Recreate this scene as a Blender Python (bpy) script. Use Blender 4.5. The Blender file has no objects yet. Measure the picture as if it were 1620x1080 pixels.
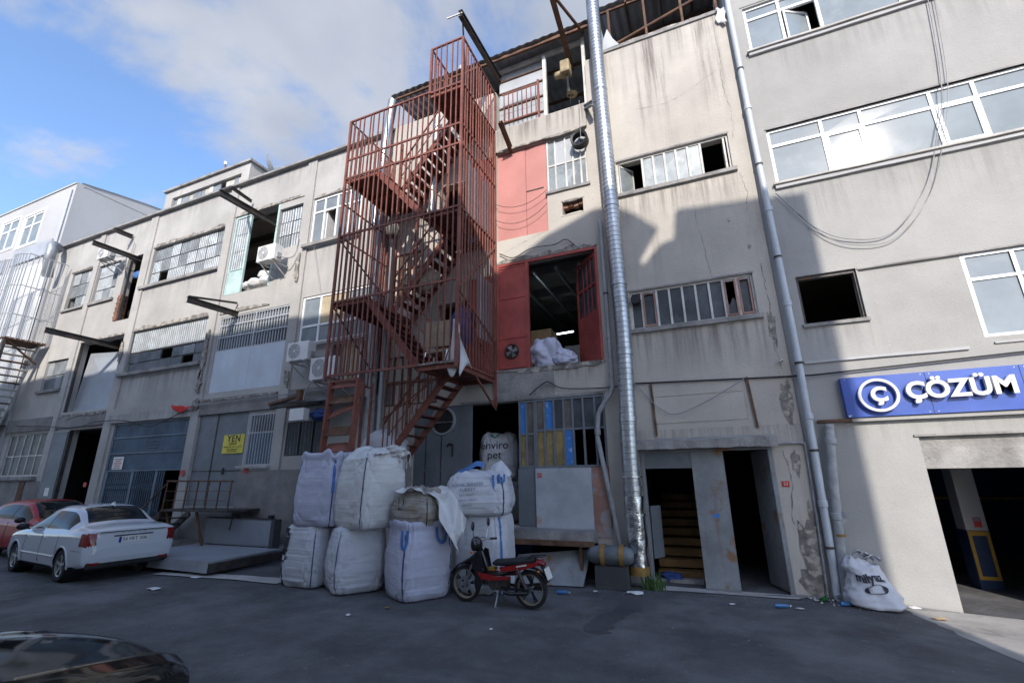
import bpy, bmesh, math, random
from mathutils import Vector, Matrix, noise
random.seed(7)
R = math.radians
SC = bpy.context.scene
COL = SC.collection

# ------------------------------------------------------------------ camera
cam_d = bpy.data.cameras.new('camera')
cam = bpy.data.objects.new('camera', cam_d)
COL.objects.link(cam)
SC.camera = cam
cam_d.sensor_width = 36.0
cam_d.lens = 16.172
cam_d.clip_end = 2000.0
cam_d.clip_start = 0.05
_pi, _ro, _ya = R(16.46979), R(-0.73528), R(-22.77755)
_f = Vector((math.sin(_ya)*math.cos(_pi), math.cos(_ya)*math.cos(_pi), math.sin(_pi)))
_r = Vector((math.cos(_ya), -math.sin(_ya), 0))
_u = _r.cross(_f)
_r2 = _r*math.cos(_ro) + _u*math.sin(_ro)
_u2 = -_r*math.sin(_ro) + _u*math.cos(_ro)
_m = Matrix((_r2, _u2, -_f)).transposed().to_4x4()
_m.translation = Vector((0, 0, 2.0))
cam.matrix_world = _m

# ------------------------------------------------------------------ sky, sun, exposure
SUN = Vector((0.3376, -1.0, 0.609)).normalized()
SUN_EL = math.asin(SUN.z)
SUN_AZ = math.atan2(SUN.x, SUN.y)
w = bpy.data.worlds.new('World')
SC.world = w
w.use_nodes = True
nt = w.node_tree
nt.nodes.clear()
def wn(t, **k):
    n = nt.nodes.new(t)
    for a, b in k.items():
        setattr(n, a, b)
    return n
SKY_STRENGTH = 0.15
sky = wn('ShaderNodeTexSky', sky_type='NISHITA', sun_disc=False)
sky.sun_elevation = SUN_EL
sky.sun_rotation = SUN_AZ
sky.altitude = 50.0
sky.air_density = 0.85
sky.dust_density = 0.9
sky.ozone_density = 3.5
tc = wn('ShaderNodeTexCoord')
sep = wn('ShaderNodeSeparateXYZ')
nt.links.new(tc.outputs['Generated'], sep.inputs[0])
zc = wn('ShaderNodeMath', operation='MAXIMUM')
nt.links.new(sep.outputs['Z'], zc.inputs[0]); zc.inputs[1].default_value = 0.03
zc2 = wn('ShaderNodeMath', operation='ADD')
nt.links.new(zc.outputs[0], zc2.inputs[0]); zc2.inputs[1].default_value = 0.12
dx = wn('ShaderNodeMath', operation='DIVIDE'); dy = wn('ShaderNodeMath', operation='DIVIDE')
nt.links.new(sep.outputs['X'], dx.inputs[0]); nt.links.new(zc2.outputs[0], dx.inputs[1])
nt.links.new(sep.outputs['Y'], dy.inputs[0]); nt.links.new(zc2.outputs[0], dy.inputs[1])
cmb = wn('ShaderNodeCombineXYZ')
nt.links.new(dx.outputs[0], cmb.inputs[0]); nt.links.new(dy.outputs[0], cmb.inputs[1])
mp = wn('ShaderNodeMapping')
CLOUD_OFFSET = (-16.5142, -6.6966, 4.6408)
mp.inputs['Location'].default_value = CLOUD_OFFSET
nt.links.new(cmb.outputs[0], mp.inputs[0])
n1 = wn('ShaderNodeTexNoise'); n1.inputs['Scale'].default_value = 1.0
n1.inputs['Detail'].default_value = 9.0; n1.inputs['Roughness'].default_value = 0.56; n1.inputs['Distortion'].default_value = 0.25
nt.links.new(mp.outputs[0], n1.inputs['Vector'])
rmp = wn('ShaderNodeValToRGB')
rmp.color_ramp.interpolation = 'EASE'
rmp.color_ramp.elements[0].position = 0.48; rmp.color_ramp.elements[0].color = (0, 0, 0, 1)
rmp.color_ramp.elements[1].position = 0.575; rmp.color_ramp.elements[1].color = (1, 1, 1, 1)
nt.links.new(n1.outputs['Fac'], rmp.inputs[0])
n2 = wn('ShaderNodeTexNoise'); n2.inputs['Scale'].default_value = 2.0; n2.inputs['Detail'].default_value = 6.0
nt.links.new(mp.outputs[0], n2.inputs['Vector'])
cr = wn('ShaderNodeValToRGB')
cr.color_ramp.elements[0].position = 0.3; cr.color_ramp.elements[0].color = (1.22, 1.34, 1.60, 1)
cr.color_ramp.elements[1].position = 0.75; cr.color_ramp.elements[1].color = (2.1, 2.15, 2.28, 1)
nt.links.new(n2.outputs['Fac'], cr.inputs[0])
fm = wn('ShaderNodeMath', operation='MULTIPLY'); fm.inputs[1].default_value = 0.9
nt.links.new(rmp.outputs['Color'], fm.inputs[0])
mx = wn('ShaderNodeMixRGB')
nt.links.new(fm.outputs[0], mx.inputs['Fac'])
nt.links.new(sky.outputs[0], mx.inputs['Color1'])
nt.links.new(cr.outputs['Color'], mx.inputs['Color2'])
bg = wn('ShaderNodeBackground'); bg.inputs['Strength'].default_value = SKY_STRENGTH
out = wn('ShaderNodeOutputWorld')
nt.links.new(mx.outputs[0], bg.inputs['Color'])
nt.links.new(bg.outputs[0], out.inputs['Surface'])

sl = bpy.data.lights.new('sun', 'SUN')
sl.energy = 2.0
sl.angle = R(0.53)
sl.color = (1.0, 0.93, 0.84)
so = bpy.data.objects.new('sun', sl)
COL.objects.link(so)
so.rotation_euler = SUN.to_track_quat('Z', 'Y').to_euler()
so.location = (10, -30, 40)

SC.view_settings.view_transform = 'Standard'
SC.view_settings.look = 'None'
SC.view_settings.exposure = 1.36
SC.view_settings.gamma = 1.0
SC.view_settings.use_curve_mapping = False
try:
    SC.cycles.use_denoising = True
    SC.cycles.max_bounces = 10
    SC.cycles.diffuse_bounces = 7
    SC.cycles.sample_clamp_indirect = 8.0
except Exception:
    pass

# ------------------------------------------------------------------ helpers
WM = {}
LOCAL = set()

class MB:
    """collects faces; build() links them as one mesh object"""
    def __init__(s):
        s.v = []; s.f = []
    def add(s, vs, fs):
        o = len(s.v)
        s.v += [tuple(p) for p in vs]
        s.f += [tuple(i+o for i in f) for f in fs]
        return s
    def box(s, x0, x1, y0, y1, z0, z1):
        return s.add([(x0,y0,z0),(x1,y0,z0),(x1,y1,z0),(x0,y1,z0),(x0,y0,z1),(x1,y0,z1),(x1,y1,z1),(x0,y1,z1)],
                     [(0,3,2,1),(4,5,6,7),(0,1,5,4),(1,2,6,5),(2,3,7,6),(3,0,4,7)])
    def bar(s, p, q, w, h=None, up=(0,0,1)):
        h = w if h is None else h
        p = Vector(p); q = Vector(q); d = (q-p).normalized(); up = Vector(up)
        if abs(d.dot(up)) > .97: up = Vector((0,1,0)) if abs(d.y) < .9 else Vector((1,0,0))
        a = d.cross(up).normalized()*w/2; b = a.cross(d).normalized()*h/2
        vs = []
        for c in (p, q):
            vs += [c-a-b, c+a-b, c+a+b, c-a+b]
        return s.add(vs, [(0,3,2,1),(4,5,6,7),(0,1,5,4),(1,2,6,5),(2,3,7,6),(3,0,4,7)])
    def ibeam(s, p, q, h=.2, w=.1, t=.014):
        p = Vector(p); q = Vector(q); d = (q-p).normalized(); up = Vector((0,0,1))
        a = d.cross(up).normalized(); b = a.cross(d).normalized()
        s.bar(p+b*(h/2-t/2), q+b*(h/2-t/2), w, t, up=b)
        s.bar(p-b*(h/2-t/2), q-b*(h/2-t/2), w, t, up=b)
        s.bar(p, q, t, h-2*t, up=b)
        return s
    def tube(s, p, q, r, r2=None, n=8, cap=True):
        r2 = r if r2 is None else r2
        p = Vector(p); q = Vector(q); d = (q-p).normalized()
        a = d.orthogonal().normalized(); b = d.cross(a)
        vs = []
        for c, rr in ((p, r), (q, r2)):
            for i in range(n):
                t = 2*math.pi*i/n
                vs.append(c + (a*math.cos(t)+b*math.sin(t))*rr)
        fs = [(i, (i+1) % n, n+(i+1) % n, n+i) for i in range(n)]
        if cap: fs += [tuple(range(n-1,-1,-1)), tuple(range(n, 2*n))]
        return s.add(vs, fs)
    def path(s, pts, r, n=6, closed=False, cap=True):
        pts = [Vector(p) for p in pts]; m = len(pts)
        rr = r if isinstance(r, (list, tuple)) else [r]*m
        d0 = (pts[1]-pts[0]).normalized(); a = d0.orthogonal().normalized()
        vs = []
        for i in range(m):
            if closed: d = pts[(i+1) % m]-pts[i-1]
            else: d = pts[min(i+1,m-1)]-pts[max(i-1,0)]
            d = d.normalized() if d.length > 1e-9 else d0
            a = (a - d*a.dot(d))
            a = a.normalized() if a.length > 1e-6 else d.orthogonal().normalized()
            b = d.cross(a)
            for k in range(n):
                t = 2*math.pi*k/n
                vs.append(pts[i]+(a*math.cos(t)+b*math.sin(t))*rr[i])
        fs = []
        for i in range(m if closed else m-1):
            j = (i+1) % m
            for k in range(n):
                fs.append((i*n+k, i*n+(k+1) % n, j*n+(k+1) % n, j*n+k))
        if cap and not closed:
            fs += [tuple(range(n-1,-1,-1)), tuple(range((m-1)*n, m*n))]
        return s.add(vs, fs)
    def prism(s, poly, y0, y1):
        n = len(poly)
        vs = [(x, y0, z) for x, z in poly] + [(x, y1, z) for x, z in poly]
        fs = [tuple(range(n)), tuple(range(2*n-1, n-1, -1))]
        fs += [(i, n+i, n+(i+1) % n, (i+1) % n) for i in range(n)]
        return s.add(vs, fs)
    def slab(s, poly, z0, z1):
        n = len(poly)
        vs = [(x, y, z0) for x, y in poly] + [(x, y, z1) for x, y in poly]
        fs = [tuple(range(n-1,-1,-1)), tuple(range(n, 2*n))]
        fs += [(i, (i+1) % n, n+(i+1) % n, n+i) for i in range(n)]
        return s.add(vs, fs)
    def lathe(s, prof, c=(0,0,0), ax=(0,0,1), n=24, cap=False):
        c = Vector(c); ax = Vector(ax).normalized(); a = ax.orthogonal().normalized(); b = ax.cross(a)
        vs = []
        for r, h in prof:
            for i in range(n):
                t = 2*math.pi*i/n
                vs.append(c+ax*h+(a*math.cos(t)+b*math.sin(t))*r)
        m = len(prof)
        fs = [(j*n+i, j*n+(i+1) % n, (j+1)*n+(i+1) % n, (j+1)*n+i) for j in range(m-1) for i in range(n)]
        if cap: fs += [tuple(range(n-1,-1,-1)), tuple(range((m-1)*n, m*n))]
        return s.add(vs, fs)
    def rows(s, rows, closed=False):
        n = len(rows[0]); vs = [p for r in rows for p in r]; fs = []
        for j in range(len(rows)-1):
            for i in range(n if closed else n-1):
                k = (i+1) % n
                fs.append((j*n+i, j*n+k, (j+1)*n+k, (j+1)*n+i))
        return s.add(vs, fs)
    def corr(s, x0, x1, z0, z1, y, pitch=.09, amp=.012, th=.006, box=True):
        """corrugated sheet in the x-z plane, ridges upright, with its own thickness"""
        w = x1-x0; k = max(2, int(round(w/pitch))); top = []; bot = []
        for i in range(k*4+1):
            x = x0+w*i/(k*4); ph = i % 4
            yy = y + (amp if ph in (0, 3) else -amp)
            top.append((x, yy, z1)); bot.append((x, yy, z0))
        s.rows([bot, top])
        s.rows([[(p[0], p[1]+th, p[2]) for p in top], [(p[0], p[1]+th, p[2]) for p in bot]])
        return s
    def ball(s, c, rx, ry, rz, nu=14, nv=9, fn=None):
        rows = []
        for j in range(nv+1):
            ph = -math.pi/2+math.pi*j/nv; row = []
            for i in range(nu):
                th = 2*math.pi*i/nu
                d = Vector((math.cos(ph)*math.cos(th), math.cos(ph)*math.sin(th), math.sin(ph)))
                k = fn(d) if fn else 1.0
                row.append((c[0]+rx*d.x*k, c[1]+ry*d.y*k, c[2]+rz*d.z*k))
            rows.append(row)
        return s.rows(rows, True)
    def mesh(s, name, smooth=None):
        me = bpy.data.meshes.new(name)
        me.from_pydata(s.v, [], s.f)
        me.validate(); me.update()
        if smooth is not None:
            for p in me.polygons: p.use_smooth = True
            if smooth < 179: me.set_sharp_from_angle(angle=R(smooth))
        return me
    def build(s, name, mat, parent=None, smooth=None, loc=None, bevel=None):
        me = s.mesh(name, smooth)
        return place(name, me, mat, parent, loc, bevel)

def attach(o, parent, W):
    COL.objects.link(o)
    if parent is not None:
        o.parent = parent
        if parent.name in LOCAL:
            LOCAL.add(o.name)
        else:
            o.matrix_parent_inverse = WM[parent.name].inverted()
    WM[o.name] = W

def place(name, me, mat, parent=None, loc=None, bevel=None):
    o = bpy.data.objects.new(name, me)
    if mat is not None and len(me.materials) == 0:
        me.materials.append(M[mat] if isinstance(mat, str) else mat)
    W = Matrix()
    if loc is not None:
        o.location = loc; W = Matrix.Translation(loc)
    attach(o, parent, W)
    if bevel:
        b = o.modifiers.new('bevel', 'BEVEL'); b.width = bevel; b.segments = 2; b.limit_method = 'ANGLE'
    return o

def tag(o, label, cat, group=None, kind=None):
    o['label'] = label; o['category'] = cat
    if group: o['group'] = group
    if kind: o['kind'] = kind
    return o

def thing(name, label, cat, loc=(0,0,0), rz=None, group=None, rx=0.0):
    """Empty at the base of a thing. With rz given its parts are built in its own axes, else in world axes."""
    o = bpy.data.objects.new(name, None)
    o.empty_display_size = .2
    COL.objects.link(o)
    o.location = loc
    W = Matrix.Translation(loc)
    if rz is not None:
        o.rotation_euler = (rx, 0, rz)
        W = W @ Matrix.Rotation(rz, 4, 'Z')
        LOCAL.add(o.name)
    WM[o.name] = W
    return tag(o, label, cat, group)

def struct(o):
    o['kind'] = 'structure'
    return o

def sag(p, q, d, n=12):
    p = Vector(p); q = Vector(q)
    return [p.lerp(q, i/n)+Vector((0,0,-d*4*(i/n)*(1-i/n))) for i in range(n+1)]

def smooth_path(pts, n=6):
    pts = [Vector(p) for p in pts]; out = []
    P = [pts[0]*2-pts[1]]+pts+[pts[-1]*2-pts[-2]]
    for i in range(1, len(P)-2):
        a, b, c, d = P[i-1:i+3]
        for k in range(n):
            t = k/n
            out.append(.5*((2*b)+(c-a)*t+(2*a-5*b+4*c-d)*t*t+(3*b-a-3*c+d)*t**3))
    out.append(pts[-1])
    return out

def wall(name, mat, parent, x0, x1, z0, z1, y, th, holes):
    """upright slab facing -y, cut by rectangular openings with real reveals"""
    xs = sorted({x0, x1} | {min(max(v, x0), x1) for h in holes for v in h[:2]})
    zs = sorted({z0, z1} | {min(max(v, z0), z1) for h in holes for v in h[2:]})
    nx, nz = len(xs)-1, len(zs)-1
    solid = [[True]*nz for _ in range(nx)]
    for i in range(nx):
        for j in range(nz):
            cx = (xs[i]+xs[i+1])/2; cz = (zs[j]+zs[j+1])/2
            for h in holes:
                if h[0] < cx < h[1] and h[2] < cz < h[3]: solid[i][j] = False
    m = MB()
    S = lambda i, j: 0 <= i < nx and 0 <= j < nz and solid[i][j]
    for i in range(nx):
        for j in range(nz):
            if not solid[i][j]: continue
            a, b, c, d = xs[i], xs[i+1], zs[j], zs[j+1]
            m.add([(a,y,c),(b,y,c),(b,y,d),(a,y,d)], [(0,1,2,3)])
            m.add([(a,y+th,c),(b,y+th,c),(b,y+th,d),(a,y+th,d)], [(3,2,1,0)])
            if not S(i-1, j): m.add([(a,y,c),(a,y,d),(a,y+th,d),(a,y+th,c)], [(0,1,2,3)])
            if not S(i+1, j): m.add([(b,y,c),(b,y+th,c),(b,y+th,d),(b,y,d)], [(0,1,2,3)])
            if not S(i, j-1): m.add([(a,y,c),(a,y+th,c),(b,y+th,c),(b,y,c)], [(0,1,2,3)])
            if not S(i, j+1): m.add([(a,y,d),(b,y,d),(b,y+th,d),(a,y+th,d)], [(0,1,2,3)])
    return m.build(name, mat, parent)

def ragged(x0, x1, z, h, y, proud=.02, seed=0, up=True, n=None):
    """a ragged strip of broken plaster along an edge"""
    rnd = random.Random(seed); n = n or max(5, int((x1-x0)/.22))
    m = MB(); top = []; bot = []
    for i in range(n+1):
        x = x0+(x1-x0)*i/n+rnd.uniform(-.04, .04)*(0 < i < n)
        e = .25 if i in (0, n) else rnd.uniform(.35, 1.0)
        a = h*e
        if up: bot.append((x, z)); top.append((x, z+a))
        else: top.append((x, z)); bot.append((x, z-a))
    poly = bot+top[::-1]
    m.prism(poly, y-proud, y+.05)
    return m

def text_mesh(name, txt, size, extrude=.003, offset=0.0, align='CENTER', shear=0.0, space=1.0):
    cu = bpy.data.curves.new(name, 'FONT')
    cu.body = txt; cu.size = size; cu.extrude = extrude; cu.offset = offset
    cu.align_x = align; cu.align_y = 'CENTER'; cu.shear = shear; cu.space_character = space
    cu.resolution_u = 4
    o = bpy.data.objects.new(name+'_tmp', cu)
    COL.objects.link(o)
    dg = bpy.context.evaluated_depsgraph_get()
    me = bpy.data.meshes.new_from_object(o.evaluated_get(dg))
    bpy.data.objects.remove(o); bpy.data.curves.remove(cu)
    return me

def text(name, txt, size, loc, mat, parent, rot=(math.pi/2,0,0), **k):
    me = text_mesh(name, txt, size, **k)
    me.transform(Matrix.Translation(loc) @ Matrix.Rotation(rot[2],4,'Z') @ Matrix.Rotation(rot[1],4,'Y') @ Matrix.Rotation(rot[0],4,'X'))
    me.materials.clear()
    return place(name, me, mat, parent)

# ------------------------------------------------------------------ materials
M = {}
def mk(name, col, rough=.75, metal=0.0, var=.15, scale=2.5, bump=0.0, bscale=45.0, col2=None, m2scale=1.5, m2=(.56,.64), m2detail=8,
       streak=None, sstr=.5, sscale=(2.6,2.6,.16), sthr=(.50,.72), spec=.4, trans=0.0, emit=None, estr=0.0, bands=(), bandcol=(.05,.045,.04),
       col3=None, m3scale=6.0, m3=(.6,.66), coat=0.0, sheen=0.0, fine=.06, stretch=None):
    mt = bpy.data.materials.new(name); mt.use_nodes = True
    t = mt.node_tree; N = t.nodes; L = t.links
    p = N['Principled BSDF']
    co = N.new('ShaderNodeTexCoord')
    vec = co.outputs['Object']
    if stretch:
        mpn = N.new('ShaderNodeMapping'); mpn.inputs['Scale'].default_value = stretch
        L.new(vec, mpn.inputs[0]); vec = mpn.outputs[0]
    def noisen(sc, det=6, rough_=.6, v=None, dist=0):
        n = N.new('ShaderNodeTexNoise'); n.inputs['Scale'].default_value = sc
        n.inputs['Detail'].default_value = det; n.inputs['Roughness'].default_value = rough_; n.inputs['Distortion'].default_value = dist
        L.new(v if v is not None else vec, n.inputs['Vector']); return n.outputs['Fac']
    def ramp(fac, a, b):
        r = N.new('ShaderNodeMapRange'); r.interpolation_type = 'SMOOTHSTEP'
        r.inputs['From Min'].default_value = a; r.inputs['From Max'].default_value = b
        L.new(fac, r.inputs['Value']); return r.outputs['Result']
    def math_(op, a, b=None):
        m = N.new('ShaderNodeMath'); m.operation = op
        for i, x in enumerate((a, b)):
            if x is None: continue
            if isinstance(x, (int, float)): m.inputs[i].default_value = x
            else: L.new(x, m.inputs[i])
        return m.outputs[0]
    def mix(fac, a, b, mode='MIX'):
        m = N.new('ShaderNodeMixRGB'); m.blend_type = mode
        for i, x in ((0, fac), (1, a), (2, b)):
            if isinstance(x, (int, float)): m.inputs[i].default_value = x
            elif isinstance(x, tuple): m.inputs[i].default_value = (*x[:3], 1)
            else: L.new(x, m.inputs[i])
        return m.outputs[0]
    dark = tuple(c*(1-var*1.6) for c in col); lite = tuple(min(1, c*(1+var*.9)) for c in col)
    c = mix(ramp(noisen(scale, 8, .62), .3, .72), dark, lite)
    if fine:
        f = noisen(bscale*1.2, 3)
        fm_ = math_('ADD', math_('MULTIPLY', f, fine*4), 1-fine*2)
        cm = N.new('ShaderNodeVectorMath'); cm.operation = 'SCALE'
        L.new(c, cm.inputs[0]); L.new(fm_, cm.inputs['Scale']); c = cm.outputs[0]
    rg = None
    if col2:
        k2 = ramp(noisen(m2scale, m2detail, .62, dist=.3), *m2)
        c = mix(k2, c, col2)
    if col3:
        k3 = ramp(noisen(m3scale, 8, .68, dist=.2), *m3)
        c = mix(k3, c, col3)
    if streak:
        mpn = N.new('ShaderNodeMapping'); mpn.inputs['Scale'].default_value = sscale
        L.new(co.outputs['Object'], mpn.inputs[0])
        ks = ramp(noisen(1.0, 7, .65, mpn.outputs[0]), *sthr)
        kb = ramp(noisen(.5, 3, .5), .35, .7)
        c = mix(math_('MULTIPLY', math_('MULTIPLY', ks, kb), sstr), c, streak)
    if bands:
        sp = N.new('ShaderNodeSeparateXYZ'); L.new(co.outputs['Object'], sp.inputs[0])
        mpn = N.new('ShaderNodeMapping'); mpn.inputs['Scale'].default_value = (7.0, 7.0, .35)
        L.new(co.outputs['Object'], mpn.inputs[0])
        nb = ramp(noisen(1.0, 6, .7, mpn.outputs[0]), .40, .68)
        tot = None
        for (bx0, bx1, zt, ln, st) in bands:
            a = ramp(sp.outputs['Z'], zt-ln, zt)
            b = math_('LESS_THAN', sp.outputs['Z'], zt)
            d = math_('MULTIPLY', ramp(sp.outputs['X'], bx0-.05, bx0+.1), math_('SUBTRACT', 1.0, ramp(sp.outputs['X'], bx1-.1, bx1+.05)))
            q = math_('MULTIPLY', math_('MULTIPLY', math_('MULTIPLY', a, b), d), st)
            tot = q if tot is None else math_('MAXIMUM', tot, q)
        c = mix(math_('MULTIPLY', tot, nb), c, bandcol)
    L.new(c, p.inputs['Base Color'])
    p.inputs['Metallic'].default_value = metal
    p.inputs['Specular IOR Level'].default_value = spec
    if rough > .08:
        rr = math_('ADD', math_('MULTIPLY', noisen(scale*2.3, 4), .25), rough-.12)
        L.new(rr, p.inputs['Roughness'])
    else:
        p.inputs['Roughness'].default_value = rough
    if trans: p.inputs['Transmission Weight'].default_value = trans
    if coat:
        p.inputs['Coat Weight'].default_value = coat; p.inputs['Coat Roughness'].default_value = .04
    if emit:
        p.inputs['Emission Color'].default_value = (*emit, 1); p.inputs['Emission Strength'].default_value = estr
    if bump:
        b = N.new('ShaderNodeBump'); b.inputs['Strength'].default_value = bump; b.inputs['Distance'].default_value = .02
        h = math_('ADD', noisen(bscale, 6), math_('MULTIPLY', noisen(bscale*.12, 5), 1.6))
        L.new(h, b.inputs['Height']); L.new(b.outputs[0], p.inputs['Normal'])
    M[name] = mt
    return mt

mk('plaster_beige', (.47,.435,.39), .9, var=.10, scale=.55, bump=.35, bscale=26, streak=(.22,.20,.18), sstr=.55, col2=(.40,.38,.35), m2scale=1.1, m2=(.64,.76),
   col3=(.27,.25,.23), m3scale=2.4, m3=(.69,.72),
   bands=[(-1.4,1.3,8.45,1.1,.7),(-1.4,1.3,5.0,1.2,.75),(-.65,.1,12.95,4.2,1.0),(.8,1.4,12.95,3.6,.95),(-4.6,-1.95,11.5,.9,.9),(-1.8,-1.1,12.9,2.0,.7),(.2,.7,12.95,1.2,.6),(-1.9,1.55,2.9,.5,.6),(-5.6,-1.95,4.45,.5,.8)], bandcol=(.15,.13,.12))
mk('plaster_grey', (.42,.405,.385), .92, var=.11, scale=.5, bump=.4, bscale=24, streak=(.26,.25,.24), sstr=.5, col2=(.36,.35,.34), m2scale=.9, m2=(.6,.75),
   bands=[(-20.6,-15.9,9.45,.8,.5),(-20.6,-15.9,5.85,1.2,.6),(-28,-8.5,12.9,1.0,.5),(-12,-8.5,9.4,1.4,.4),(-28,-8.4,4.4,.5,.7)], bandcol=(.2,.19,.18))
mk('plaster_dirty', (.25,.24,.23), .95, var=.2, scale=1.0, bump=.6, bscale=20, col2=(.42,.30,.16), m2scale=1.3, m2=(.60,.74), streak=(.16,.15,.14), sstr=.7)
mk('plaster_pale', (.34,.335,.325), .9, var=.09, scale=.45, bump=.25, bscale=28, streak=(.27,.265,.26), sstr=.5, bands=[(1.9,9,7.78,1.3,.45),(1.9,9,11.4,1.3,.4),(1.85,3.05,4.7,.7,.6),(1.9,9,2.85,.5,.4)], bandcol=(.19,.18,.17), col2=(.315,.312,.305), m2scale=.7, m2=(.52,.75))
mk('plaster_cool', (.41,.41,.415), .9, var=.05, scale=.4, bump=.2, bscale=28, streak=(.4,.4,.4), sstr=.3)
mk('render_white', (.78,.77,.74), .9, var=.05, scale=.5, bump=.2, bscale=28)  # unseen wall across the street, made white to bounce fill light
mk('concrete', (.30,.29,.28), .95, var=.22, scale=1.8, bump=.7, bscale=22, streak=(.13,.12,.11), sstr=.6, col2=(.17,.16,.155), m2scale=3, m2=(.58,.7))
mk('concrete_pale', (.46,.44,.41), .95, var=.14, scale=1.2, bump=.5, bscale=24, col2=(.3,.29,.28), m2scale=1.6, m2=(.58,.72))
mk('broken_plaster', (.25,.23,.21), .95, var=.3, scale=5, bump=1.0, bscale=14, col2=(.42,.39,.34), m2scale=6, m2=(.5,.6))
mk('asphalt', (.14,.14,.146), .93, var=.28, scale=.8, bump=.8, bscale=70, col2=(.098,.098,.102), m2scale=.45, m2=(.50,.66), col3=(.168,.165,.160), m3scale=6.0, m3=(.56,.72), fine=.22, spec=.25, streak=(.075,.075,.078), sstr=.55, sscale=(.10,1.3,1.0), sthr=(.5,.66))
mk('asphalt_patch', (.085,.085,.090), .7, var=.15, scale=.9, bump=.6, bscale=80, fine=.1, spec=.3)
mk('apron', (.33,.315,.295), .92, var=.16, scale=1.1, bump=.45, bscale=50, col2=(.17,.165,.16), m2scale=1.2, m2=(.5,.7), col3=(.12,.12,.12), m3scale=3, m3=(.6,.72))
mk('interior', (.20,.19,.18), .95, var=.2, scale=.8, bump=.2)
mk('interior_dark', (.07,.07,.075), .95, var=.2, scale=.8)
mk('ceiling_pale', (.48,.46,.43), .95, var=.12, scale=.7)
mk('brick', (.27,.135,.09), .95, var=.25, scale=5, bump=.6, bscale=40, col2=(.4,.36,.32), m2scale=7, m2=(.6,.68))
mk('red_paint', (.38,.08,.068), .55, var=.16, scale=1.8, bump=.12, bscale=30, col2=(.30,.06,.045), m2scale=2.2, m2=(.56,.7), streak=(.2,.05,.04), sstr=.5)
mk('red_wall_paint', (.50,.22,.195), .7, var=.07, scale=1.0, bump=.1, streak=(.40,.16,.14), sstr=.4)
mk('cage_red', (.215,.074,.056), .6, var=.22, scale=2.5, bump=.25, bscale=40, col2=(.19,.06,.045), m2scale=4, m2=(.54,.66), col3=(.33,.17,.115), m3scale=9, m3=(.58,.68))
mk('cage_plate', (.13,.045,.036), .75, var=.25, scale=2.0, bump=.3, col2=(.10,.04,.03), m2scale=3, m2=(.5,.65))
mk('rust', (.15,.078,.048), .85, var=.3, scale=4, bump=.5, bscale=35, col2=(.10,.06,.045), m2scale=5, m2=(.5,.62))
mk('dark_steel', (.085,.078,.075), .6, .5, var=.25, scale=3, bump=.25, col2=(.14,.08,.05), m2scale=4, m2=(.56,.66))
mk('black_paint', (.02,.02,.022), .5, var=.2)
mk('galv', (.48,.50,.52), .34, .85, var=.12, scale=4, col2=(.42,.44,.46), m2scale=3, m2=(.5,.65), fine=.05)
mk('foil', (.62,.63,.65), .2, 1.0, var=.14, scale=9, bump=.5, bscale=14)
mk('zinc_sheet', (.27,.29,.305), .55, .35, var=.16, scale=1.7, streak=(.24,.22,.20), sstr=.6, col2=(.30,.34,.37), m2scale=2.5, m2=(.5,.65), col3=(.3,.2,.13), m3scale=3, m3=(.68,.74))
mk('zinc_sheet_dark', (.17,.19,.205), .6, .35, var=.2, scale=1.7, streak=(.14,.13,.12), sstr=.6, col3=(.2,.13,.09), m3scale=3, m3=(.66,.74))
mk('white_sheet', (.40,.415,.435), .45, .15, var=.08, scale=1.2, streak=(.48,.46,.44), sstr=.4)
mk('grey_sheet', (.31,.335,.365), .5, .2, var=.08, scale=1.3, streak=(.30,.30,.31), sstr=.4)
mk('roof_sheet', (.33,.34,.36), .5, .4, var=.14, scale=1.6, streak=(.2,.18,.16), sstr=.5)
mk('mint_paint', (.46,.60,.58), .6, var=.12, scale=2.2, col2=(.34,.36,.34), m2scale=2.5, m2=(.6,.7), streak=(.32,.28,.22), sstr=.5)
mk('panel_bluewhite', (.52,.56,.62), .5, .1, var=.07, scale=1.0, streak=(.38,.37,.36), sstr=.45)
mk('gate_blue', (.10,.145,.20), .5, .2, var=.16, scale=1.8, streak=(.06,.08,.11), sstr=.6, col3=(.17,.10,.07), m3scale=3.5, m3=(.67,.73))
mk('door_grey', (.175,.195,.215), .55, .15, var=.11, scale=1.4, streak=(.15,.14,.13), sstr=.45, col2=(.145,.158,.17), m2scale=2, m2=(.55,.7), bump=.08, bscale=20)
mk('door_grey_light', (.36,.385,.41), .55, .15, var=.12, scale=1.6, streak=(.22,.19,.16), sstr=.5, col2=(.30,.32,.34), m2scale=2, m2=(.55,.7), bump=.08, bscale=20)
mk('door_rusty', (.25,.265,.28), .65, .1, var=.15, scale=1.6, streak=(.20,.11,.06), sstr=.75, col2=(.24,.14,.08), m2scale=2.6, m2=(.55,.66), bump=.15, bscale=20)
mk('patched_panel', (.42,.445,.48), .65, .1, var=.12, scale=1.5, col2=(.46,.29,.23), m2scale=1.5, m2=(.60,.66), streak=(.24,.24,.24), sstr=.5)
mk('pink_panel', (.36,.20,.16), .75, var=.2, scale=1.8, col2=(.3,.3,.31), m2scale=2.6, m2=(.52,.62))
mk('white_pvc', (.80,.80,.80), .35, var=.05, scale=2, fine=.02, streak=(.6,.58,.55), sstr=.3)
mk('old_white', (.60,.585,.55), .6, var=.14, scale=3, col2=(.42,.38,.33), m2scale=4, m2=(.58,.68))
mk('alu', (.42,.43,.44), .4, .6, var=.08)
mk('bars_white', (.47,.49,.51), .45, .2, var=.1, scale=3)
mk('glass', (.035,.042,.05), .06, var=.25, scale=.8, spec=.75, fine=0, coat=.6)
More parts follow.
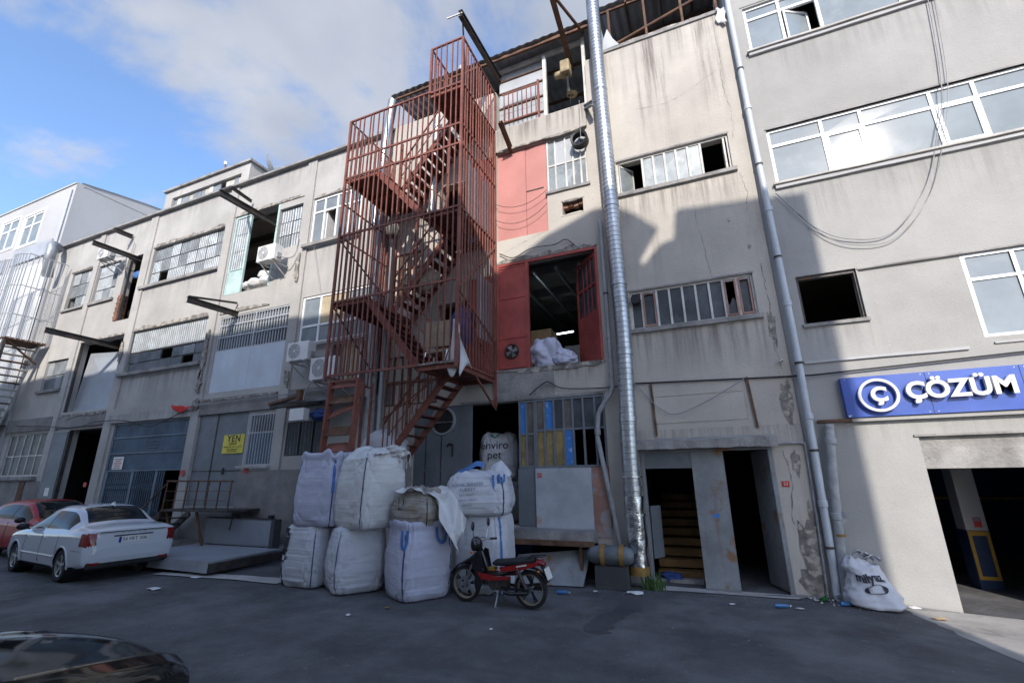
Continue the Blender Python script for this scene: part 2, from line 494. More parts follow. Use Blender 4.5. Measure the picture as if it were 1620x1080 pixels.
mk('glass_sky', (.20,.235,.26), .05, .0, var=.12, scale=.9, spec=.5, fine=0, col2=(.26,.285,.30), m2scale=1.5, m2=(.5,.8))  # the sky's reflection is put into the pane's base colour
mk('glass_dusty', (.26,.29,.30), .3, .15, var=.22, scale=1.6, spec=.6, col2=(.36,.38,.38), m2scale=2.5, m2=(.5,.7))
mk('glass_dark', (.06,.072,.082), .45, .1, var=.3, scale=2.0, spec=.6, col2=(.09,.10,.11), m2scale=3, m2=(.52,.7))
mk('pane_ochre', (.30,.22,.09), .6, var=.25, scale=2.5, col2=(.16,.14,.11), m2scale=2, m2=(.55,.65))
mk('pane_brown', (.15,.13,.115), .6, var=.25, scale=2.5)
mk('pane_blue', (.05,.20,.55), .5, var=.1, scale=4, col2=(.35,.48,.7), m2scale=9, m2=(.60,.66))
mk('tan_board', (.44,.37,.25), .8, var=.14, scale=2.0, streak=(.30,.25,.17), sstr=.4)
mk('cream_board', (.50,.46,.39), .8, var=.12, scale=2.0, streak=(.3,.28,.25), sstr=.5)
mk('pvc_pipe', (.47,.51,.56), .4, var=.07, scale=2, streak=(.34,.34,.34), sstr=.4)
mk('pipe_old', (.34,.355,.37), .6, var=.16, scale=3, col2=(.26,.25,.24), m2scale=3, m2=(.55,.66))
mk('cable_black', (.02,.02,.02), .6, var=.2)
mk('cable_grey', (.32,.32,.33), .6, var=.2)
mk('ac_white', (.72,.72,.71), .45, var=.06, scale=2, streak=(.5,.47,.42), sstr=.35)
mk('ac_grey', (.36,.37,.38), .5, var=.1)
mk('bag_white', (.54,.55,.59), .6, var=.06, scale=2.2, bump=.18, bscale=60, col2=(.47,.475,.50), m2scale=1.8, m2=(.55,.75), col3=(.36,.35,.335), m3scale=3, m3=(.66,.78), sheen=.2)
mk('bag_cream', (.62,.62,.615), .6, var=.07, scale=2.2, bump=.18, bscale=60, col2=(.45,.435,.41), m2scale=1.8, m2=(.56,.72), col3=(.27,.245,.21), m3scale=3, m3=(.66,.76))
mk('bag_lilac', (.47,.475,.58), .55, var=.06, scale=2.2, bump=.18, bscale=60, col2=(.41,.415,.50), m2scale=1.8, m2=(.55,.75))
mk('bag_brown', (.31,.285,.25), .7, var=.14, scale=3, bump=.25, bscale=40, col2=(.27,.22,.16), m2scale=2.6, m2=(.52,.66))
mk('strap_blue', (.07,.17,.42), .7, var=.15, scale=8)
mk('strap_navy', (.05,.07,.14), .7, var=.15, scale=8)
mk('strap_black', (.025,.025,.03), .7, var=.15, scale=8)
mk('strap_white', (.62,.61,.60), .7, var=.12, scale=8)
mk('print_dark', (.035,.035,.05), .8, var=.1)
mk('print_green', (.03,.22,.20), .7, var=.1)
mk('print_faded', (.22,.22,.27), .8, var=.2, scale=9)
mk('cloth_white', (.62,.62,.64), .8, var=.08, scale=3)
mk('cloth_red', (.62,.035,.03), .7, var=.1, scale=4)
mk('cloth_blue', (.035,.07,.22), .8, var=.2, scale=3)
mk('tarp_blue', (.20,.38,.60), .6, var=.15, scale=3)
mk('sign_yellow', (.66,.57,.07), .5, var=.08, scale=4)
mk('sign_blue', (.032,.085,.38), .35, var=.08, scale=1.4, coat=.2, streak=(.06,.10,.30), sstr=.5)
mk('sign_white', (.66,.65,.63), .4, var=.06, scale=4, streak=(.5,.48,.45), sstr=.4)
mk('sign_red', (.50,.04,.04), .5, var=.1)
mk('garage_blue', (.009,.028,.085), .6, var=.15, scale=1.2)
mk('garage_blue_light', (.016,.055,.15), .6, var=.12, scale=1.2)
mk('yellow_paint', (.40,.23,.03), .6, var=.12, scale=2.5)
mk('wood_step', (.26,.15,.06), .7, var=.2, scale=3)
mk('car_white', (.56,.59,.63), .08, var=.02, scale=.4, fine=0, spec=.4, coat=.25)
mk('car_red', (.34,.010,.016), .3, var=.06, scale=1.0, fine=0, coat=.15, spec=.3)
mk('car_dark', (.016,.017,.016), .08, .0, var=.08, scale=1.0, fine=0, coat=.25, spec=.4)
mk('car_glass', (.012,.016,.02), .04, var=.1, fine=0, spec=.12)
mk('car_black', (.016,.016,.018), .55, var=.2, scale=5)
mk('tyre', (.022,.022,.023), .85, var=.2, scale=7, bump=.1)
mk('alloy', (.46,.47,.48), .35, .8, var=.1, scale=5)
mk('lamp_red', (.20,.008,.010), .15, var=.1, fine=0, coat=.6)
mk('lamp_clear', (.55,.56,.58), .12, .3, var=.1, fine=0, coat=.6)
mk('plate_white', (.70,.70,.68), .45, var=.06)
mk('eu_blue', (.01,.03,.22), .5, var=.05)
mk('bike_black', (.014,.014,.016), .25, var=.1, fine=0, coat=.6)
mk('bike_red', (.30,.014,.014), .25, var=.06, fine=0, coat=.7)
mk('bike_metal', (.42,.42,.43), .35, .85, var=.15, scale=6)
mk('seat_black', (.022,.022,.025), .65, var=.15, scale=6, bump=.1)
mk('rim_gold', (.45,.38,.27), .4, .6, var=.1)
mk('amber', (.60,.17,.02), .3, var=.1)
mk('leaf', (.06,.12,.03), .7, var=.3, scale=8)
mk('tube_lamp', (.8,.9,.95), .4, var=.02, emit=(.75,.92,1.0), estr=4.0)
mk('hoist_tan', (.33,.26,.15), .6, var=.2, scale=4, col2=(.28,.2,.12), m2scale=5, m2=(.55,.66))
mk('strap_orange', (.30,.17,.045), .7, var=.2, scale=6)
mk('bottle_blue', (.10,.30,.62), .2, var=.1, trans=.5)
mk('bottle_green', (.03,.24,.05), .2, var=.1, trans=.4)
mk('litter_white', (.72,.72,.72), .7, var=.1)
mk('cardboard', (.36,.26,.15), .85, var=.15, scale=4)
mk('chair_tan', (.36,.29,.20), .75, var=.14, scale=4)
mk('chrome', (.7,.7,.72), .15, 1.0, var=.05, fine=0)

# ------------------------------------------------------------------ ground
def gz(x, y=0):
    """the street climbs a hand's breadth towards its left end"""
    t = min(1.0, max(0.0, (-5.0-x)/7.0))
    k = min(1.0, max(0.0, (x-1.6)/2.4))
    return .05*t*t*(3-2*t)-.11*k*k*(3-2*k)
def gh(x, y):
    z = gz(x)
    if -29 < x < 14 and -9 < y < 11:
        z += .012*noise.noise(Vector((x*.35, y*.35, 0)))+.004*noise.noise(Vector((x*1.7, y*1.7, 3)))-.008
    return z
def build_ground():
    xs = [-600,-200,-80,-40]+[-30+.25*i for i in range(0, 181)]+[20,30,60,200,600]
    ys = [-600,-200,-80,-40,-20]+[-10+.25*i for i in range(0, 89)]+[14,20,40,80,200,600]
    rows = []
    for y in ys:
        row = []
        for x in xs:
            row.append((x, y, gh(x, y)))
        rows.append(row)
    g = MB().rows(rows).build('street_asphalt', 'asphalt', smooth=180)
    struct(g)
    # patched tarmac, cracks and thin concrete strips laid on the asphalt
    def patch(name, poly, z, mat):
        rnd = random.Random(len(name)); pts = []
        for i in range(len(poly)):
            a = Vector(poly[i]); b = Vector(poly[(i+1) % len(poly)])
            for k in range(6):
                p = a.lerp(b, k/6); pts.append((p.x+rnd.uniform(-.03,.03), p.y+rnd.uniform(-.03,.03)))
        m = MB(); n = len(pts); cx = sum(p[0] for p in pts)/n; cy = sum(p[1] for p in pts)/n
        R0 = [(cx, cy)]*n; rows = []
        for f in (.02,.12,.24,.36,.48,.6,.7,.8,.9,1.0):
            rows.append([(cx+(p[0]-cx)*f, cy+(p[1]-cy)*f, gh(cx+(p[0]-cx)*f, cy+(p[1]-cy)*f)+z) for p in pts])
        m.rows(rows, True)
        return struct(m.build(name, mat, smooth=180))
    m = MB(); rnd = random.Random(77); L_, R_ = [], []
    tp = smooth_path([(-1.55,9.55,0),(-1.58,9.0,0),(-1.50,8.3,0),(-1.68,7.7,0),(-1.74,7.2,0),(-1.70,6.85,0)], 8); n = len(tp)
    for i, p in enumerate(tp):
        w_ = .10+.10*math.sin(math.pi*i/(n-1))+rnd.uniform(-.03,.03)+(.06 if i > n*.75 else 0)
        if i in (0, n-1): w_ = .03
        xl_ = p.x-w_; xr_ = p.x+w_*rnd.uniform(.6,1.0); L_.append((xl_, p.y, gh(xl_, p.y)+.004)); R_.append((xr_, p.y, gh(xr_, p.y)+.004))
    struct(m.rows([L_, R_]).build('wet_trail', 'asphalt_patch'))
    patch('garage_apron', [(2.42,9.98),(2.5,9.5),(2.62,9.0),(2.78,8.3),(3.1,7.2),(3.6,5.6),(4.6,3.4),(6.0,.5),(13.5,-1.5),(13.5,9.99)], .004, 'apron')  # pale concrete edged along the sun's shadow line, widened to bounce light
    patch('doorway_pavement', [(-1.45,9.75),(-1.2,9.62),(1.05,9.72),(1.25,9.99),(-1.4,9.99)], .016, 'concrete_pale')
    patch('dock_kerb_strip', [(-11.7,7.2),(-8.3,7.5),(-8.3,7.95),(-9.9,7.75),(-11.7,7.42)], .02, 'concrete_pale')
    m = MB()
    rnd = random.Random(5)
    for (x, y, a, n) in ((-2.0,4.6,1.7,18),(-.9,5.4,-.3,16),(.6,6.2,.9,12)):
        pts = []
        for i in range(n):
            pts.append((x, y)); a += rnd.uniform(-.45,.45); x += .11*math.cos(a); y += .11*math.sin(a)
        for i in range(n-1):
            p, q = Vector(pts[i]), Vector(pts[i+1]); d = (q-p).normalized(); nn = Vector((-d.y, d.x))*rnd.uniform(.0015,.004)
            m.add([(p.x-nn.x,p.y-nn.y,gz(p.x)+.008),(q.x-nn.x,q.y-nn.y,gz(q.x)+.008),(q.x+nn.x,q.y+nn.y,gz(q.x)+.008),(p.x+nn.x,p.y+nn.y,gz(p.x)+.008)], [(0,1,2,3)])
    rnd2 = random.Random(21); md_ = MB()
    for (xa, xb) in ((-2.6,-1.5),(-.4,.2),(1.0,3.2)):
        k_ = int((xb-xa)/.08); A_, B_ = [], []
        for i in range(k_+1):
            x_ = xa+(xb-xa)*i/k_; e_ = .06+.22*abs(noise.noise(Vector((x_*2.3, 4.1, 0))))+rnd2.uniform(0,.05)
            A_.append((x_, 9.985, gz(x_)+.02)); B_.append((x_, 9.985-e_, gz(x_)+.008))
        md_.rows([A_, B_])
    struct(md_.build('wall_foot_dirt', 'plaster_dirty'))
    c = m.build('asphalt_cracks', 'interior_dark'); c['kind'] = 'stuff'
    tag(c, 'thin dark cracks running through the grey asphalt', 'cracks', kind='stuff')
    # grit and small stones along the foot of the walls
    m = MB(); rnd = random.Random(3)
    for i in range(700):
        if i < 500: x = rnd.uniform(-2.6, 2.5); y = 9.95-abs(rnd.gauss(0, .55))
        else: x = rnd.uniform(-9, 4); y = rnd.uniform(3.2, 9.6)
        s = rnd.uniform(.003, .008)*(1.6 if rnd.random() < .06 else 1); z = gz(x)+.008
        m.add([(x-s,y-s,z),(x+s,y-s*.6,z),(x+s*.5,y+s,z),(x,y,z+s)], [(0,1,3),(1,2,3),(2,0,3)])
    o = m.build('street_grit', 'concrete')
    tag(o, 'pale grit and crumbs scattered on the asphalt', 'grit', kind='stuff')
build_ground()

# ------------------------------------------------------------------ building across the street (behind the camera): it throws the shade
def opposite():
    b = thing('opposite_building', 'tall white building across the street whose shadow covers the lower facades', 'building', (-12, -5, 0))
    y0 = -5.0
    prof = [(2.45,7.62),(.3,7.80),(-.05,7.84),(-.15,7.12),(-.50,7.06),(-.92,6.62),(-.98,6.75),(-.52,7.45),(-1.0,7.95),(-1.45,8.28),(-2.0,8.33),(-2.6,8.1),(-3.2,7.9),(-3.9,7.5),(-4.7,7.05),(-12,7.03),(-20.7,6.9),(-23.5,6.6),(-30,6.3),(-40,6.2)]
    P = [(x+.3376*15, z+.609*15) for x, z in prof]
    x_r = P[0][0]; x_l = P[-1][0]
    body_top = 14.6
    wins = []
    holes = []
    for fl in range(4):
        for k in range(9):
            xx = x_r-2.6-k*4.6; zz = 1.0+fl*3.5
            if xx-2.4 < x_l: continue
            holes.append((xx-2.4, xx, zz+.3, zz+2.0))
    # its street front faces +y
    xs = sorted({x_l, x_r} | {v for h in holes for v in h[:2]}); zs = sorted({0, body_top} | {v for h in holes for v in h[2:]})
    m = MB()
    for i in range(len(xs)-1):
        for j in range(len(zs)-1):
            cx = (xs[i]+xs[i+1])/2; cz = (zs[j]+zs[j+1])/2
            if any(h[0] < cx < h[1] and h[2] < cz < h[3] for h in holes): continue
            m.add([(xs[i],y0,zs[j]),(xs[i+1],y0,zs[j]),(xs[i+1],y0,zs[j+1]),(xs[i],y0,zs[j+1])], [(3,2,1,0)])
    m.add([(x_r,y0,0),(x_r,-16,0),(x_r,-16,body_top),(x_r,y0,body_top)], [(0,1,2,3)])
    m.add([(x_l,y0,0),(x_l,-16,0),(x_l,-16,body_top),(x_l,y0,body_top)], [(0,1,2,3)])
    m.add([(x_l,-16,0),(x_r,-16,0),(x_r,-16,body_top),(x_l,-16,body_top)], [(0,1,2,3)])
    m.build('wall', 'render_white', b)
    MB().box(x_l, x_r, -16, y0-.3, body_top-.2, body_top-.02).build('roof', 'concrete', b)
    m = MB(); m.prism([(x_r, body_top), (x_l, body_top)]+P[::-1], y0-.25, y0); m.build('parapet', 'render_white', b)
    for h in holes:
        f = MB().box(h[0], h[1], y0-.12, y0-.10, h[2], h[3]).build('window', 'glass', b)
        MB().box((h[0]+h[1])/2-.03, (h[0]+h[1])/2+.03, y0-.098, y0-.04, h[2], h[3]).build('mullion', 'white_pvc', f)
opposite()

# ------------------------------------------------------------------ shared window and building pieces
def pvc_window(b, x0, x1, z0, z1, y, mull, transom=None, fr='white_pvc', gl='glass_sky', w=.06, open_=(), lab=None, name='window'):
    """frame + one mesh per pane (sub-parts)"""
    m = MB(); d = .07
    m.box(x0, x1, y-d, y, z1-w, z1); m.box(x0, x1, y-d, y, z0, z0+w)
    m.box(x0, x0+w, y-d, y, z0+w, z1-w); m.box(x1-w, x1, y-d, y, z0+w, z1-w)
    xs = [x0+w]+list(mull)+[x1-w]
    for u in mull: m.box(u-w/2, u+w/2, y-d+.002, y-.002, z0+w, z1-w)
    zs = [(z0+w, z1-w)]
    if transom:
        for i in range(len(xs)-1):
            a = xs[i]+(w/2 if i else 0); c = xs[i+1]-(w/2 if i < len(xs)-2 else 0)
            m.box(a, c, y-d+.004, y-.004, transom-w/2, transom+w/2)
        zs = [(z0+w, transom-w/2), (transom+w/2, z1-w)]
    f = m.build(name, fr, b)
    if lab: f['label'] = lab
    for i in range(len(xs)-1):
        a = xs[i]+(w/2 if i else 0); c = xs[i+1]-(w/2 if i < len(xs)-2 else 0)
        for j, (p, q) in enumerate(zs):
            if (i, j) in open_: continue
            t = (random.random()-.5)*.012
            mm = MB().add([(a,y-.04+t,p),(c,y-.04-t,p),(c,y-.04-t*.5,q),(a,y-.04+t*.5,q)], [(0,1,2,3)])
            mm.add([(a,y-.03+t,p),(c,y-.03-t,p),(c,y-.03-t*.5,q),(a,y-.03+t*.5,q)], [(3,2,1,0)])
            mm.build('pane', gl if isinstance(gl, str) else gl[(i*len(zs)+j) % len(gl)], f)
    return f

def sash(f, x0, x1, z0, z1, y, w=.05, fr='white_pvc', gl='glass_sky', ang=0, side='r'):
    """a casement leaf with its own frame, possibly swung"""
    ca, sa = math.cos(ang), math.sin(ang); L = x1-x0
    def tr(u, v, z):
        if side == 'r': return (x1-(L-u)*ca+v*sa*0, y+(L-u)*sa+v, z)
        return (x0+u*ca, y+u*sa+v, z)
    m = MB()
    for (u0,u1,p,q) in ((0,L,z0,z0+w),(0,L,z1-w,z1),(0,w,z0+w,z1-w),(L-w,L,z0+w,z1-w)):
        m.add([tr(u0,0,p),tr(u1,0,p),tr(u1,.05,p),tr(u0,.05,p),tr(u0,0,q),tr(u1,0,q),tr(u1,.05,q),tr(u0,.05,q)],
              [(0,3,2,1),(4,5,6,7),(0,1,5,4),(1,2,6,5),(2,3,7,6),(3,0,4,7)])
    m.build('sash', fr, f)
    MB().add([tr(w,.025,z0+w),tr(L-w,.025,z0+w),tr(L-w,.025,z1-w),tr(w,.025,z1-w)], [(0,1,2,3)]).build('pane', gl, f)

def sill(b, x0, x1, z0, z1, y, d, mat='concrete', name='window_sill'):
    m = MB(); n = max(2, int((x1-x0)/.5)); rnd = random.Random(int(x0*100+z0*10)); rows = []
    for i in range(n+1):
        x = x0+(x1-x0)*i/n; j = lambda s: rnd.uniform(-s, s)
        rows.append([(x, y-d+j(.006), z0+j(.006)), (x, y-d+j(.006), z1+j(.005)), (x, y+.02, z1+.004), (x, y+.02, z0)])
    m.rows([[r[k] for r in rows] for k in (0,1,2,3,0)])
    m.add(rows[0], [(0,1,2,3)]); m.add(rows[-1], [(3,2,1,0)])
    return m.build(name, mat, b)

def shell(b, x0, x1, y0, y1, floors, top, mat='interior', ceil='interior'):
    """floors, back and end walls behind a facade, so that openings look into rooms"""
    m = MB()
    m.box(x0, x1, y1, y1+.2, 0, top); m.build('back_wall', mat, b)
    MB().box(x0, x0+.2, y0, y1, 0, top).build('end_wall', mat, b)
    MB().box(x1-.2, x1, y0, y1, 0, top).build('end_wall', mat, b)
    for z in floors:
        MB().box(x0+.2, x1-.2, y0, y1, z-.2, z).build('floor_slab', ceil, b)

# ------------------------------------------------------------------ right: pale building with garage and blue sign
def right_building():
    b = thing('grey_garage_building', 'pale grey plastered building with white window bands over the open blue garage', 'building', (5, 10, 0))
    y = 10.03; X0, X1 = 1.585, 9.4
    holes = [(1.98,9.0,11.52,12.86),(1.96,9.0,7.93,9.31),(1.955,2.96,4.775,5.775),(2.99,9.0,4.19,5.73),(3.26,5.02,-.3,2.6)]
    wall('wall', 'plaster_pale', b, X0, X1, -.3, 17.0, y, .32, holes)
    shell(b, X0, X1, y+.32, 17, [4.0,7.4,10.9,14.4,17.0], 17.0, 'interior', 'ceiling_pale')
    # window bands
    f = pvc_window(b, 1.98, 9.0, 11.52, 12.86, y+.12, [2.72,3.46,4.9,5.6,7.0,7.7], 12.52, open_=((1,0),))
    sash(f, 2.78, 3.40, 11.6, 12.46, y+.02, ang=.5, side='l')
    f = pvc_window(b, 1.96, 9.0, 7.93, 9.31, y+.12, [2.98,3.68,4.83,5.5,6.6,7.3,8.2], 8.90, open_=((1,0),(3,0)))
    sash(f, 3.015, 3.645, 8.0, 8.86, y+.03)
    sash(f, 4.865, 5.465, 8.0, 8.86, y+.03)
    for z in (7.93, 11.52):
        sill(b, 1.90, 9.0, z-.045, z, y, .10, 'concrete_pale')
        sill(b, 1.93, 9.0, z-.13, z-.05, y, .06, 'plaster_cool', 'sill_moulding')
        MB().box(1.93, 9.0, y-.012, y+.05, z+1.38, z+1.41).build('window_head_line', 'concrete', b)
    # first floor: blocked bay, grey window, gaping square hole
    MB().box(2.99, 4.515, y+.035, y+.2, 4.19, 5.73).build('infill_panel', 'plaster_pale', b)
    pvc_window(b, 4.52, 9.0, 4.19, 5.73, y+.11, [5.22,6.4,7.1,8.2], 5.25, fr='alu', gl='glass_sky', w=.055)
    MB().box(2.98, 9.0, y-.02, y+.05, 5.735, 5.765).build('lintel_line', 'concrete', b)
    m = MB()
    for (a, c, p, q) in ((1.955,2.96,5.71,5.775),(1.955,2.0,4.775,5.71),(2.925,2.96,4.775,5.71)): m.box(a, c, y+.05, y+.12, p, q)
    m.build('window_frame', 'dark_steel', b)
    sill(b, 1.93, 3.0, 4.71, 4.775, y, .05, 'concrete')
    sill(b, 1.82, 4.25, 4.0, 4.05, y, .04, 'plaster_cool', 'string_course')
    MB().box(4.6, 9.0, y-.03, y+.02, 4.06, 4.09).build('string_course', 'plaster_cool', b)
    # garage mouth
    MB().box(3.262, 5.018, y+.07, y+.3, 2.06, 2.6).build('lintel', 'concrete', b)  # darker material stands in for the shade of the recess
    MB().box(3.20, 9.2, y-.03, y+.06, 2.585, 2.62).build('lintel_edge', 'concrete', b)
    MB().box(1.84, 2.36, 9.93, y, 2.885, 2.935).build('steel_angle', 'rust', b)
    MB().box(2.36, 9.2, 9.935, y, 2.875, 2.935).build('sign_ledge', 'plaster_pale', b)
    # garage interior
    MB().box(X0+.25, 9.15, 16.6, 16.9, 1.35, 3.78).build('garage_wall_upper', 'garage_blue_light', b)
    MB().box(X0+.25, 9.15, 16.55, 16.9, -2.8, 1.3).build('garage_wall_lower', 'garage_blue', b)
    MB().box(X0+.25, 9.15, 16.54, 16.6, 1.3, 1.36).build('garage_stripe', 'yellow_paint', b)
    MB().box(3.0, 3.24, 10.36, 16.5, -2.8, 3.78).build('garage_side_wall', 'garage_blue', b)
    MB().add([(1.8,10.0,-.10),(9.2,10.0,-.10),(9.2,16.6,-2.7),(1.8,16.6,-2.7)], [(0,1,2,3)]).build('garage_ramp', 'interior_dark', b)
    c = MB().box(4.33, 4.66, 12.2, 12.6, .92, 3.78).build('garage_column', 'plaster_cool', b)
    MB().box(4.325, 4.665, 12.195, 12.605, -.95, .915).build('painted_base', 'garage_blue', c)
    for q in ((4.335,4.655,.83,.91),(4.335,4.655,.06,.12),(4.335,4.385,.12,.83),(4.605,4.655,.12,.83)):
        MB().box(q[0], q[1], 12.183, 12.193, q[2], q[3]).build('yellow_border', 'yellow_paint', c)
    s = MB().box(4.47, 4.585, 12.19, 12.198, .98, 1.16).build('notice', 'sign_red', c)
    MB().box(4.48, 4.575, 12.184, 12.189, 1.09, 1.15).build('notice_panel', 'print_faded', c)
    return b
right_building()

def sign_cozum():
    s = thing('blue_sign', 'long blue sign board with raised white emblem and letters over the garage', 'sign', (3.5, 9.9, 2.94))
    MB().box(2.30, 5.95, 9.90, 10.03, 2.945, 3.655).build('board', 'sign_blue', s)
    for x_ in (3.52, 4.74): MB().box(x_-.003, x_+.003, 9.8965, 9.8995, 2.95, 3.65).build('panel_seam', 'print_dark', s)
    for x_ in (2.36, 3.46, 3.58, 4.68, 4.80):
        for z_ in (2.98, 3.62): MB().tube((x_,9.894,z_), (x_,9.90,z_), .009, n=8).build('screw', 'alu', s)
    MB().box(2.315, 2.345, 9.894, 9.899, 2.955, 2.985).build('sticker', 'sign_white', s)
    # emblem ring
    m = MB(); n = 48; cx, cz = 2.79, 3.30
    for ro, ri, y0, y1 in ((.29,.245,9.80,9.86),):
        rows = []
        for k in range(n):
            t = 2*math.pi*k/n; c_, s_ = math.cos(t), math.sin(t)
            rows.append([(cx+ro*c_*1.02,y0,cz+ro*s_),(cx+ri*c_*1.02,y0,cz+ri*s_),(cx+ri*c_*1.02,y1,cz+ri*s_),(cx+ro*c_*1.02,y1,cz+ro*s_),(cx+ro*c_*1.02,y0,cz+ro*s_)])
        rows.append(rows[0]); m.rows(rows)
    m.build('emblem_ring', 'sign_white', s)
    text('emblem_letter', 'Ç', .34, (cx+.005, 9.83, cz+.0), 'sign_white', s, extrude=.03, offset=.014)
    x = 3.315
    for ch, adv in (('Ç',.295),('Ö',.285),('Z',.275),('Ü',.30),('M',.36)):
        text('letter', ch, .40, (x, 9.83, 3.325), 'sign_white', s, extrude=.03, offset=.013)
        x += adv
sign_cozum()

# ------------------------------------------------------------------ centre: beige building
def grid_window(b, x0, x1, z0, z1, y, xs, zs, fr, panes, w=.045, name='window', skip=()):
    """steel window: bars at xs / zs, one pane mesh per field. panes(i,j) -> material or None"""
    m = MB(); d = .05
    m.box(x0, x1, y-d, y, z1-w, z1); m.box(x0, x1, y-d, y, z0, z0+w)
    m.box(x0, x0+w, y-d, y, z0+w, z1-w); m.box(x1-w, x1, y-d, y, z0+w, z1-w)
    for u in xs: m.box(u-w/2, u+w/2, y-d-.004, y-.004, z0+w, z1-w)
    X = [x0+w]+list(xs)+[x1-w]; Z = [z0+w]+list(zs)+[z1-w]
    for v in zs:
        for i in range(len(X)-1):
            m.box(X[i]+(w/2 if i else 0), X[i+1]-(w/2 if i < len(X)-2 else 0), y-d+.004, y-.006, v-w/2, v+w/2)
    f = m.build(name, fr, b)
    for i in range(len(X)-1):
        for j in range(len(Z)-1):
            mt = panes(i, j)
            if mt is None: continue
            t = random.uniform(-.006,.006)
            MB().box(X[i]+.004, X[i+1]-.004, y-.025+t, y-.018+t, Z[j]+.004, Z[j+1]-.004).build('pane', mt, f)
    return f

def centre_building():
    b = thing('beige_workshop_building', 'weathered beige building between the red stair cage and the white downpipe', 'building', (-3, 10, 0))
    y = 10.0; X0, X1 = -8.25, 1.575; TOP = 12.97
    holes = [(-1.34,1.2,8.55,9.48),(-1.30,1.21,5.10,6.0),(-1.365,1.03,0,2.5),
             (-4.585,-2.05,8.02,9.1),(-4.585,-2.05,9.1,10.75),
             (-4.59,-1.965,4.5,7.32),(-5.58,-2.03,.98,3.74),(-4.7,-2.35,0,.70),(-6.95,-5.58,.55,3.74),
             (-7.95,-6.3,3.85,5.2),(-7.9,-6.9,6.8,8.3),(-6.4,-5.4,4.35,6.5),(-6.4,-5.4,8.0,10.2),
             (-4.62,-1.93,11.5,TOP)]
    holes[3] = (-4.585,-3.15,8.02,9.1); holes.append((-2.76,-2.22,8.33,8.75))
    wall('wall', 'plaster_beige', b, X0, X1, 0, TOP, y, .3, holes)
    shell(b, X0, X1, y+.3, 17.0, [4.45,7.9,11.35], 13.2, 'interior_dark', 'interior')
    MB().box(X0+.2, -1.92, y+.3, 16.9, .75, .95).build('floor_slab', 'interior', b)
    MB().box(-1.9, -1.7, y+.3, 17, 0, 11).build('partition', 'interior', b)
    # ---- hole knocked through the plaster, with bricks showing
    for k in range(4):
        MB().box(-2.755+k*.135, -2.755+k*.135+.12, y+.10, y+.24, 8.60+.03*(k % 2), 8.748).build('brick', 'brick', b)
    ragged(-2.80,-2.18,8.32,.07,y,.008,41).build('broken_edge', 'plaster_beige', b)
    ragged(-2.80,-2.18,8.765,.07,y,.008,42,up=False).build('broken_edge', 'broken_plaster', b)
    MB().box(-2.76, -2.22, y+.02, y+.28, 8.333, 8.37).build('rubble_fill', 'plaster_beige', b)
    # ---- second floor: red sheet door and steel window
    d = MB().box(-4.585, -3.755, y+.05, y+.09, 8.02, 10.75).build('door', 'red_wall_paint', b); d['label'] = 'plain red sheet door high on the wall'
    MB().box(-3.745, -3.155, y+.055, y+.095, 8.02, 10.75).build('door_leaf', 'red_wall_paint', d)
    MB().box(-3.74, -3.25, y+.04, y+.054, 9.34, 9.365).build('rib', 'dark_steel', d)
    def p2(i, j):
        if j == 1: return ['glass_dusty','white_sheet','white_sheet','white_sheet','white_sheet'][i]
        return 'glass_dusty'
    grid_window(b, -3.14, -2.055, 9.12, 10.74, y+.09, [-2.90,-2.62,-2.42,-2.22], [9.93], 'old_white', p2)
    sill(b, -3.18, -2.0, 9.05, 9.12, y, .05)
    # ---- terrace slab edge
    MB().box(-4.62, -1.99, y-.07, y+.02, 10.80, 11.52).build('terrace_parapet', 'plaster_beige', b)
    ragged(-4.62,-2.0,10.80,.08,y-.07,.006,11,up=False).build('broken_plaster', 'broken_plaster', b)
    # ---- window strips of the right bay
    def pA(i, j): return 'glass_dusty' if 1 <= i <= 5 else None
    f = grid_window(b, -1.34, 1.2, 8.55, 9.48, y+.10, [-.72,-.46,-.20,.06,.32,.60], [], 'old_white', pA)
    sash(f, -1.28, -.80, 8.62, 9.40, y+.02, fr='old_white', gl='glass_dusty', ang=.9, side='l', w=.04)
    MB().box(1.08, 1.12, y+.05, y+.3, 8.6, 9.42).build('sash', 'old_white', f)
    MB().box(-.2, 1.5, y+.7, y+.75, 8.5, 9.0).build('inner_partition', 'ceiling_pale', f)
    sill(b, -1.40, 1.28, 8.46, 8.55, y, .07)
    def pB(i, j): return {0:'glass_dark',1:'glass_dark',7:None,8:'glass_dark'}.get(i, 'glass_dark')
    f = grid_window(b, -1.30, 1.21, 5.10, 6.0, y+.10, [-1.04,-.72,-.45,-.18,.09,.36,.63,.90], [], 'old_white', pB)
    for a, c in ((-1.02,-.75),(.65,.88),(.92,1.15)):
        m = MB()
        for q in ((a,c,5.15,5.19),(a,c,5.9,5.94),(a,a+.035,5.19,5.9),(c-.035,c,5.19,5.9)): m.box(q[0],q[1],y+.03,y+.046,q[2],q[3])
        m.build('sash', 'pink_panel', f)
    MB().prism([(.68,5.15),(.86,5.15),(.855,5.42),(.79,5.56),(.72,5.40),(.685,5.45)], y+.07, y+.076).build('broken_pane', 'glass_dark', f)
    MB().tube((-1.16,y-.12,5.78), (-1.16,y+.2,5.78), .105, n=18).build('flue_collar', 'black_paint', f)
    sill(b, -1.40, 1.28, 5.01, 5.10, y, .07)
    MB().box(-1.34, 1.23, y-.01, y+.05, 6.003, 6.04).build('lintel_line', 'concrete', b)
    MB().box(-1.38, 1.23, y-.01, y+.05, 9.483, 9.53).build('lintel_line', 'concrete', b)
    # ---- first floor: red loading door
    m = MB()
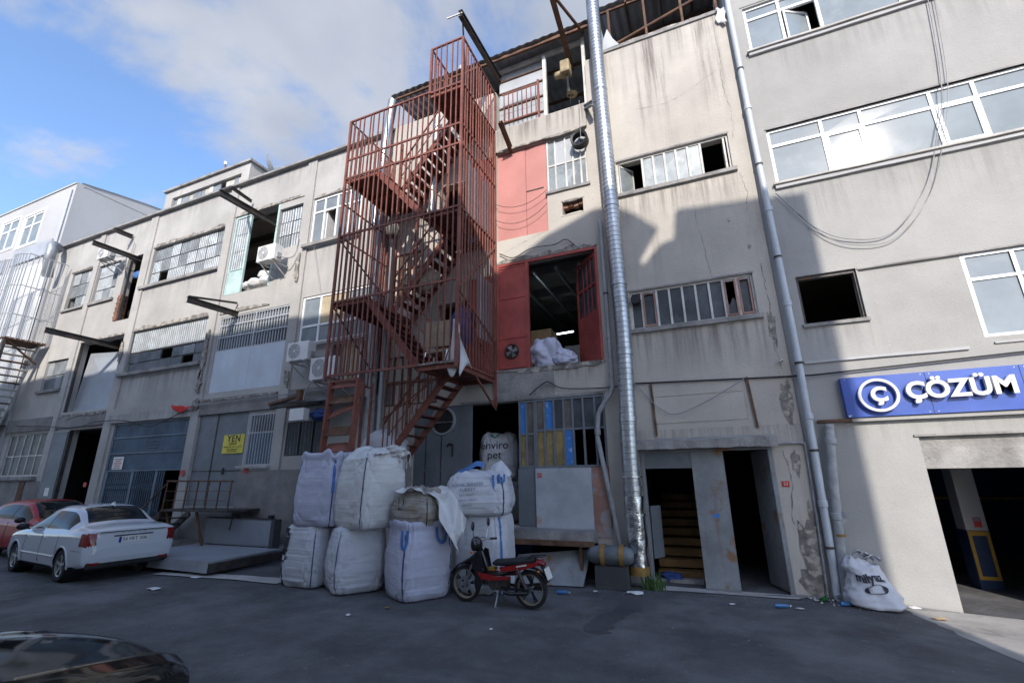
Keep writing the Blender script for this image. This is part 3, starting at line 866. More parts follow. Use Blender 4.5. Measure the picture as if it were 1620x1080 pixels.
    for q in ((-4.59,-1.965,7.25,7.32),(-4.59,-4.54,4.5,7.25),(-2.02,-1.965,4.5,7.25),(-3.81,-3.73,4.5,7.25)): m.box(q[0],q[1],y-.02,y+.06,q[2],q[3])
    fr = m.build('loading_door', 'red_paint', b); fr['label'] = 'red steel loading door standing open'
    leaf = MB().box(-4.535, -3.815, y+.0, y+.03, 4.52, 7.24)
    leaf.build('fixed_leaf', 'red_paint', fr)
    m = MB()
    for z in (4.55,5.30,6.35,7.2): m.box(-4.53, -3.82, y-.014, y-.002, z-.018, z+.018)
    m.build('rib', 'red_paint', fr)
    m = MB(); m.lathe([(.17,-.02),(.185,-.02),(.185,.03),(.17,.03)], (-4.20, y-.01, 4.95), (0,1,0), 28); m.build('fan_ring', 'black_paint', fr)
    MB().lathe([(.001,0),(.17,0)], (-4.20, y+.018-.02, 4.95), (0,1,0), 28).build('fan_dark', 'black_paint', fr)
    m = MB()
    for k in range(4):
        t = k*math.pi/2+.3
        for s_, (r0, r1, w0, w1) in enumerate(((.03,.15,.03,.09),)):
            c, s = math.cos(t), math.sin(t); cx, cz = -4.20, 4.95
            m.add([(cx+r0*c-w0*s, y-.012, cz+r0*s+w0*c),(cx+r1*c-w1*s*.9, y-.02, cz+r1*s+w1*c*.9),(cx+r1*c+w1*s*.4, y-.005, cz+r1*s-w1*c*.4),(cx+r0*c+w0*s, y-.008, cz+r0*s-w0*c)], [(0,1,2,3)])
    m.lathe([(.035,-.02),(.035,.01),(.001,-.02)], (-4.20, y-.012, 4.95), (0,1,0), 12)
    m.build('fan_blades', 'bike_metal', fr)
    # the open right-hand leaf, swung inwards
    ang = R(46); hx, hy = -2.03, y+.02; L = .95
    def lf(u, v): return (hx-u*math.cos(ang)+v*math.sin(ang), hy+u*math.sin(ang)+v*math.cos(ang))
    def lbox(m, u0, u1, z0, z1, v0=0, v1=.03):
        q = [lf(u0,v0), lf(u1,v0), lf(u1,v1), lf(u0,v1)]
        m.slab([q[3],q[2],q[1],q[0]], z0, z1)
    m = MB(); lbox(m, 0, L, 4.54, 5.75); lbox(m, 0, L, 7.1, 7.22); lbox(m, 0, .07, 5.75, 7.1); lbox(m, L-.07, L, 5.75, 7.1)
    for u in (.24,.43,.62): lbox(m, u-.02, u+.02, 5.75, 7.1)
    lbox(m, .07, L-.07, 6.40, 6.46, .002, .028)
    lo = m.build('open_leaf', 'red_paint', fr)
    for u in (.07,.26,.45,.64):
        for z in (5.75, 6.46):
            mm = MB(); lbox(mm, u+.02, u+.17, z+.01, z+.6, .01, .016); mm.build('pane', 'glass_dark', lo)
    ragged(-4.62,-1.95,7.33,.16,y,.02,21).build('broken_plaster', 'broken_plaster', b)
    ragged(-4.6,-1.95,4.50,.14,y,.03,22,up=False).build('broken_plaster', 'broken_plaster', b)
    MB().box(-4.6, -3.15, y-.02, y+.02, 3.78, 4.42).build('bare_concrete', 'concrete', b)
    # inside the first floor: strip lamp
    MB().tube((-4.34,12.6,6.06), (-3.33,12.6,6.10), .022, n=8).build('strip_lamp', 'tube_lamp', b)
    MB().path(sag((-2.6,10.6,7.2),(-2.75,11.0,6.3),-.05,6), .012).build('hanging_wire', 'cable_grey', b)
    for k_, (x_, y_, w_, h_, mt_) in enumerate(((-4.35,10.9,.45,.9,'yellow_paint'),(-4.3,11.6,.6,1.5,'cardboard'),(-3.5,12.2,.7,1.1,'bag_white'),(-2.7,11.9,.6,.7,'cardboard'),(-2.4,12.8,.5,1.4,'zinc_sheet'))):
        MB().box(x_, x_+w_, y_, y_+w_, 4.46, 4.46+h_).build('stored_box', mt_, b, bevel=.02)
    for k_ in range(3): MB().box(-4.6, -1.95, 11.2+k_*1.6, 11.4+k_*1.6, 7.42, 7.69).build('ceiling_beam', 'interior', b)
    for k_ in range(4): MB().tube((-4.4+k_*.62,10.5,7.2), (-4.4+k_*.62,16.0,7.2), .05, n=8).build('ceiling_pipe', 'galv', b)
    # ---- ground floor loading bay
    m = MB(); m.box(-5.60, -2.0, y-.01, y+.25, 3.745, 3.80); m.build('lintel_edge', 'concrete', b)
    def pg(i, j):
        if i == 0: return 'pane_blue' if j == 1 else 'pane_ochre'
        if i == 1: return 'pane_brown'
        return None
    g = grid_window(b, -4.06, -3.655, 2.20, 3.72, y+.06, [-3.87], [2.95], 'door_grey', pg, w=.04, name='sidelight')
    def ph(i, j):
        return ([ 'pane_ochre','pane_ochre','pane_ochre','pane_blue',None,None,None] if j == 0 else ['pane_brown','pane_blue','glass_dark','pane_brown','glass_dark','glass_dark','glass_dark'])[i]
    g = grid_window(b, -3.65, -2.035, 2.20, 3.73, y+.05, [-3.42,-3.20,-2.97,-2.76,-2.52,-2.26], [3.02], 'door_grey', ph, w=.045, name='sidelight')
    m = MB()
    MB().box(-4.085, -3.66, y+.0, y+.05, .97, 2.19).build('door_panel', 'door_grey', b)
    MB().box(-3.655, -2.40, y-.05, y+.0, .90, 2.19).build('patched_panel', 'patched_panel', b)
    MB().box(-2.395, -2.05, y-.02, y+.03, .80, 2.19).build('patched_panel', 'pink_panel', b)
    pn = MB().box(-3.60, -3.51, y-.062, y-.052, 2.0, 2.09).build('house_number', 'sign_red', b)
    text('digits', '21', .07, (-3.555, y-.064, 2.045), 'sign_white', pn, extrude=.001)
    # grey sheet door with round ventilator, left of the opening
    dd = MB().box(-6.95, -5.60, y+.05, y+.09, .55, 3.74).build('sheet_door', 'door_grey', b)
    MB().box(-5.598, -5.30, y+.04, y+.08, .98, 3.74).build('sheet_door_edge', 'door_grey', b)
    for z in (2.2,): MB().box(-6.94, -5.62, y+.038, y+.049, z-.02, z+.02).build('rib', 'door_grey', dd)
    for x in (-6.6,-6.15): MB().box(x-.012, x+.012, y+.040, y+.049, .6, 3.1).build('seam', 'dark_steel', dd)
    m = MB(); m.lathe([(.30,-.05),(.345,-.05),(.345,.08),(.30,.08)], (-6.10, y+.03, 3.38), (0,1,0), 32); m.build('ventilator_ring', 'door_grey_light', dd)
    MB().lathe([(.001,0),(.30,0)], (-6.10, y+.045, 3.38), (0,1,0), 32).build('ventilator_dark', 'black_paint', dd)
    MB().box(-6.38, -5.82, y+.005, y+.035, 3.33, 3.36).build('ventilator_bar', 'bike_metal', dd)
    MB().path([(-5.98,y+.02,2.75),(-5.9,y+.01,2.82),(-5.82,y+.02,2.78),(-5.82,y+.02,2.5)], .02).build('handle', 'black_paint', dd)
    # dock slab
    m = MB(); m.slab([(-5.6,9.45),(-2.35,9.45),(-2.35,9.99),(-5.6,9.99)], .74, .965); m.build('dock_slab', 'concrete', b)
    MB().box(-5.6, -2.3, 9.40, 9.449, .70, .80).build('dock_steel_edge', 'rust', b)
    MB().box(-2.62, -2.56, 9.5, 9.56, 0, .70).build('dock_post', 'rust', b)
    MB().box(-2.35, -1.75, 9.80, 9.99, 0, .42).build('plinth', 'interior_dark', b)
    # ---- windows and doors behind the stair cage
    grid_window(b, -7.95, -6.3, 3.85, 5.2, y+.06, [-7.68,-7.42,-7.15,-6.88,-6.6], [4.45], 'rust', lambda i, j: 'cream_board' if (i+j) % 5 else 'glass_dusty')
    grid_window(b, -7.9, -6.9, 6.8, 8.3, y+.06, [-7.65,-7.4,-7.15], [7.3,7.8], 'rust', lambda i, j: 'cream_board')
    for z in (4.35, 8.0):
        MB().box(-5.395, -4.66, y-.035, y-.003, z, z+2.7).build('sheet_door', 'red_paint', b)
    # ---- entrance on the right
    c = MB(); rnd = random.Random(4); rows = []
    for i in range(21):
        x = -1.46+i*(2.58/20); j = lambda s: rnd.uniform(-s, s)
        rows.append([(x,9.72+j(.03),2.50+j(.012)),(x,9.70+j(.02),2.66+j(.02)),(x,9.99,2.72+j(.01)),(x,9.99,2.52)])
    c.rows([[r[k] for r in rows] for k in (0,1,2,3,0)]); c.add(rows[0], [(0,1,2,3)]); c.add(rows[-1], [(3,2,1,0)])
    c.build('canopy_slab', 'concrete', b)
    m = MB()
    for q in ((-1.365,-1.30,0,2.45),(-.40,-.30,0,2.45),(.955,1.03,0,2.45),(-1.365,1.03,2.45,2.5)): m.box(q[0],q[1],y-.02,y+.08,q[2],q[3])
    fr = m.build('entrance_frame', 'door_rusty', b)
    MB().box(-1.299, -.401, y+.0, y+.04, 2.14, 2.449).build('fanlight_panel', 'door_grey', fr)
    MB().box(-.299, .185, y-.01, y+.03, .02, 2.449).build('door_leaf', 'door_rusty', fr)
    MB().box(-.12, -.02, y-.014, y-.011, 1.23, 1.30).build('sticker', 'pane_blue', fr)
    ang2 = R(72); m = MB(); hx2, hy2 = .95, y+.05; L2 = .76
    q = [(hx2,hy2),(hx2-L2*math.cos(ang2),hy2+L2*math.sin(ang2)),(hx2-L2*math.cos(ang2)+.035,hy2+L2*math.sin(ang2)+.01),(hx2+.035,hy2+.01)]
    m.slab(q, .03, 2.44); m.build('open_leaf', 'door_rusty', fr)
    m = MB(); m.slab([(-1.29,y+.1),(-1.14,y+.45),(-1.12,y+.44),(-1.27,y+.09)], .45, 1.42); m.build('meter_box', 'door_grey', fr)
    for k in range(9):
        MB().box(-1.30, -.42, y+.65+k*.26, y+.95+k*.26, .02+k*.175, .16+k*.175).build('step', 'wood_step', fr)
    MB().box(-1.36, -.44, y+.35, y+.6, .0, .06).build('threshold', 'concrete', fr)
    MB().box(-.40, -.36, y+.3, 13.5, 0, 3.9).build('stairwell_wall', 'interior', fr)
    n_ = MB().box(1.10, 1.22, y-.012, y-.002, 1.78, 1.88).build('house_number', 'sign_red', b)
    text('digits', '23', .075, (1.16, y-.0135, 1.83), 'sign_white', n_, extrude=.001)
    MB().box(-.99, .74, y-.012, y-.002, 3.03, 3.045).build('panel_line', 'plaster_beige', b)
    MB().box(-.99, .74, y-.012, y-.002, 3.58, 3.595).build('panel_line', 'plaster_beige', b)
    for x in (-.99,.725): MB().box(x, x+.015, y-.012, y-.002, 3.045, 3.58).build('panel_line', 'plaster_beige', b)
    for (x0, z0, x1, z1) in ((-1.02,3.86,-1.0,2.78),(1.02-.22,3.84,1.02-.16,2.85)):
        m = MB().bar((x0,y-.03,z0), (x1,y-.03,z1), .04, .03); m.build('rusty_bracket', 'rust', b)
    # plaster fallen off near the downpipe, showing rough concrete
    rnd = random.Random(12)
    for kk_, (cx, cz, w_, h_) in enumerate(((1.42,3.35,.13,.55),(1.40,4.8,.09,.45),(1.38,2.2,.08,.3),(1.48,1.1,.05,.5),(1.36,.75,.18,.6),(1.30,.25,.24,.25),(.95,7.3,.03,.06),(1.25,6.6,.03,.05))):
        n = 14; poly = []
        for i in range(n):
            t = 2*math.pi*i/n; k = rnd.uniform(.55,1.1); poly.append((min(1.56, cx+w_*k*math.cos(t)), max(.02, cz+h_*k*math.sin(t))))
        MB().prism(poly, y-.004-.0025*kk_, y+.01).build('bare_patch', 'broken_plaster', b)
    # hairline cracks in the plaster
    def crack(pts, wd, seed):
        rnd = random.Random(seed); P = smooth_path([(x, 0, z) for x, z in pts], 8); a_, c_ = [], []
        for i, p in enumerate(P):
            o_ = rnd.uniform(-.02,.02); k_ = wd*rnd.uniform(.3,1.0)*(0.2 if i in (0, len(P)-1) else 1)
            a_.append((p.x+o_-k_, y-.003, p.z+rnd.uniform(-.01,.01))); c_.append((p.x+o_+k_, y-.003, p.z+rnd.uniform(-.01,.01)))
        MB().rows([a_, c_]).build('crack', 'broken_plaster', b)
    crack([(.30,8.0),(.33,7.2),(.42,6.4),(.44,6.05)], .006, 1); crack([(1.38,6.2),(1.42,5.4),(1.36,4.6),(1.45,3.9)], .012, 2); crack([(1.20,2.45),(1.26,1.9),(1.18,1.3),(1.30,.7)], .012, 3)
    crack([(-.9,10.9),(.0,10.8),(.6,11.0),(1.2,11.3)], .005, 4); crack([(-3.1,4.4),(-3.12,4.1),(-3.08,3.85)], .008, 5); crack([(1.35,11.9),(1.28,10.9),(1.36,10.0),(1.30,9.3)], .008, 6)
    crack([(-4.5,7.6),(-4.1,7.75),(-3.5,7.95),(-3.2,8.0)], .008, 7); crack([(1.32,8.4),(1.38,7.9),(1.30,7.4)], .010, 8)
    # ---- terrace on the roof
    MB().box(-4.62, -1.93, y+.25, 16.8, 11.36, 11.5).build('terrace_floor', 'concrete', b)
    for k in range(3):
        z0 = 11.56+k*.78
        MB().box(-4.62, -3.19, y+.28, y+.31, z0, z0+.77).build('terrace_screen', 'white_sheet', b)
    for z in (12.0,12.55,13.1,13.55): MB().box(-4.62, -3.19, y+.24, y+.275, z-.02, z+.02).build('screen_rail', 'rust', b)
    MB().box(-3.18, -3.08, y+.1, y+.2, 11.5, 13.86).build('terrace_post', 'old_white', b)
    MB().box(-2.02, -1.93, y+.1, y+.2, 11.5, 13.95).build('terrace_post', 'old_white', b)
    m = MB(); m.corr(-4.6, -1.5, 11.5, 13.9, 12.6, .16, .02); m.build('terrace_back', 'zinc_sheet_dark', b)
    m = MB(); m.box(-4.42, -3.30, y+.0, y+.03, 12.76, 12.80); m.box(-4.42, -3.30, y+.0, y+.03, 11.78, 11.82); m.box(-3.33, -3.27, y-.01, y+.04, 11.5, 12.9)
    rl = m.build('terrace_railing', 'cage_red', b)
    bm_ = MB().box(-.012, .012, -.012, .012, 0, .94).mesh('baluster')
    bm_.materials.append(M['cage_red'])
    for k in range(8): place('baluster', bm_, None, rl, (-4.36+k*.14, y+.015, 11.82))
    # roofs: left part and higher right part, corrugated, with purlins
    def roof(x0, x1, ye, ze, yb, zb, nm):
        m = MB(); k = int((x1-x0)/.12); top = []; bot = []
        for i in range(k+1):
            x = x0+(x1-x0)*i/k; a = .016 if i % 2 else -.016
            top.append((x, ye, ze+a)); bot.append((x, yb, zb+a))
        m.rows([bot, top]); m.rows([[(p[0],p[1],p[2]-.012) for p in top], [(p[0],p[1],p[2]-.012) for p in bot]])
        r_ = m.build(nm, 'roof_sheet', b)
        for t in (.02,.2,.4,.6,.8):
            yy = ye+(yb-ye)*t; zz = ze+(zb-ze)*t-.08
            MB().box(x0, x1, yy-.03, yy+.03, zz-.05, zz+.03).build('purlin', 'rust', r_)
        return r_
    r1 = roof(-8.25, -1.55, 9.70, 14.02, 16.5, 14.9, 'roof')
    ragged(-8.2,-1.6,13.86,.1,9.78,.02,31).build('eave_board', 'rust', r1)
    r2 = roof(-1.50, 1.55, 9.98, 14.62, 16.5, 15.0, 'roof')
    for x in (-1.2,-.25,.65,1.45): MB().bar((x,10.1,13.0), (x,10.1,14.5), .06).build('roof_post', 'rust', r2)
    for x in (-.7,.2,1.0): MB().bar((x,10.0,14.52), (x,16.4,14.9), .05).build('rafter', 'rust', r2)
    MB().box(-1.5, 1.55, 13.6, 13.65, 11.5, 14.9).build('terrace_back', 'interior', b)
    MB().box(-1.45, 1.57, y-.04, y+.34, 12.972, 13.05).build('coping', 'concrete', b)
    ragged(-1.4,1.5,13.05,.06,y,.03,51).build('broken_coping', 'broken_plaster', b)
    m = MB().bar((-4.6,y+.2,13.86), (-1.95,y+.2,13.9), .1, .1); m.build('terrace_beam', 'old_white', b)
    return b
centre_building()

# ------------------------------------------------------------------ left: long grey workshop row
def sheet_window(b, x0, x1, z0, z1, y, cols, rows, mats, seed=0, fr='dark_steel', missing=(), name='window', pitch=.11):
    """opening closed with corrugated sheets, each sheet a sub-part"""
    rnd = random.Random(seed); w = (x1-x0)/cols; h = (z1-z0)/rows
    m = MB()
    for i in range(cols+1): m.bar((x0+w*i, y+.03, z0), (x0+w*i, y+.03, z1), .03, .03)
    for j in range(rows+1): m.bar((x0, y+.035, z0+h*j), (x1, y+.035, z0+h*j), .03, .035)
    f = m.build(name, fr, b)
    for i in range(cols):
        for j in range(rows):
            if (i, j) in missing: continue
            g = rnd.uniform(.0,.02); yy = y-.005+rnd.uniform(-.012,.008)
            mm = MB().corr(x0+w*i+.006, x0+w*(i+1)-.006-g*.4, z0+h*j+.012+g*.5, z0+h*(j+1)-.012-g, yy, pitch, .010)
            mm.build('sheet', mats[rnd.randrange(len(mats))], f)
    return f

def left_building():
    b = thing('long_grey_workshop', 'long grey workshop row with sheet-metal windows and hoist beams left of the stair cage', 'building', (-18, 10, 0))
    y = 10.10; X0, X1 = -28.05, -8.26; TOP = 12.9
    holes = [(-11.54,-9.45,9.5,11.24),(-15.45,-13.2,8.35,11.52),(-13.15,-11.95,9.65,11.27),(-20.25,-15.95,9.6,11.26),(-22.0,-20.85,8.33,11.2),(-24.12,-22.5,9.48,11.24),(-26.2,-24.58,9.45,11.27),
             (-11.5,-8.75,6.02,7.62),(-10.15,-8.75,4.55,5.95),(-15.34,-11.97,4.82,7.5),(-20.42,-15.97,6.0,7.66),(-24.0,-20.88,4.74,7.65),(-26.3,-24.6,5.8,7.1),
             (-20.2,-15.98,0,4.07),(-23.1,-20.92,0,4.0),(-27.7,-24.7,2.3,4.0),(-15.5,-13.2,1.27,4.13),(-13.14,-12.0,2.44,4.0),(-11.5,-9.98,2.68,3.65)]
    wall('wall', 'plaster_grey', b, X0, X1, 0, TOP, y, .3, holes)
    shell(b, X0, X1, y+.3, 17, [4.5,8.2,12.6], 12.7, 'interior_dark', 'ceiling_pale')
    # pilasters and floor beams stand proud of the infill
    for x, w_ in ((-11.78,.40),(-15.72,.40),(-20.62,.46),(-24.33,.36),(-8.5,.40)):
        MB().box(x-w_/2, x+w_/2, 10.045, y+.02, 0, TOP-.03).build('pilaster', 'plaster_grey', b)
    for (x0, x1) in ((-28.0,-24.51),(-24.15,-20.86),(-20.38,-15.93),(-15.51,-11.99),(-11.57,-8.71)):
        MB().box(x0, x1, 10.03, y+.02, 4.1, 4.62).build('floor_beam', 'plaster_dirty' if x0 > -16 or x0 < -20.5 else 'plaster_grey', b)
    MB().box(X0, X1, 9.93, y+.32, TOP-.02, TOP+.06).build('coping', 'concrete', b)
    MB().box(X0, -24.2, 10.0, y+.3, TOP+.061, TOP+.12).build('coping', 'plaster_grey', b)
    # broken plaster over openings
    k = 0
    for (x0, x1, z, h, up) in ((-20.3,-15.9,11.28,.20,True),(-15.5,-11.95,11.53,.16,True),(-11.55,-9.4,11.26,.14,True),(-20.45,-15.95,7.68,.18,True),(-15.4,-13.0,7.62,.16,True),
                               (-24.0,-20.85,7.66,.10,True),(-20.3,-15.9,4.10,.25,True),(-24.1,-20.9,4.62,.22,False),(-15.5,-12.0,4.60,.12,False),(-26.3,-24.5,11.3,.10,True)):
        k += 1
        ragged(x0, x1, z, h, y if up else 10.03, .03 if up else .02, k, up).build('broken_plaster', 'broken_plaster', b)
    for (cx, cz, w_, h_) in ((-15.75,6.3,.16,1.0),(-15.75,5.2,.14,.5),(-11.85,8.7,.12,.7),(-20.75,6.9,.12,.5),(-15.7,4.5,.2,.3),(-11.7,5.0,.16,.3)):
        rnd = random.Random(int(cz*10)); poly = []
        for i in range(14):
            t = 2*math.pi*i/14; q = rnd.uniform(.5,1.1); poly.append((cx+w_*q*math.cos(t), cz+h_*q*math.sin(t)))
        MB().prism(poly, 9.992, 10.02).build('bare_patch', 'broken_plaster', b)
    # ---- second floor
    z = ['zinc_sheet','zinc_sheet','zinc_sheet','zinc_sheet_dark']
    pvc_window(b, -11.54, -9.45, 9.5, 11.24, y+.10, [-11.05,-10.5,-9.95], 10.72, gl=['glass_sky','glass_sky','glass','glass_sky','glass_sky','glass_sky'], open_=((1,0),), w=.065)
    MB().box(-11.0, -10.96, y+.1, y+.55, 9.56, 10.69).build('sash', 'white_pvc', b)
    sheet_window(b, -20.25, -15.95, 9.6, 11.26, y+.10, 8, 3, z, 3, missing=((1,0),))
    sill(b, -20.6, -15.92, 9.47, 9.58, 10.04, .06, 'concrete')
    sheet_window(b, -13.15, -11.95, 9.65, 11.27, y+.10, 2, 3, z, 4)
    sheet_window(b, -24.12, -22.5, 9.48, 11.24, y+.10, 3, 3, z, 5)
    sheet_window(b, -26.2, -24.58, 9.45, 11.27, y+.10, 3, 3, ['zinc_sheet','zinc_sheet_dark'], 6, missing=((0,0),))
    sill(b, -26.3, -24.5, 9.36, 9.45, 10.06, .05); sill(b, -24.15, -22.4, 9.36, 9.47, 10.06, .05); sill(b, -11.72, -9.3, 9.38, 9.49, 10.0, .07)
    # mint steel leaf folded open beside the loading hole
    d = MB().box(-15.40, -14.62, y+.02, y+.05, 8.37, 9.28).build('loading_door', 'mint_paint', b); d['label'] = 'pale green steel leaf of the upper loading door'
    m = MB()
    for x in (-15.42,-14.66): m.box(x, x+.06, y-.0, y+.07, 8.36, 11.48)
    m.box(-15.36, -14.66, y-.0, y+.07, 11.42, 11.48); m.box(-15.36, -14.66, y-.0, y+.07, 9.28, 9.33)
    m.build('leaf_frame', 'mint_paint', d)
    for j in range(3):
        MB().corr(-15.35, -14.67, 9.34+j*.695, 9.34+j*.695+.68, y+.03, .11, .010).build('sheet', 'zinc_sheet', d)
    MB().box(-13.24, -13.16, y-.01, y+.2, 8.36, 11.5).build('door_post', 'mint_paint', d)
    # brick jamb and dark hole (left loading hole)
    for j in range(11):
        MB().box(-22.02-.05*(j % 2), -21.82, y-.03, y+.25, 8.36+j*.105, 8.36+j*.105+.09).build('brick', 'brick', b)
    MB().box(-21.80, -21.74, y-.0, y+.08, 8.33, 11.2).build('door_post', 'dark_steel', b)
    MB().corr(-21.6, -20.9, 9.8, 11.1, y+.4, .12, .012).build('inner_sheet', 'zinc_sheet_dark', b)
    for k_, (x_, y_, w_, z_, h_, mt_) in enumerate(((-14.5,11.6,.7,8.2,1.6,'cardboard'),(-13.7,12.2,.5,8.2,1.2,'red_paint'),(-23.4,11.6,.8,4.5,1.3,'cardboard'),(-22.5,13.2,.8,0.05,1.6,'zinc_sheet'),(-21.8,12.9,.7,0.05,1.1,'cardboard'))):
        MB().box(x_, x_+w_, y_, y_+w_, z_, z_+h_).build('stored_box', mt_, b, bevel=.02)
    for k_ in range(4): MB().box(-28, -8.6, 11.0+k_*1.5, 11.2+k_*1.5, 12.1, 12.39).build('ceiling_beam', 'interior', b)
    # ---- first floor
    pvc_window(b, -11.5, -8.75, 6.02, 7.62, y+.10, [-10.75,-9.7], 6.62, gl=['glass_sky','glass_sky','glass_sky','tan_board','glass_sky','glass_sky'], w=.07)
    pvc_window(b, -10.15, -8.75, 4.55, 5.95, y+.12, [-9.75,-9.4,-9.05], None, gl=['glass_dark','tan_board','tan_board','glass_dark'], w=.05)
    sill(b, -11.55, -8.7, 5.90, 6.0, 10.0, .05)
    sheet_window(b, -20.42, -15.97, 6.0, 6.78, y+.10, 7, 2, ['zinc_sheet_dark','zinc_sheet_dark','zinc_sheet'], 8, missing=((3,1),(5,0)))
    f = MB().box(-20.42, -15.97, y+.09, y+.14, 6.785, 6.82).build('window_rail', 'dark_steel', b)
    MB().corr(-20.40, -15.98, 6.83, 7.65, y+.08, .12, .012).build('upper_sheet', 'zinc_sheet', b)
    sill(b, -20.62, -15.9, 5.87, 5.99, 10.02, .08)
    # big white panel with barred upper half
    p = MB(); yy = y+.02
    for q in ((-15.34,-13.60),(-13.59,-11.98)):
        p.box(q[0], q[1], yy, yy+.04, 4.83, 6.25)
    pan = p.build('barred_panel', 'panel_bluewhite', b); pan['label'] = 'pale panel with white barred upper half'
    MB().box(-15.30, -12.02, yy+.10, yy+.12, 6.25, 7.46).build('pane', 'glass_dark', pan)
    MB().box(-15.30, -12.02, yy+.08, yy+.098, 7.05, 7.46).build('upper_sheet', 'zinc_sheet', pan)
    m = MB()
    for zz in (6.27,6.75,7.18,7.47): m.box(-15.34, -11.98, yy-.005, yy+.035, zz-.02, zz+.02)
    for xx in (-15.34,-13.61,-12.02): m.box(xx, xx+.05, yy-.008, yy+.04, 6.25, 7.5)
    m.build('panel_frame', 'bars_white', pan)
    bar_ = MB().box(-.013, .013, -.013, .013, 0, 1.2).mesh('bar'); bar_.materials.append(M['bars_white'])
    for kx in range(26):
        x = -15.24+kx*.127
        if abs(x+13.585) < .05: continue
        place('bar', bar_, None, pan, (x, yy+.02, 6.27))
    # tilted inner sheet in the left bay opening
    m = MB(); m.add([(-23.95,10.35,4.76),(-20.95,10.35,4.76),(-20.95,10.9,7.2),(-23.95,10.5,7.3)], [(0,1,2,3)]); m.add([(-23.95,10.38,4.76),(-20.95,10.38,4.76),(-20.95,10.93,7.2),(-23.95,10.53,7.3)], [(3,2,1,0)])
    m.build('inner_sheet', 'grey_sheet', b)
    MB().box(-24.0, -23.93, y, y+.1, 4.74, 7.62).build('door_post', 'dark_steel', b)
    sheet_window(b, -26.3, -24.6, 5.8, 7.1, y+.10, 4, 2, ['zinc_sheet_dark','zinc_sheet'], 9)
    sill(b, -26.4, -24.55, 5.68, 5.79, 10.04, .05)
    # ---- ground floor
    g = MB()
    for zz in (2.36,2.40,3.0,3.55,4.05): g.box(-20.18, -16.0, y+.03, y+.09, zz-.025, zz+.025) if zz != 2.36 else None
    for xx in (-20.18,-16.06): g.box(xx, xx+.06, y+.028, y+.095, 0.15, 4.07)
    gate = g.build('workshop_gate', 'gate_blue', b); gate['label'] = 'blue sheet gate over a folding lattice'
    for j, (z0, z1) in enumerate(((2.43,2.97),(3.03,3.52),(3.58,4.02))):
        for i in range(6):
            a = -20.12+i*.675
            if j == 0 and i == 1: MB().corr(a+.12, a+.67, z0, z1, y+.06, .085, .010).build('sheet', 'gate_blue', gate); continue
            MB().corr(a, a+.67, z0, z1, y+.06, .085, .010).build('sheet', 'gate_blue', gate)
    for j in range(4): MB().box(-18.0, -17.4, y+.025, y+.045, 3.05+j*.11, 3.065+j*.11).build('vent_slat', 'gate_blue', gate)
    lat = MB()
    xs = [-20.08+.115*i for i in range(29)]
    for x in xs: lat.box(x-.012, x+.012, y+.02, y+.05, .16, 2.36)
    for i in range(len(xs)-1):
        for z0 in (.45, 1.15, 1.85):
            lat.bar((xs[i],y+.015,z0-.13), (xs[i+1],y+.015,z0+.13), .02, .006); lat.bar((xs[i],y+.012,z0+.13), (xs[i+1],y+.012,z0-.13), .02, .006)
    lat.build('folding_lattice', 'gate_blue', gate)
    for x in (-20.12,-18.6,-17.3): MB().box(x, x+.14, y+.0, y+.04, .16, 2.36).build('gate_stile', 'gate_blue', gate)
    nt_ = MB().box(-19.85, -19.25, y+.02, y+.03, 2.45, 2.88).build('notice', 'sign_white', gate)
    for j, (mt, w_) in enumerate((('print_faded',.42),('sign_red',.30),('sign_red',.44),('sign_red',.34),('print_faded',.36))):
        MB().box(-19.55-w_/2, -19.55+w_/2, y+.014, y+.019, 2.79-j*.075, 2.82-j*.075).build('notice_line', mt, nt_)
    # open bay with a sheet leaf at its left
    MB().box(-24.1, -23.15, y-.04, y+.0, 0.12, 3.95).build('sheet_door', 'door_grey', b)
    MB().box(-23.12, -23.05, y-.02, y+.1, .12, 4.0).build('door_post', 'dark_steel', b)
    MB().box(-22.8, -21.0, y+1.5, y+1.55, .1, 3.9).build('inner_door', 'door_grey', b)
    MB().box(-23.72, -23.42, y-.052, y-.042, 1.55, 1.85).build('notice', 'sign_white', b)
    grid_window(b, -27.7, -24.7, 2.3, 4.0, y+.10, [-27.1,-26.5,-25.9,-25.3], [3.1], 'old_white', lambda i, j: 'glass_dark')
    sill(b, -27.8, -24.6, 2.15, 2.28, 10.02, .1)
    MB().box(-28.0, -24.2, 10.02, y+.0, .1, 2.1).build('plinth', 'plaster_dirty', b)
    MB().box(-25.6, -25.2, 9.99, 10.015, 1.2, 2.1).build('rust_plate', 'rust', b)
    # dock door with the yellow sign
    dr = MB().box(-15.48, -14.62, y+.03, y+.07, 1.28, 4.12).build('dock_door', 'door_grey', b)
    MB().box(-14.61, -13.22, y+.035, y+.075, 1.28, 4.12).build('door_leaf', 'door_grey', dr)
    MB().box(-14.64, -14.60, y+.02, y+.028, 1.3, 4.1).build('seam', 'dark_steel', dr)
    MB().box(-14.05, -13.98, y+.0, y+.028, 2.2, 2.4).build('handle', 'black_paint', dr)
    MB().box(-15.46, -13.22, y+.02, y+.029, 2.30, 2.33).build('seam', 'dark_steel', dr)
    gw = grid_window(b, -13.14, -12.0, 2.44, 4.0, y+.06, [], [3.42], 'bars_white', lambda i, j: 'gate_blue' if j == 0 else 'glass_dark')
    for i in range(9): MB().box(-13.03+i*.115, -13.012+i*.115, y-.02, y-.004, 2.5, 3.96).build('bar', 'bars_white', gw)
    sill(b, -13.25, -11.95, 2.37, 2.44, 10.0, .07, 'concrete_pale')
    gw = grid_window(b, -11.5, -9.98, 2.68, 3.65, y+.06, [-11.0,-10.5], [], 'dark_steel', lambda i, j: 'glass_dark')
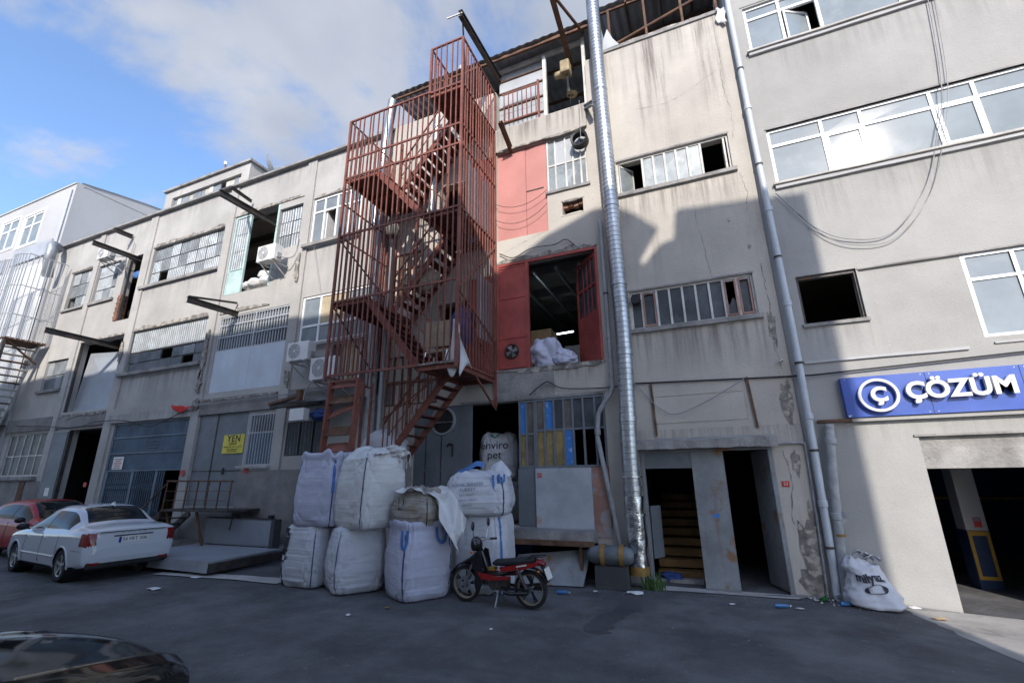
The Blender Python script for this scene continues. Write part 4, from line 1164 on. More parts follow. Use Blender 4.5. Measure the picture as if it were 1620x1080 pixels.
    for i in range(11): MB().box(-11.40+i*.13, -11.38+i*.13, y-.02, y-.004, 2.7, 3.63).build('bar', 'zinc_sheet_dark', gw)
    MB().box(-13.2, -8.3, 10.02, y+.0, .0, 2.3).build('plinth', 'plaster_dirty', b)
    for (x, z_) in ((-15.72,2.28),(-12.85,2.30),(-21.0,1.95)):
        MB().box(x-.09, x+.09, 9.985 if x != -12.85 else 10.005, 9.999 if x != -12.85 else 10.018, z_-.08, z_+.08).build('house_number', 'sign_red', b)
    # ---- roof: penthouse with plank front, dish side
    ph = MB(); PX0, PX1 = -20.6, -15.4
    wl = wall('penthouse', 'plaster_grey', b, PX0, PX1, TOP+.06, 14.1, 10.25, .25, [(-20.1,-15.85,13.12,13.72)])
    MB().box(PX0, PX0+.2, 10.5, 15, TOP, 14.1).build('side_wall', 'plaster_grey', wl); MB().box(PX1-.2, PX1, 10.5, 15, TOP, 14.1).build('side_wall', 'plaster_grey', wl)
    MB().box(PX0-.1, PX1+.1, 10.15, 15.1, 14.1, 14.2).build('roof', 'concrete', wl)
    rnd = random.Random(2)
    n = 17
    for i in range(n):
        if i in (12,): continue
        a = -20.08+i*.248
        MB().box(a, a+.235, 10.34+rnd.uniform(-.02,.02), 10.36, 13.1, 13.70+rnd.uniform(-.08,.0)).build('plank', rnd.choice(['zinc_sheet','old_white','zinc_sheet','cream_board']), wl)
    return b
left_building()

# ------------------------------------------------------------------ far left: taller grey block
def far_left_building():
    b = thing('tall_grey_block', 'taller pale grey block with small white windows at the far left', 'building', (-36, 10, 0))
    y = 10.0; X0, X1 = -50, -28.06; TOP = 16.6
    holes = [(-35.0,-33.1,14.1,15.95),(-32.5,-30.6,13.9,15.75),(-40,-38,14.1,15.95),(-33.5,-31.5,1.0,4.2)]
    wall('wall', 'plaster_cool', b, X0, X1, 0, TOP, y, .3, holes)
    m = MB(); m.box(X1-.3, X1, y+.3, 24, 0, 16.5); m.build('side_wall', 'plaster_cool', b)
    pts = []
    MB().prism([(X0, 16.6), (X1+.0, 16.6), (X1, 16.68), (X0, 16.68)], y-.05, 24).build('roof', 'plaster_cool', b)
    m = MB(); n = 10; rows = []
    for i in range(n+1):
        t = i/n; yy = y+.2+t*13.6; zz = 16.7+.9*math.sin(math.pi*min(1, t*1.0))*.9
        rows.append([(X1-.02, yy, 16.5), (X1-.02, yy, zz), (X1+.04, yy, zz+.05), (X1-.6, yy, zz+.05)])
    m.rows(rows); m.build('gable_cap', 'plaster_cool', b)
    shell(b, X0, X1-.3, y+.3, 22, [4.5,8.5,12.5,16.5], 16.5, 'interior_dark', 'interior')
    pvc_window(b, -35.0, -33.1, 14.1, 15.95, y+.08, [-34.1], 15.3, w=.1)
    pvc_window(b, -32.5, -30.6, 13.9, 15.75, y+.08, [-31.6], 15.1, w=.1)
    for (a, c, p, q) in ((-35.1,-33.0,14.0,16.05),(-32.6,-30.5,13.8,15.85)):
        m = MB()
        for r_ in ((a,c,p,p+.1),(a,c,q-.1,q),(a,a+.1,p+.1,q-.1),(c-.1,c,p+.1,q-.1)): m.box(r_[0],r_[1],y-.03,y+.01,r_[2],r_[3])
        m.build('window_surround', 'white_pvc', b)
    MB().box(-32.4, -28.75, y-.08, y, 12.8, 13.62).build('blank_fascia', 'white_sheet', b)
    MB().box(-38.4, -33.2, y-.08, y, 12.6, 13.4).build('blank_fascia', 'white_sheet', b)
    for i in range(14):
        a = -38.0+i*.70
        MB().corr(a, a+.69, 5.2, 12.4, y-.06, .17, .025).build('cladding_sheet', 'white_sheet', b)
    MB().tube((-28.3,y-.06,10.5), (-28.3,y-.06,16.3), .05, n=8).build('downpipe', 'pvc_pipe', b)
    MB().box(-38, -28.2, y-.05, y, .1, 5.1).build('dark_base', 'concrete', b)
far_left_building()

# ------------------------------------------------------------------ red caged fire stair
def fire_stair():
    s = thing('fire_escape_stair', 'rust-red caged steel fire stair climbing the front of the beige building', 'fire escape', (-6.4, 9, 0))
    xl, xr, xm0, xm1 = -8.14, -4.63, -7.10, -5.57
    yf, ym, yb = 8.03, 9.0, 9.96
    ZL = [4.30, 7.97, 11.50]        # right landings
    ZM = [6.15, 9.68]               # left landings
    TL, TR = 11.55, 12.96
    # posts
    def post(x, y, z0, z1, w=.06):
        MB().box(x-w/2, x+w/2, y-w/2, y+w/2, z0, z1).build('post', 'cage_red', s)
    post(xr, yf, 4.2, TR); post(xl, yf, 4.2, TL); post(xr, yb, 3.6, TR-.1); post(xl, yb, 4.2, TL); post(xm1, yf, 11.5, TR); post(xm1, ym, 4.3, TR, .05); post(xm0, ym, 4.3, 11.2, .05)
    post(xm0, yb-.1, 2.2, 11.0, .05)
    # landings: plates on angle frames
    def landing(x0, x1, y0, y1, z):
        p = MB().box(x0, x1, y0, y1, z-.012, z).build('landing', 'cage_plate', s)
        m = MB()
        for (a, c, d, e) in ((x0,x1,y0,y0+.05),(x0,x1,y1-.05,y1),(x0,x0+.05,y0+.05,y1-.05),(x1-.05,x1,y0+.05,y1-.05),(x0+.05,x1-.05,(y0+y1)/2-.03,(y0+y1)/2+.03)):
            m.box(a, c, d, e, z-.10, z-.0125)
        m.build('landing_frame', 'cage_red', p)
    for z in ZL: landing(xm1, xr-.03, yf+.03, yb-.02, z)
    for z in ZM: landing(xl+.03, xm0, yf+.03, yb-.02, z)
    landing(xl+.03, xm0, 8.75, yb-.02, 2.35)
    # flights
    def flight(x0, z0, x1, z1, y0, y1, n, rail=None):
        f = MB()
        for yy in (y0, y1-.03): f.bar((x0, yy+.015, z0-.05), (x1, yy+.015, z1-.05), .03, .16)
        o = f.build('flight', 'cage_red', s)
        for i in range(1, n):
            t = i/n; x = x0+(x1-x0)*t; z = z0+(z1-z0)*t
            MB().box(x-.12, x+.12, y0+.032, y1-.032, z-.03, z-.005).build('tread', 'cage_plate', o)
        if rail is not None:
            m = MB(); m.bar((x0, rail, z0+.9), (x1, rail, z1+.9), .035); m.bar((x0, rail, z0+.45), (x1, rail, z1+.45), .02)
            for i in range(0, n+1, 1):
                t = i/n; m.bar((x0+(x1-x0)*t, rail, z0+(z1-z0)*t), (x0+(x1-x0)*t, rail, z0+(z1-z0)*t+.9), .018)
            m.build('handrail', 'cage_red', o)
    for i in range(2):
        flight(xm1, ZL[i], xm0, ZM[i], yf+.05, ym-.03, 9, ym-.015)
        flight(xm0, ZM[i], xm1, ZL[i+1], ym+.03, yb-.05, 9, ym+.02)
    flight(xm1+.1, ZL[0], xm0-.05, 2.35, ym+.03, yb-.15, 9, ym+.02)
    # cage rails
    def rail(p, q, w_, h_=None): MB().bar(p, q, w_, h_).build('cage_rail', 'cage_red', s)
    for z in (4.32,6.17,7.98,9.70,10.28): rail((xl, yf, z), (xr, yf, z), .035, .05)
    rail((xl, yf, TL), (xm1, yf, TL), .045); rail((xm1, yf, 11.52), (xr, yf, 11.52), .035, .05)
    rail((xm1, yf, TR), (xr, yf, TR), .045); rail((xr, yf, TR), (xr, yb, TR-.1), .045); rail((xm1, yf, TR), (xm1, ym, TR), .04)
    for z in (4.32,6.17,7.98,8.95,9.70,TL): rail((xl, yf, z), (xl, yb, z), .035)
    for z in (4.32,7.98,9.70,10.28,11.5): rail((xr, yf, z), (xr, yb, z), .035)
    rail((xl, yb, TL), (xm0, yb, TL), .035)
    def brace(p, q, w_, h_=None): MB().bar(p, q, w_, h_).build('cage_brace', 'cage_red', s)
    brace((xr, yf, 5.95), (xr, yb, 7.85), .035, .035); brace((xr, yf, 5.95), (xr, yb, 5.2), .03); brace((xr, yf, 5.8), (xr, yb, 4.4), .025)
    brace((xl, yf, 7.9), (xl, yb, 7.0), .03); brace((xl, yf, 6.1), (xl, yb, 4.5), .03); brace((xr-.05, 9.0, 4.2), (xr, 9.98, 3.55), .04)
    # cage bars, one by one
    def bar_mesh(h):
        me = MB().box(-.014, .014, -.014, .014, 0, h).mesh('cage_bar'); me.materials.append(M['cage_red']); return me
    meL = bar_mesh(TL-4.32); meR = bar_mesh(TR-4.32); n = 22; rnd = random.Random(8)
    for i in range(1, n):
        x = xl+(xr-xl)*i/n+rnd.uniform(-.012,.012)
        o_ = place('cage_bar', meR if x > xm1 else meL, None, s, (x, yf+.004, 4.32)); o_.rotation_euler = (0, rnd.gauss(0,.0022), 0)
    for i in range(1, 13):
        y = yf+(yb-yf)*i/13+rnd.uniform(-.01,.01)
        o_ = place('cage_bar', meR if i < 12 else meL, None, s, (xr, y, 4.30)); o_.rotation_euler = (rnd.gauss(0,.0022), 0, 0)
        if i % 1 == 0: place('cage_bar', meL, None, s, (xl, y, 4.32))
    meS = bar_mesh(TR-11.5)
    for i in range(1, 6): place('cage_bar', meS, None, s, (xm1, yf+(ym-yf)*i/6, 11.5))
    # sheets wired to the right side of the cage
    m = MB()
    def side_sheet(y0, y1, z0, z1, nm='screen_sheet', mt='zinc_sheet'):
        m = MB(); k = int((y1-y0)/.025); a_ = []; b_ = []
        for i in range(k+1):
            yy = y0+(y1-y0)*i/k; x = xr-.05+(.012 if i % 4 < 2 else -.012); a_.append((x, yy, z0)); b_.append((x, yy, z1))
        m.rows([a_, b_]); m.rows([[(p[0]-.006,p[1],p[2]) for p in b_], [(p[0]-.006,p[1],p[2]) for p in a_]])
        m.build(nm, mt, s)
    side_sheet(8.42, 9.86, 8.05, 9.55); side_sheet(9.0, 9.86, 5.15, 6.75)
    # lower railing of the bottom flight
    m = MB(); m.bar((xm0+.02, 8.9, 3.35), (xm1, 8.9, 4.25), .03); m.bar((xm0+.02, 8.9, 4.22), (xm1, 8.9, 4.22), .03)
    m.build('lower_rail', 'cage_red', s)
    for i in range(12):
        x = xm0+.06+i*.13; zb = 2.35+(ZL[0]-2.35)*(x-xm0)/(xm1-xm0)-.0
        MB().bar((x, 8.9, zb), (x, 8.9, 4.24), .02).build('baluster', 'cage_red', s)
    for x in (-7.3,-7.55): MB().bar((x, 8.7, 1.0), (x, 8.7, 4.2), .05).build('post', 'cage_red', s)
    # torn lath hanging off the landing edge
    m = MB(); rnd = random.Random(9)
    for i in range(26):
        x = -5.55+i*.036; m.add([(x,8.0,4.30),(x+.04,8.0,4.30),(x+.045,7.99,4.30+rnd.uniform(.02,.08)),(x-.005,8.01,4.30+rnd.uniform(.01,.06))], [(0,1,2,3)])
    m.build('frayed_edge', 'broken_plaster', s)
    return s
fire_stair()

def upright_flight():
    s = thing('loose_stair_flight', 'short rust-red stair flight standing upright with tilted treads under the cage', 'stairs', (-7.5, 7.9, .9))
    a, b_ = -7.90, -7.10
    for x in (a, b_): MB().bar((x, 7.85, .6), (x, 8.02, 4.18), .045, .16, up=(0,1,0)).build('stringer', 'cage_red', s)
    for k in range(10):
        z = .9+k*.355; y = 7.86+.17*(z-.6)/3.6; tl = -.12 if k != 6 else -.0
        m = MB()
        j = .22 if k == 7 else 0.0
        m.add([(a+.03,y-.06,z-.09),(b_-.03,y-.06,z-.09+j),(b_-.03,y+.12,z+.11+j),(a+.03,y+.12,z+.11),
               (a+.03,y-.05,z-.11),(b_-.03,y-.05,z-.11+j),(b_-.03,y+.13,z+.09+j),(a+.03,y+.13,z+.09)],
              [(0,1,2,3),(7,6,5,4),(0,4,5,1),(1,5,6,2),(2,6,7,3),(3,7,4,0)])
        m.build('tread', 'cage_red' if k % 2 else 'rust', s)
    MB().bar((a, 8.02, 4.17), (b_, 8.02, 4.17), .05).build('top_bar', 'cage_red', s)
upright_flight()

# things left on the stair
def crumple(c, rx, ry, rz, seed, k=.22, nu=20, nv=12, fr=2.2):
    m = MB(); o = Vector((seed*3.7, seed*1.3, 0))
    m.ball(c, rx, ry, rz, nu, nv, lambda d: 1+k*noise.noise(d*fr+o)+k*.5*noise.noise(d*fr*2.7+o))
    return m
def drape(pts_fn, nu, nv, name, mat, parent=None):
    rows = [[pts_fn(i/nu, j/nv) for i in range(nu+1)] for j in range(nv+1)]
    m = MB().rows(rows)
    o = m.build(name, mat, parent, smooth=180)
    md = o.modifiers.new('thick', 'SOLIDIFY'); md.thickness = .006
    return o

c = thing('old_chair', 'chair with tan upholstered back on the lowest stair landing', 'chair', (-5.45, 8.6, 4.31))
m = MB(); m.box(-5.80, -5.12, 8.60, 8.64, 4.86, 5.48); m.build('backrest', 'chair_tan', c, bevel=.015)
MB().box(-5.76, -5.16, 8.62, 9.10, 4.74, 4.82).build('seat', 'chair_tan', c, bevel=.015)
for (x, y) in ((-5.74,8.58),(-5.18,8.58),(-5.70,9.08),(-5.20,9.08)):
    MB().tube((x,y,4.76), (x+(-.08 if y < 8.8 else .0),y-(.06 if y < 8.8 else 0),4.31), .014, n=6).build('leg', 'chrome', c)
def cl(u, v):
    x = -4.70+(.02+.40*v**.7)*(u-.45)+.03*math.sin(u*11+v*3); y = 8.10+.06*math.sin(u*9+v*5)+.22*u*v; z = 5.25-.95*v-(.28*math.sin(u*7.0)**2)*v
    return (x, y, z)
tag(drape(cl, 18, 14, 'hanging_cloth', 'cloth_white'), 'white cloth hanging from the cage corner on the lowest landing', 'cloth')
tag(crumple((-5.1,9.5,8.35),.34,.3,.42,3).build('tarp_bundle', 'tarp_blue', smooth=180), 'light blue tarp bundle on the upper right stair landing', 'bundle')
tag(crumple((-5.15,9.2,4.75+.7),.34,.25,.5,5).build('cloth_bundle', 'cloth_blue', smooth=180), 'dark blue cloth heap on the stair behind the tan chair', 'bundle')
tag(crumple((-6.35,9.3,6.95),.40,.22,.35,6).build('cloth_bundle', 'bag_brown', smooth=180), 'brown rag heap on the middle stair flight', 'bundle')
tag(crumple((-7.0,8.7,9.0-.75),.18,.16,.22,7).build('cloth_bundle', 'interior', smooth=180), 'grey bundle tied under the upper left landing', 'bundle')
tag(crumple((-7.25,9.25,2.75),.62,.35,.42,8,k=.15).build('striped_sack', 'bag_white', smooth=180), 'pale sack stuffed under the lowest stair flight', 'sack')

# ------------------------------------------------------------------ ducts and pipes
def spiral_duct():
    d = thing('spiral_duct', 'tall silver spiral ventilation duct running up between the windows', 'duct', (-1.53, 9.7, .15))
    axis = smooth_path([(-1.53,9.70,.22),(-1.53,9.70,1.3),(-1.53,9.70,2.5),(-1.465,9.70,4.8),(-1.475,9.70,6.6),(-1.49,9.70,8.8),(-1.53,9.70,12.6),(-1.55,9.72,16.0)], 40)
    L = 0; P = [(axis[0], 0)]
    for a, b_ in zip(axis, axis[1:]):
        L += (b_-a).length; P.append((b_, L))
    def at(t):
        for (p, s), (q, e) in zip(P, P[1:]):
            if e >= t: return p.lerp(q, (t-s)/(e-s))
        return P[-1][0]
    joints = [0, 1.55, 4.3, 7.9, 11.3, L]
    for a, b_ in zip(joints, joints[1:]):
        m = MB(); pts = []; rr = []; t = a
        while t < b_-.01:
            pts += [at(t), at(min(b_, t+.085)), at(min(b_, t+.092)), at(min(b_, t+.108))]; rr += [.166, .166, .175, .175]
            t += .115
        pts.append(at(b_)); rr.append(.166)
        keep = [0]
        for i in range(1, len(pts)):
            if (pts[i]-pts[keep[-1]]).length > .004: keep.append(i)
        m.path([pts[i] for i in keep], [rr[i] for i in keep], 28)
        m.build('duct_section', 'galv', d, smooth=40)
    for t in joints[1:-1]+[5.9, 2.9]:
        m = MB(); m.path([at(t-.06), at(t-.05), at(t+.05), at(t+.06)], [.17,.182,.182,.17], 28); m.build('coupling', 'galv', d, smooth=40)
    # crumpled foil wrap near the foot
    m = MB(); rows = []
    for j in range(26):
        t = .15+j*.05; p = at(t); row = []
        for i in range(36):
            th = 2*math.pi*i/36; k = .183+.018*noise.noise(Vector((math.cos(th)*2.2, math.sin(th)*2.2, t*4)))+.008*noise.noise(Vector((math.cos(th)*6, math.sin(th)*6, t*12)))
            row.append((p.x+k*math.cos(th), p.y+k*math.sin(th), p.z))
        rows.append(row)
    m.rows(rows, True); m.build('foil_wrap', 'foil', d, smooth=30)
    m = MB(); m.path([at(.0), at(.16)], .186, 28); m.build('tape_band', 'strap_orange', d)
    for t in (1.05, 1.75): MB().path([at(t), at(t+.03)], .205, 24).build('tape_band', 'foil', d)
spiral_duct()

def lagged_bend():
    d = thing('lagged_duct', 'lagged horizontal duct with orange tape lying at the foot of the silver duct', 'duct', (-2.0, 9.45, .38))
    rows = []
    for j in range(19):
        t = j/18; e = math.sin(math.pi*min(1, max(0, t)))**.22 if 0 < t < 1 else .3; x = -2.44+.88*t; row = []
        for i in range(26):
            th = 2*math.pi*i/26; r = .185*e*(1+.06*noise.noise(Vector((x*5, math.cos(th)*2, math.sin(th)*2))))
            row.append((x, 9.45+r*math.cos(th), .57+r*math.sin(th)))
        rows.append(row)
    MB().rows(rows, True).build('lagging', 'zinc_sheet_dark', d, smooth=50)
    for x in (-2.17,-1.82):
        MB().tube((x,9.45,.57), (x+.085,9.45,.57), .195, n=26, cap=False).build('tape_band', 'strap_orange', d)
    MB().box(-2.3,-1.7,9.35,9.6,.42-.42,.395).build('support', 'interior_dark', d)
lagged_bend()

def pipe(name, label, pts, r, mat, n=12, clips=(), flare=(), smooth=True):
    p = thing(name, label, 'pipe', (pts[0][0], pts[0][1], min(q[2] for q in pts)))
    MB().path(smooth_path(pts, 6) if smooth else pts, r, n).build('pipe_run', mat, p, smooth=50)
    for (x, y, z) in clips:
        m = MB(); m.lathe([(r+.012,-.02),(r+.012,.02)], (x,y,z), (0,0,1), 14); m.box(x-.01, x+.01, y, 10.0, z-.012, z+.012); m.build('clip', 'dark_steel', p)
    for (x, y, z) in flare:
        MB().lathe([(r,-.06),(r+.014,-.05),(r+.014,.05),(r,.06)], (x,y,z), (0,0,1), 14).build('socket', mat, p, smooth=40)
    return p
dp = [(1.66,9.88,16.5),(1.68,9.88,12.95),(1.68,9.88,9.32),(1.70,9.88,6.73),(1.71,9.88,4.42),(1.68,9.88,2.31),(1.63,9.88,.47),(1.61,9.87,.10),(1.62,9.80,.05)]
pipe('downpipe', 'tall white downpipe on the joint between the beige and grey buildings', dp, .062, 'pvc_pipe',
     clips=[(1.68,9.88,11.0),(1.685,9.88,8.4),(1.70,9.88,6.2),(1.71,9.88,4.0),(1.685,9.88,2.4),(1.64,9.88,.8)], flare=[(1.68,9.88,9.9),(1.70,9.88,7.3),(1.71,9.88,5.2),(1.70,9.88,3.0),(1.66,9.88,1.5)])
p = pipe('waste_pipe', 'thicker stub pipe with open side branch beside the white downpipe', [(1.99,9.90,2.84),(1.96,9.88,2.6),(1.88,9.88,1.9),(1.83,9.88,1.25),(1.77,9.88,.6),(1.74,9.88,.05)], .075, 'pipe_old', flare=[(1.96,9.88,2.55),(1.83,9.88,1.3)])
m = MB(); m.tube((1.83,9.88,1.12), (1.97,9.86,1.34), .06, n=14, cap=False); m.lathe([(.06,0),(.075,0),(.075,.05),(.062,.05)], (1.945,9.864,1.30), Vector((.14,-.02,.22)), 14)
m.build('side_branch', 'pipe_old', p, smooth=40)
m = MB(); m.lathe([(.08,-.02),(.084,-.02),(.084,.02),(.08,.02)], (1.82,9.88,1.0), (0,0,1), 14); m.build('rusty_clip', 'strap_orange', p)
pipe('thin_conduit', 'thin grey conduit bending down beside the right entrance', [(1.12,9.96,2.55),(1.40,9.96,2.55),(1.55,9.96,2.53),(1.575,9.96,2.4),(1.54,9.96,1.2),(1.49,9.96,.02)], .022, 'pipe_old', n=8)
pipe('drain_pipe', 'kinked grey drain pipe beside the silver duct', [(-1.80,9.86,7.9),(-1.80,9.86,4.9),(-1.81,9.86,3.95),(-1.83,9.86,3.76),(-2.0,9.86,3.52),(-2.14,9.86,3.3),(-2.18,9.86,3.05),(-2.20,9.86,2.80),(-2.17,9.86,2.6),(-1.90,9.86,.85),(-1.86,9.86,.45)], .05, 'pipe_old',
     flare=[(-2.19,9.86,2.9),(-1.81,9.86,4.1)], clips=[(-1.80,9.86,6.0)])
# pipes behind the stair cage
pipe('flue_pipe', 'shiny metal flue rising behind the top of the stair cage', [(-8.55,9.75,9.2),(-8.45,9.75,10.8),(-8.32,9.75,12.6),(-8.2,9.75,13.8)], .15, 'galv', n=18)
pipe('wall_pipe', 'grey pipe pair running down behind the left side of the stair cage', [(-8.35,9.8,9.6),(-8.30,9.8,7.0),(-8.25,9.8,5.2),(-8.2,9.8,2.6)], .13, 'pipe_old', n=16)
pipe('thin_flue', 'slim silver flue on the beige wall behind the stair treads', [(-6.55,9.75,9.0),(-6.5,9.75,11.0),(-6.45,9.75,12.6)], .09, 'galv', n=14)
pipe('roof_vent', 'stubby metal roof vents standing behind the topmost cage landing', [(-6.05,10.5,13.3),(-6.05,10.5,14.9)], .22, 'galv', n=20, smooth=False)
pipe('white_wall_pipe', 'narrow white pipe on the wall beside the grey pipe pair behind the cage', [(-7.95,9.85,9.9),(-7.98,9.85,6.5),(-7.96,9.85,3.0)], .05, 'pvc_pipe')
pipe('wide_flue', 'wide metal flue on the far left wall above the grey stair cage', [(-27.6,9.9,12.75),(-27.35,9.55,12.75),(-27.2,9.5,12.4),(-27.2,9.5,11.9),(-27.45,9.7,11.2)], .20, 'zinc_sheet', n=24)

# ------------------------------------------------------------------ hoist beams and steelwork on the facades
def beam(name, label, segs, mat='dark_steel', extra=None):
    q = segs[0]
    t = thing(name, label, 'beam', q[0])
    for i, sg in enumerate(segs):
        a, b_, h, w_ = sg
        MB().ibeam(a, b_, h, w_).build('beam_arm' if i == 0 else 'brace', mat, t)
    return t
beam('hoist_beam', 'dark braced hoist beam sticking out over the pale green loading door', [((-13.28,10.2,10.72),(-13.28,8.0,10.72),.20,.12),((-13.28,8.05,10.78),(-14.5,9.1,11.95),.10,.08),((-14.5,9.1,11.95),(-14.62,10.0,11.95),.10,.08)])
beam('hoist_beam', 'dark triangular hoist beam over the white barred panel', [((-14.5,10.1,7.52),(-14.5,8.4,7.46),.18,.12),((-14.5,8.42,7.56),(-14.55,10.05,7.92),.06,.06),((-14.55,10.0,7.45),(-14.55,10.0,7.95),.07,.07)])
beam('hoist_beam', 'long plain hoist beam over the open bay left of the grey shutters', [((-22.2,10.6,7.42),(-22.2,8.2,7.46),.20,.12)])
beam('hoist_beam', 'hoist beam over the dark loading hole with the air conditioner', [((-21.4,10.4,11.08),(-21.4,8.55,11.06),.18,.12),((-21.4,8.6,11.1),(-22.2,10.0,11.5),.05,.05)])
beam('beam_stub', 'short sawn-off beam stub high between the left bays', [((-22.0,10.05,12.2),(-22.0,9.35,12.2),.16,.14)])
beam('hoist_beam', 'long dark beam rising out over the topmost cage corner', [((-4.6,10.6,13.68),(-4.64,7.85,13.58),.20,.12),((-4.62,7.95,13.5),(-5.2,9.3,12.2),.04,.04)])
MBt = MB().bar((-4.60,7.9,13.62), (-5.0,7.8,13.5), .03); MBt.build('beam_hook_bar', 'old_white', bpy.data.objects['hoist_beam.004'])
beam('beam_stub', 'rusty beam stub jutting from the terrace slab above the red door', [((-4.13,10.0,10.72),(-4.15,9.25,11.12),.14,.10)], 'rust')
t = beam('hoist_beam', 'rusty hoist beam with electric hoist over the roof terrace', [((-2.42,10.6,13.5),(-2.30,8.2,13.5),.16,.12),((-2.30,8.25,13.52),(-1.9,10.0,13.95),.06,.06)], 'rust')
m = MB(); m.box(-2.56,-2.30,9.7,10.0,12.55,12.95); m.tube((-2.75,9.85,12.62),(-2.45,9.85,12.62),.10,n=14); m.build('hoist_motor', 'hoist_tan', t, bevel=.03)
m = MB(); m.path(sag((-2.40,9.85,12.55),(-2.38,9.85,11.9),0,4), .03); m.ball((-2.38,9.85,11.95),.06,.05,.16); m.build('hook_block', 'black_paint', t)
m = MB(); m.lathe([(.05,-.03),(.15,0),(.05,.03)], (-2.30,9.86,11.85), (0,0,1), 16); m.build('chain_bin', 'hoist_tan', t)
MB().path([(-2.40,9.84,12.5),(-2.34,9.84,11.5)], .008).build('chain', 'cable_black', t)
beam('stub_arm', 'grey stub of a beam poking out beside the silver duct', [((-2.02,10.0,11.42),(-1.72,9.6,11.12),.12,.10)], 'pipe_old')
m = MB().tube((-1.53,10.12,13.16), (1.0,10.12,13.82), .045, n=10); o = m.build('scaffold_pole', 'rust', smooth=50)
tag(o, 'rusty scaffold pole slung across the top of the beige wall', 'pole')
o = MB().prism([(-1.42,13.05),(-.95,13.05),(-1.12,13.35),(-1.25,13.75),(-1.38,13.4)], 9.97, 9.985).build('torn_sheet', 'white_sheet')
tag(o, 'torn white sheet scrap beside the silver duct at roof level', 'sheet')
def rag(u, v): return (1.40+.20*u+.03*math.sin(v*7), 9.93-.03*math.sin(u*6+v*4), 13.02-.42*v-.1*u*v+.03*math.sin(u*9))
tag(drape(rag, 8, 10, 'hanging_rag', 'cloth_white'), 'white rag hanging at the top corner by the downpipe', 'rag')
# black ventilator ring hung in the upper window
o = thing('ventilator_ring', 'black round ventilator ring hanging in the upper steel window', 'ventilator', (-2.18,9.8,10.1))
MB().lathe([(.17,-.06),(.225,-.08),(.225,.12),(.17,.12),(.17,-.06)], (-2.18,9.86,10.36), (0,1,0), 28).build('ring', 'black_paint', o, smooth=40)
m = MB(); m.box(-2.24,-2.12,9.80,9.98,10.53,10.60); m.build('hanger_cap', 'old_white', o)
MB().path([(-2.1,9.78,11.5),(-2.12,9.78,10.6),(-2.12,9.78,10.35)], .006).build('wire', 'cable_grey', o)
# rusty arm with box over the ground-floor window
o = thing('folded_bracket', 'rusty folded awning arm with hanging white meter box', 'bracket', (-10.8,9.4,3.6))
MB().bar((-11.45,9.35,4.08), (-10.2,9.25,4.22), .09, .07).build('arm', 'rust', o)
MB().bar((-11.3,9.3,3.98), (-9.7,9.5,4.05), .14, .08).build('arm', 'dark_steel', o)
MB().box(-10.3,-10.15,9.2,9.32,4.1,4.38).build('pivot', 'rust', o)
MB().box(-10.52,-10.0,9.25,9.45,3.55,3.88).build('meter_box', 'ac_white', o, bevel=.01)
o = MB().box(-11.45,-8.3,9.35,10.0,4.06,4.12).build('awning_sheet', 'zinc_sheet_dark'); tag(o, 'dark sheet awning under the air conditioners', 'awning')
tag(crumple((-9.75,9.6,3.72),.34,.16,.16,12,k=.45,nu=40,nv=24).build('blue_bundle', 'cloth_blue', smooth=180), 'dark blue bundle hung under the sheet awning', 'bundle')
# red cloth on the gate lintel
def fl(u, v): return (-16.85+1.15*u, 9.93-.04*math.sin(u*8), 4.52-.14*u-.22*v*math.sin(math.pi*min(1,u*1.15))+.02*math.sin(u*17+v*3))
tag(drape(fl, 18, 5, 'red_flag', 'cloth_red'), 'scrap of red cloth caught on the lintel beside the blue gate', 'flag')

# ------------------------------------------------------------------ air conditioners
def ac(label, x, y, z, w_=.80, h=.56, d=.30, side_pipe=True):
    t = thing('air_conditioner', label, 'air conditioner', (x+w_/2, y, z), group='outdoor air conditioner units')
    MB().box(x, x+w_, y, y+d, z, z+h).build('casing', 'ac_white', t, bevel=.015)
    cx, cz, r = x+w_*.36, z+h*.52, h*.40
    MB().lathe([(.001,0),(r,0)], (cx, y-.004, cz), (0,1,0), 28).build('fan_opening', 'ac_grey', t)
    m = MB()
    for k in range(1, 6): m.lathe([(r*k/5-.004,-.012),(r*k/5+.004,-.012),(r*k/5+.004,-.004),(r*k/5-.004,-.004)], (cx, y-.002, cz), (0,1,0), 28)
    for k in range(8):
        t_ = k*math.pi/4; m.bar((cx,y-.01,cz), (cx+r*math.cos(t_),y-.01,cz+r*math.sin(t_)), .006)
    m.build('fan_grille', 'ac_white', t)
    MB().lathe([(.001,-.016),(r*.22,-.016),(r*.22,-.002)], (cx, y, cz), (0,1,0), 18).build('fan_hub', 'ac_white', t)
    m = MB(); m.box(x+w_, x+w_+.06, y+.08, y+.24, z+.08, z+.26); m.build('valve_cover', 'ac_grey', t)
    for xx in (x+.12, x+w_-.12):
        m = MB(); m.box(xx-.02, xx+.02, y-.02, 10.08, z-.045, z-.002); m.bar((xx,y+.05,z-.03), (xx,10.05,z-.36), .03); m.build('bracket', 'old_white', t)
    if side_pipe: MB().path(smooth_path([(x+w_+.05,y+.15,z+.15),(x+w_+.2,y+.3,z+.1),(x+w_+.3,9.98,z+.3),(x+w_+.35,10.02,z+.9)], 5), .018).build('pipe', 'cable_grey', t)
ac('white air conditioner beside the upper loading hole with piled sacks', -13.1, 9.45, 8.90)
ac('white air conditioner under the tall white window left of the stair cage', -11.15, 9.45, 5.32, .82)
ac('white air conditioner half hidden behind the lower left cage bars', -9.95, 9.25, 4.62, .9, .62, .34)
ac('small air conditioner on a rack under the far left hoist beam', -22.75, 9.35, 10.95, .72, .5)

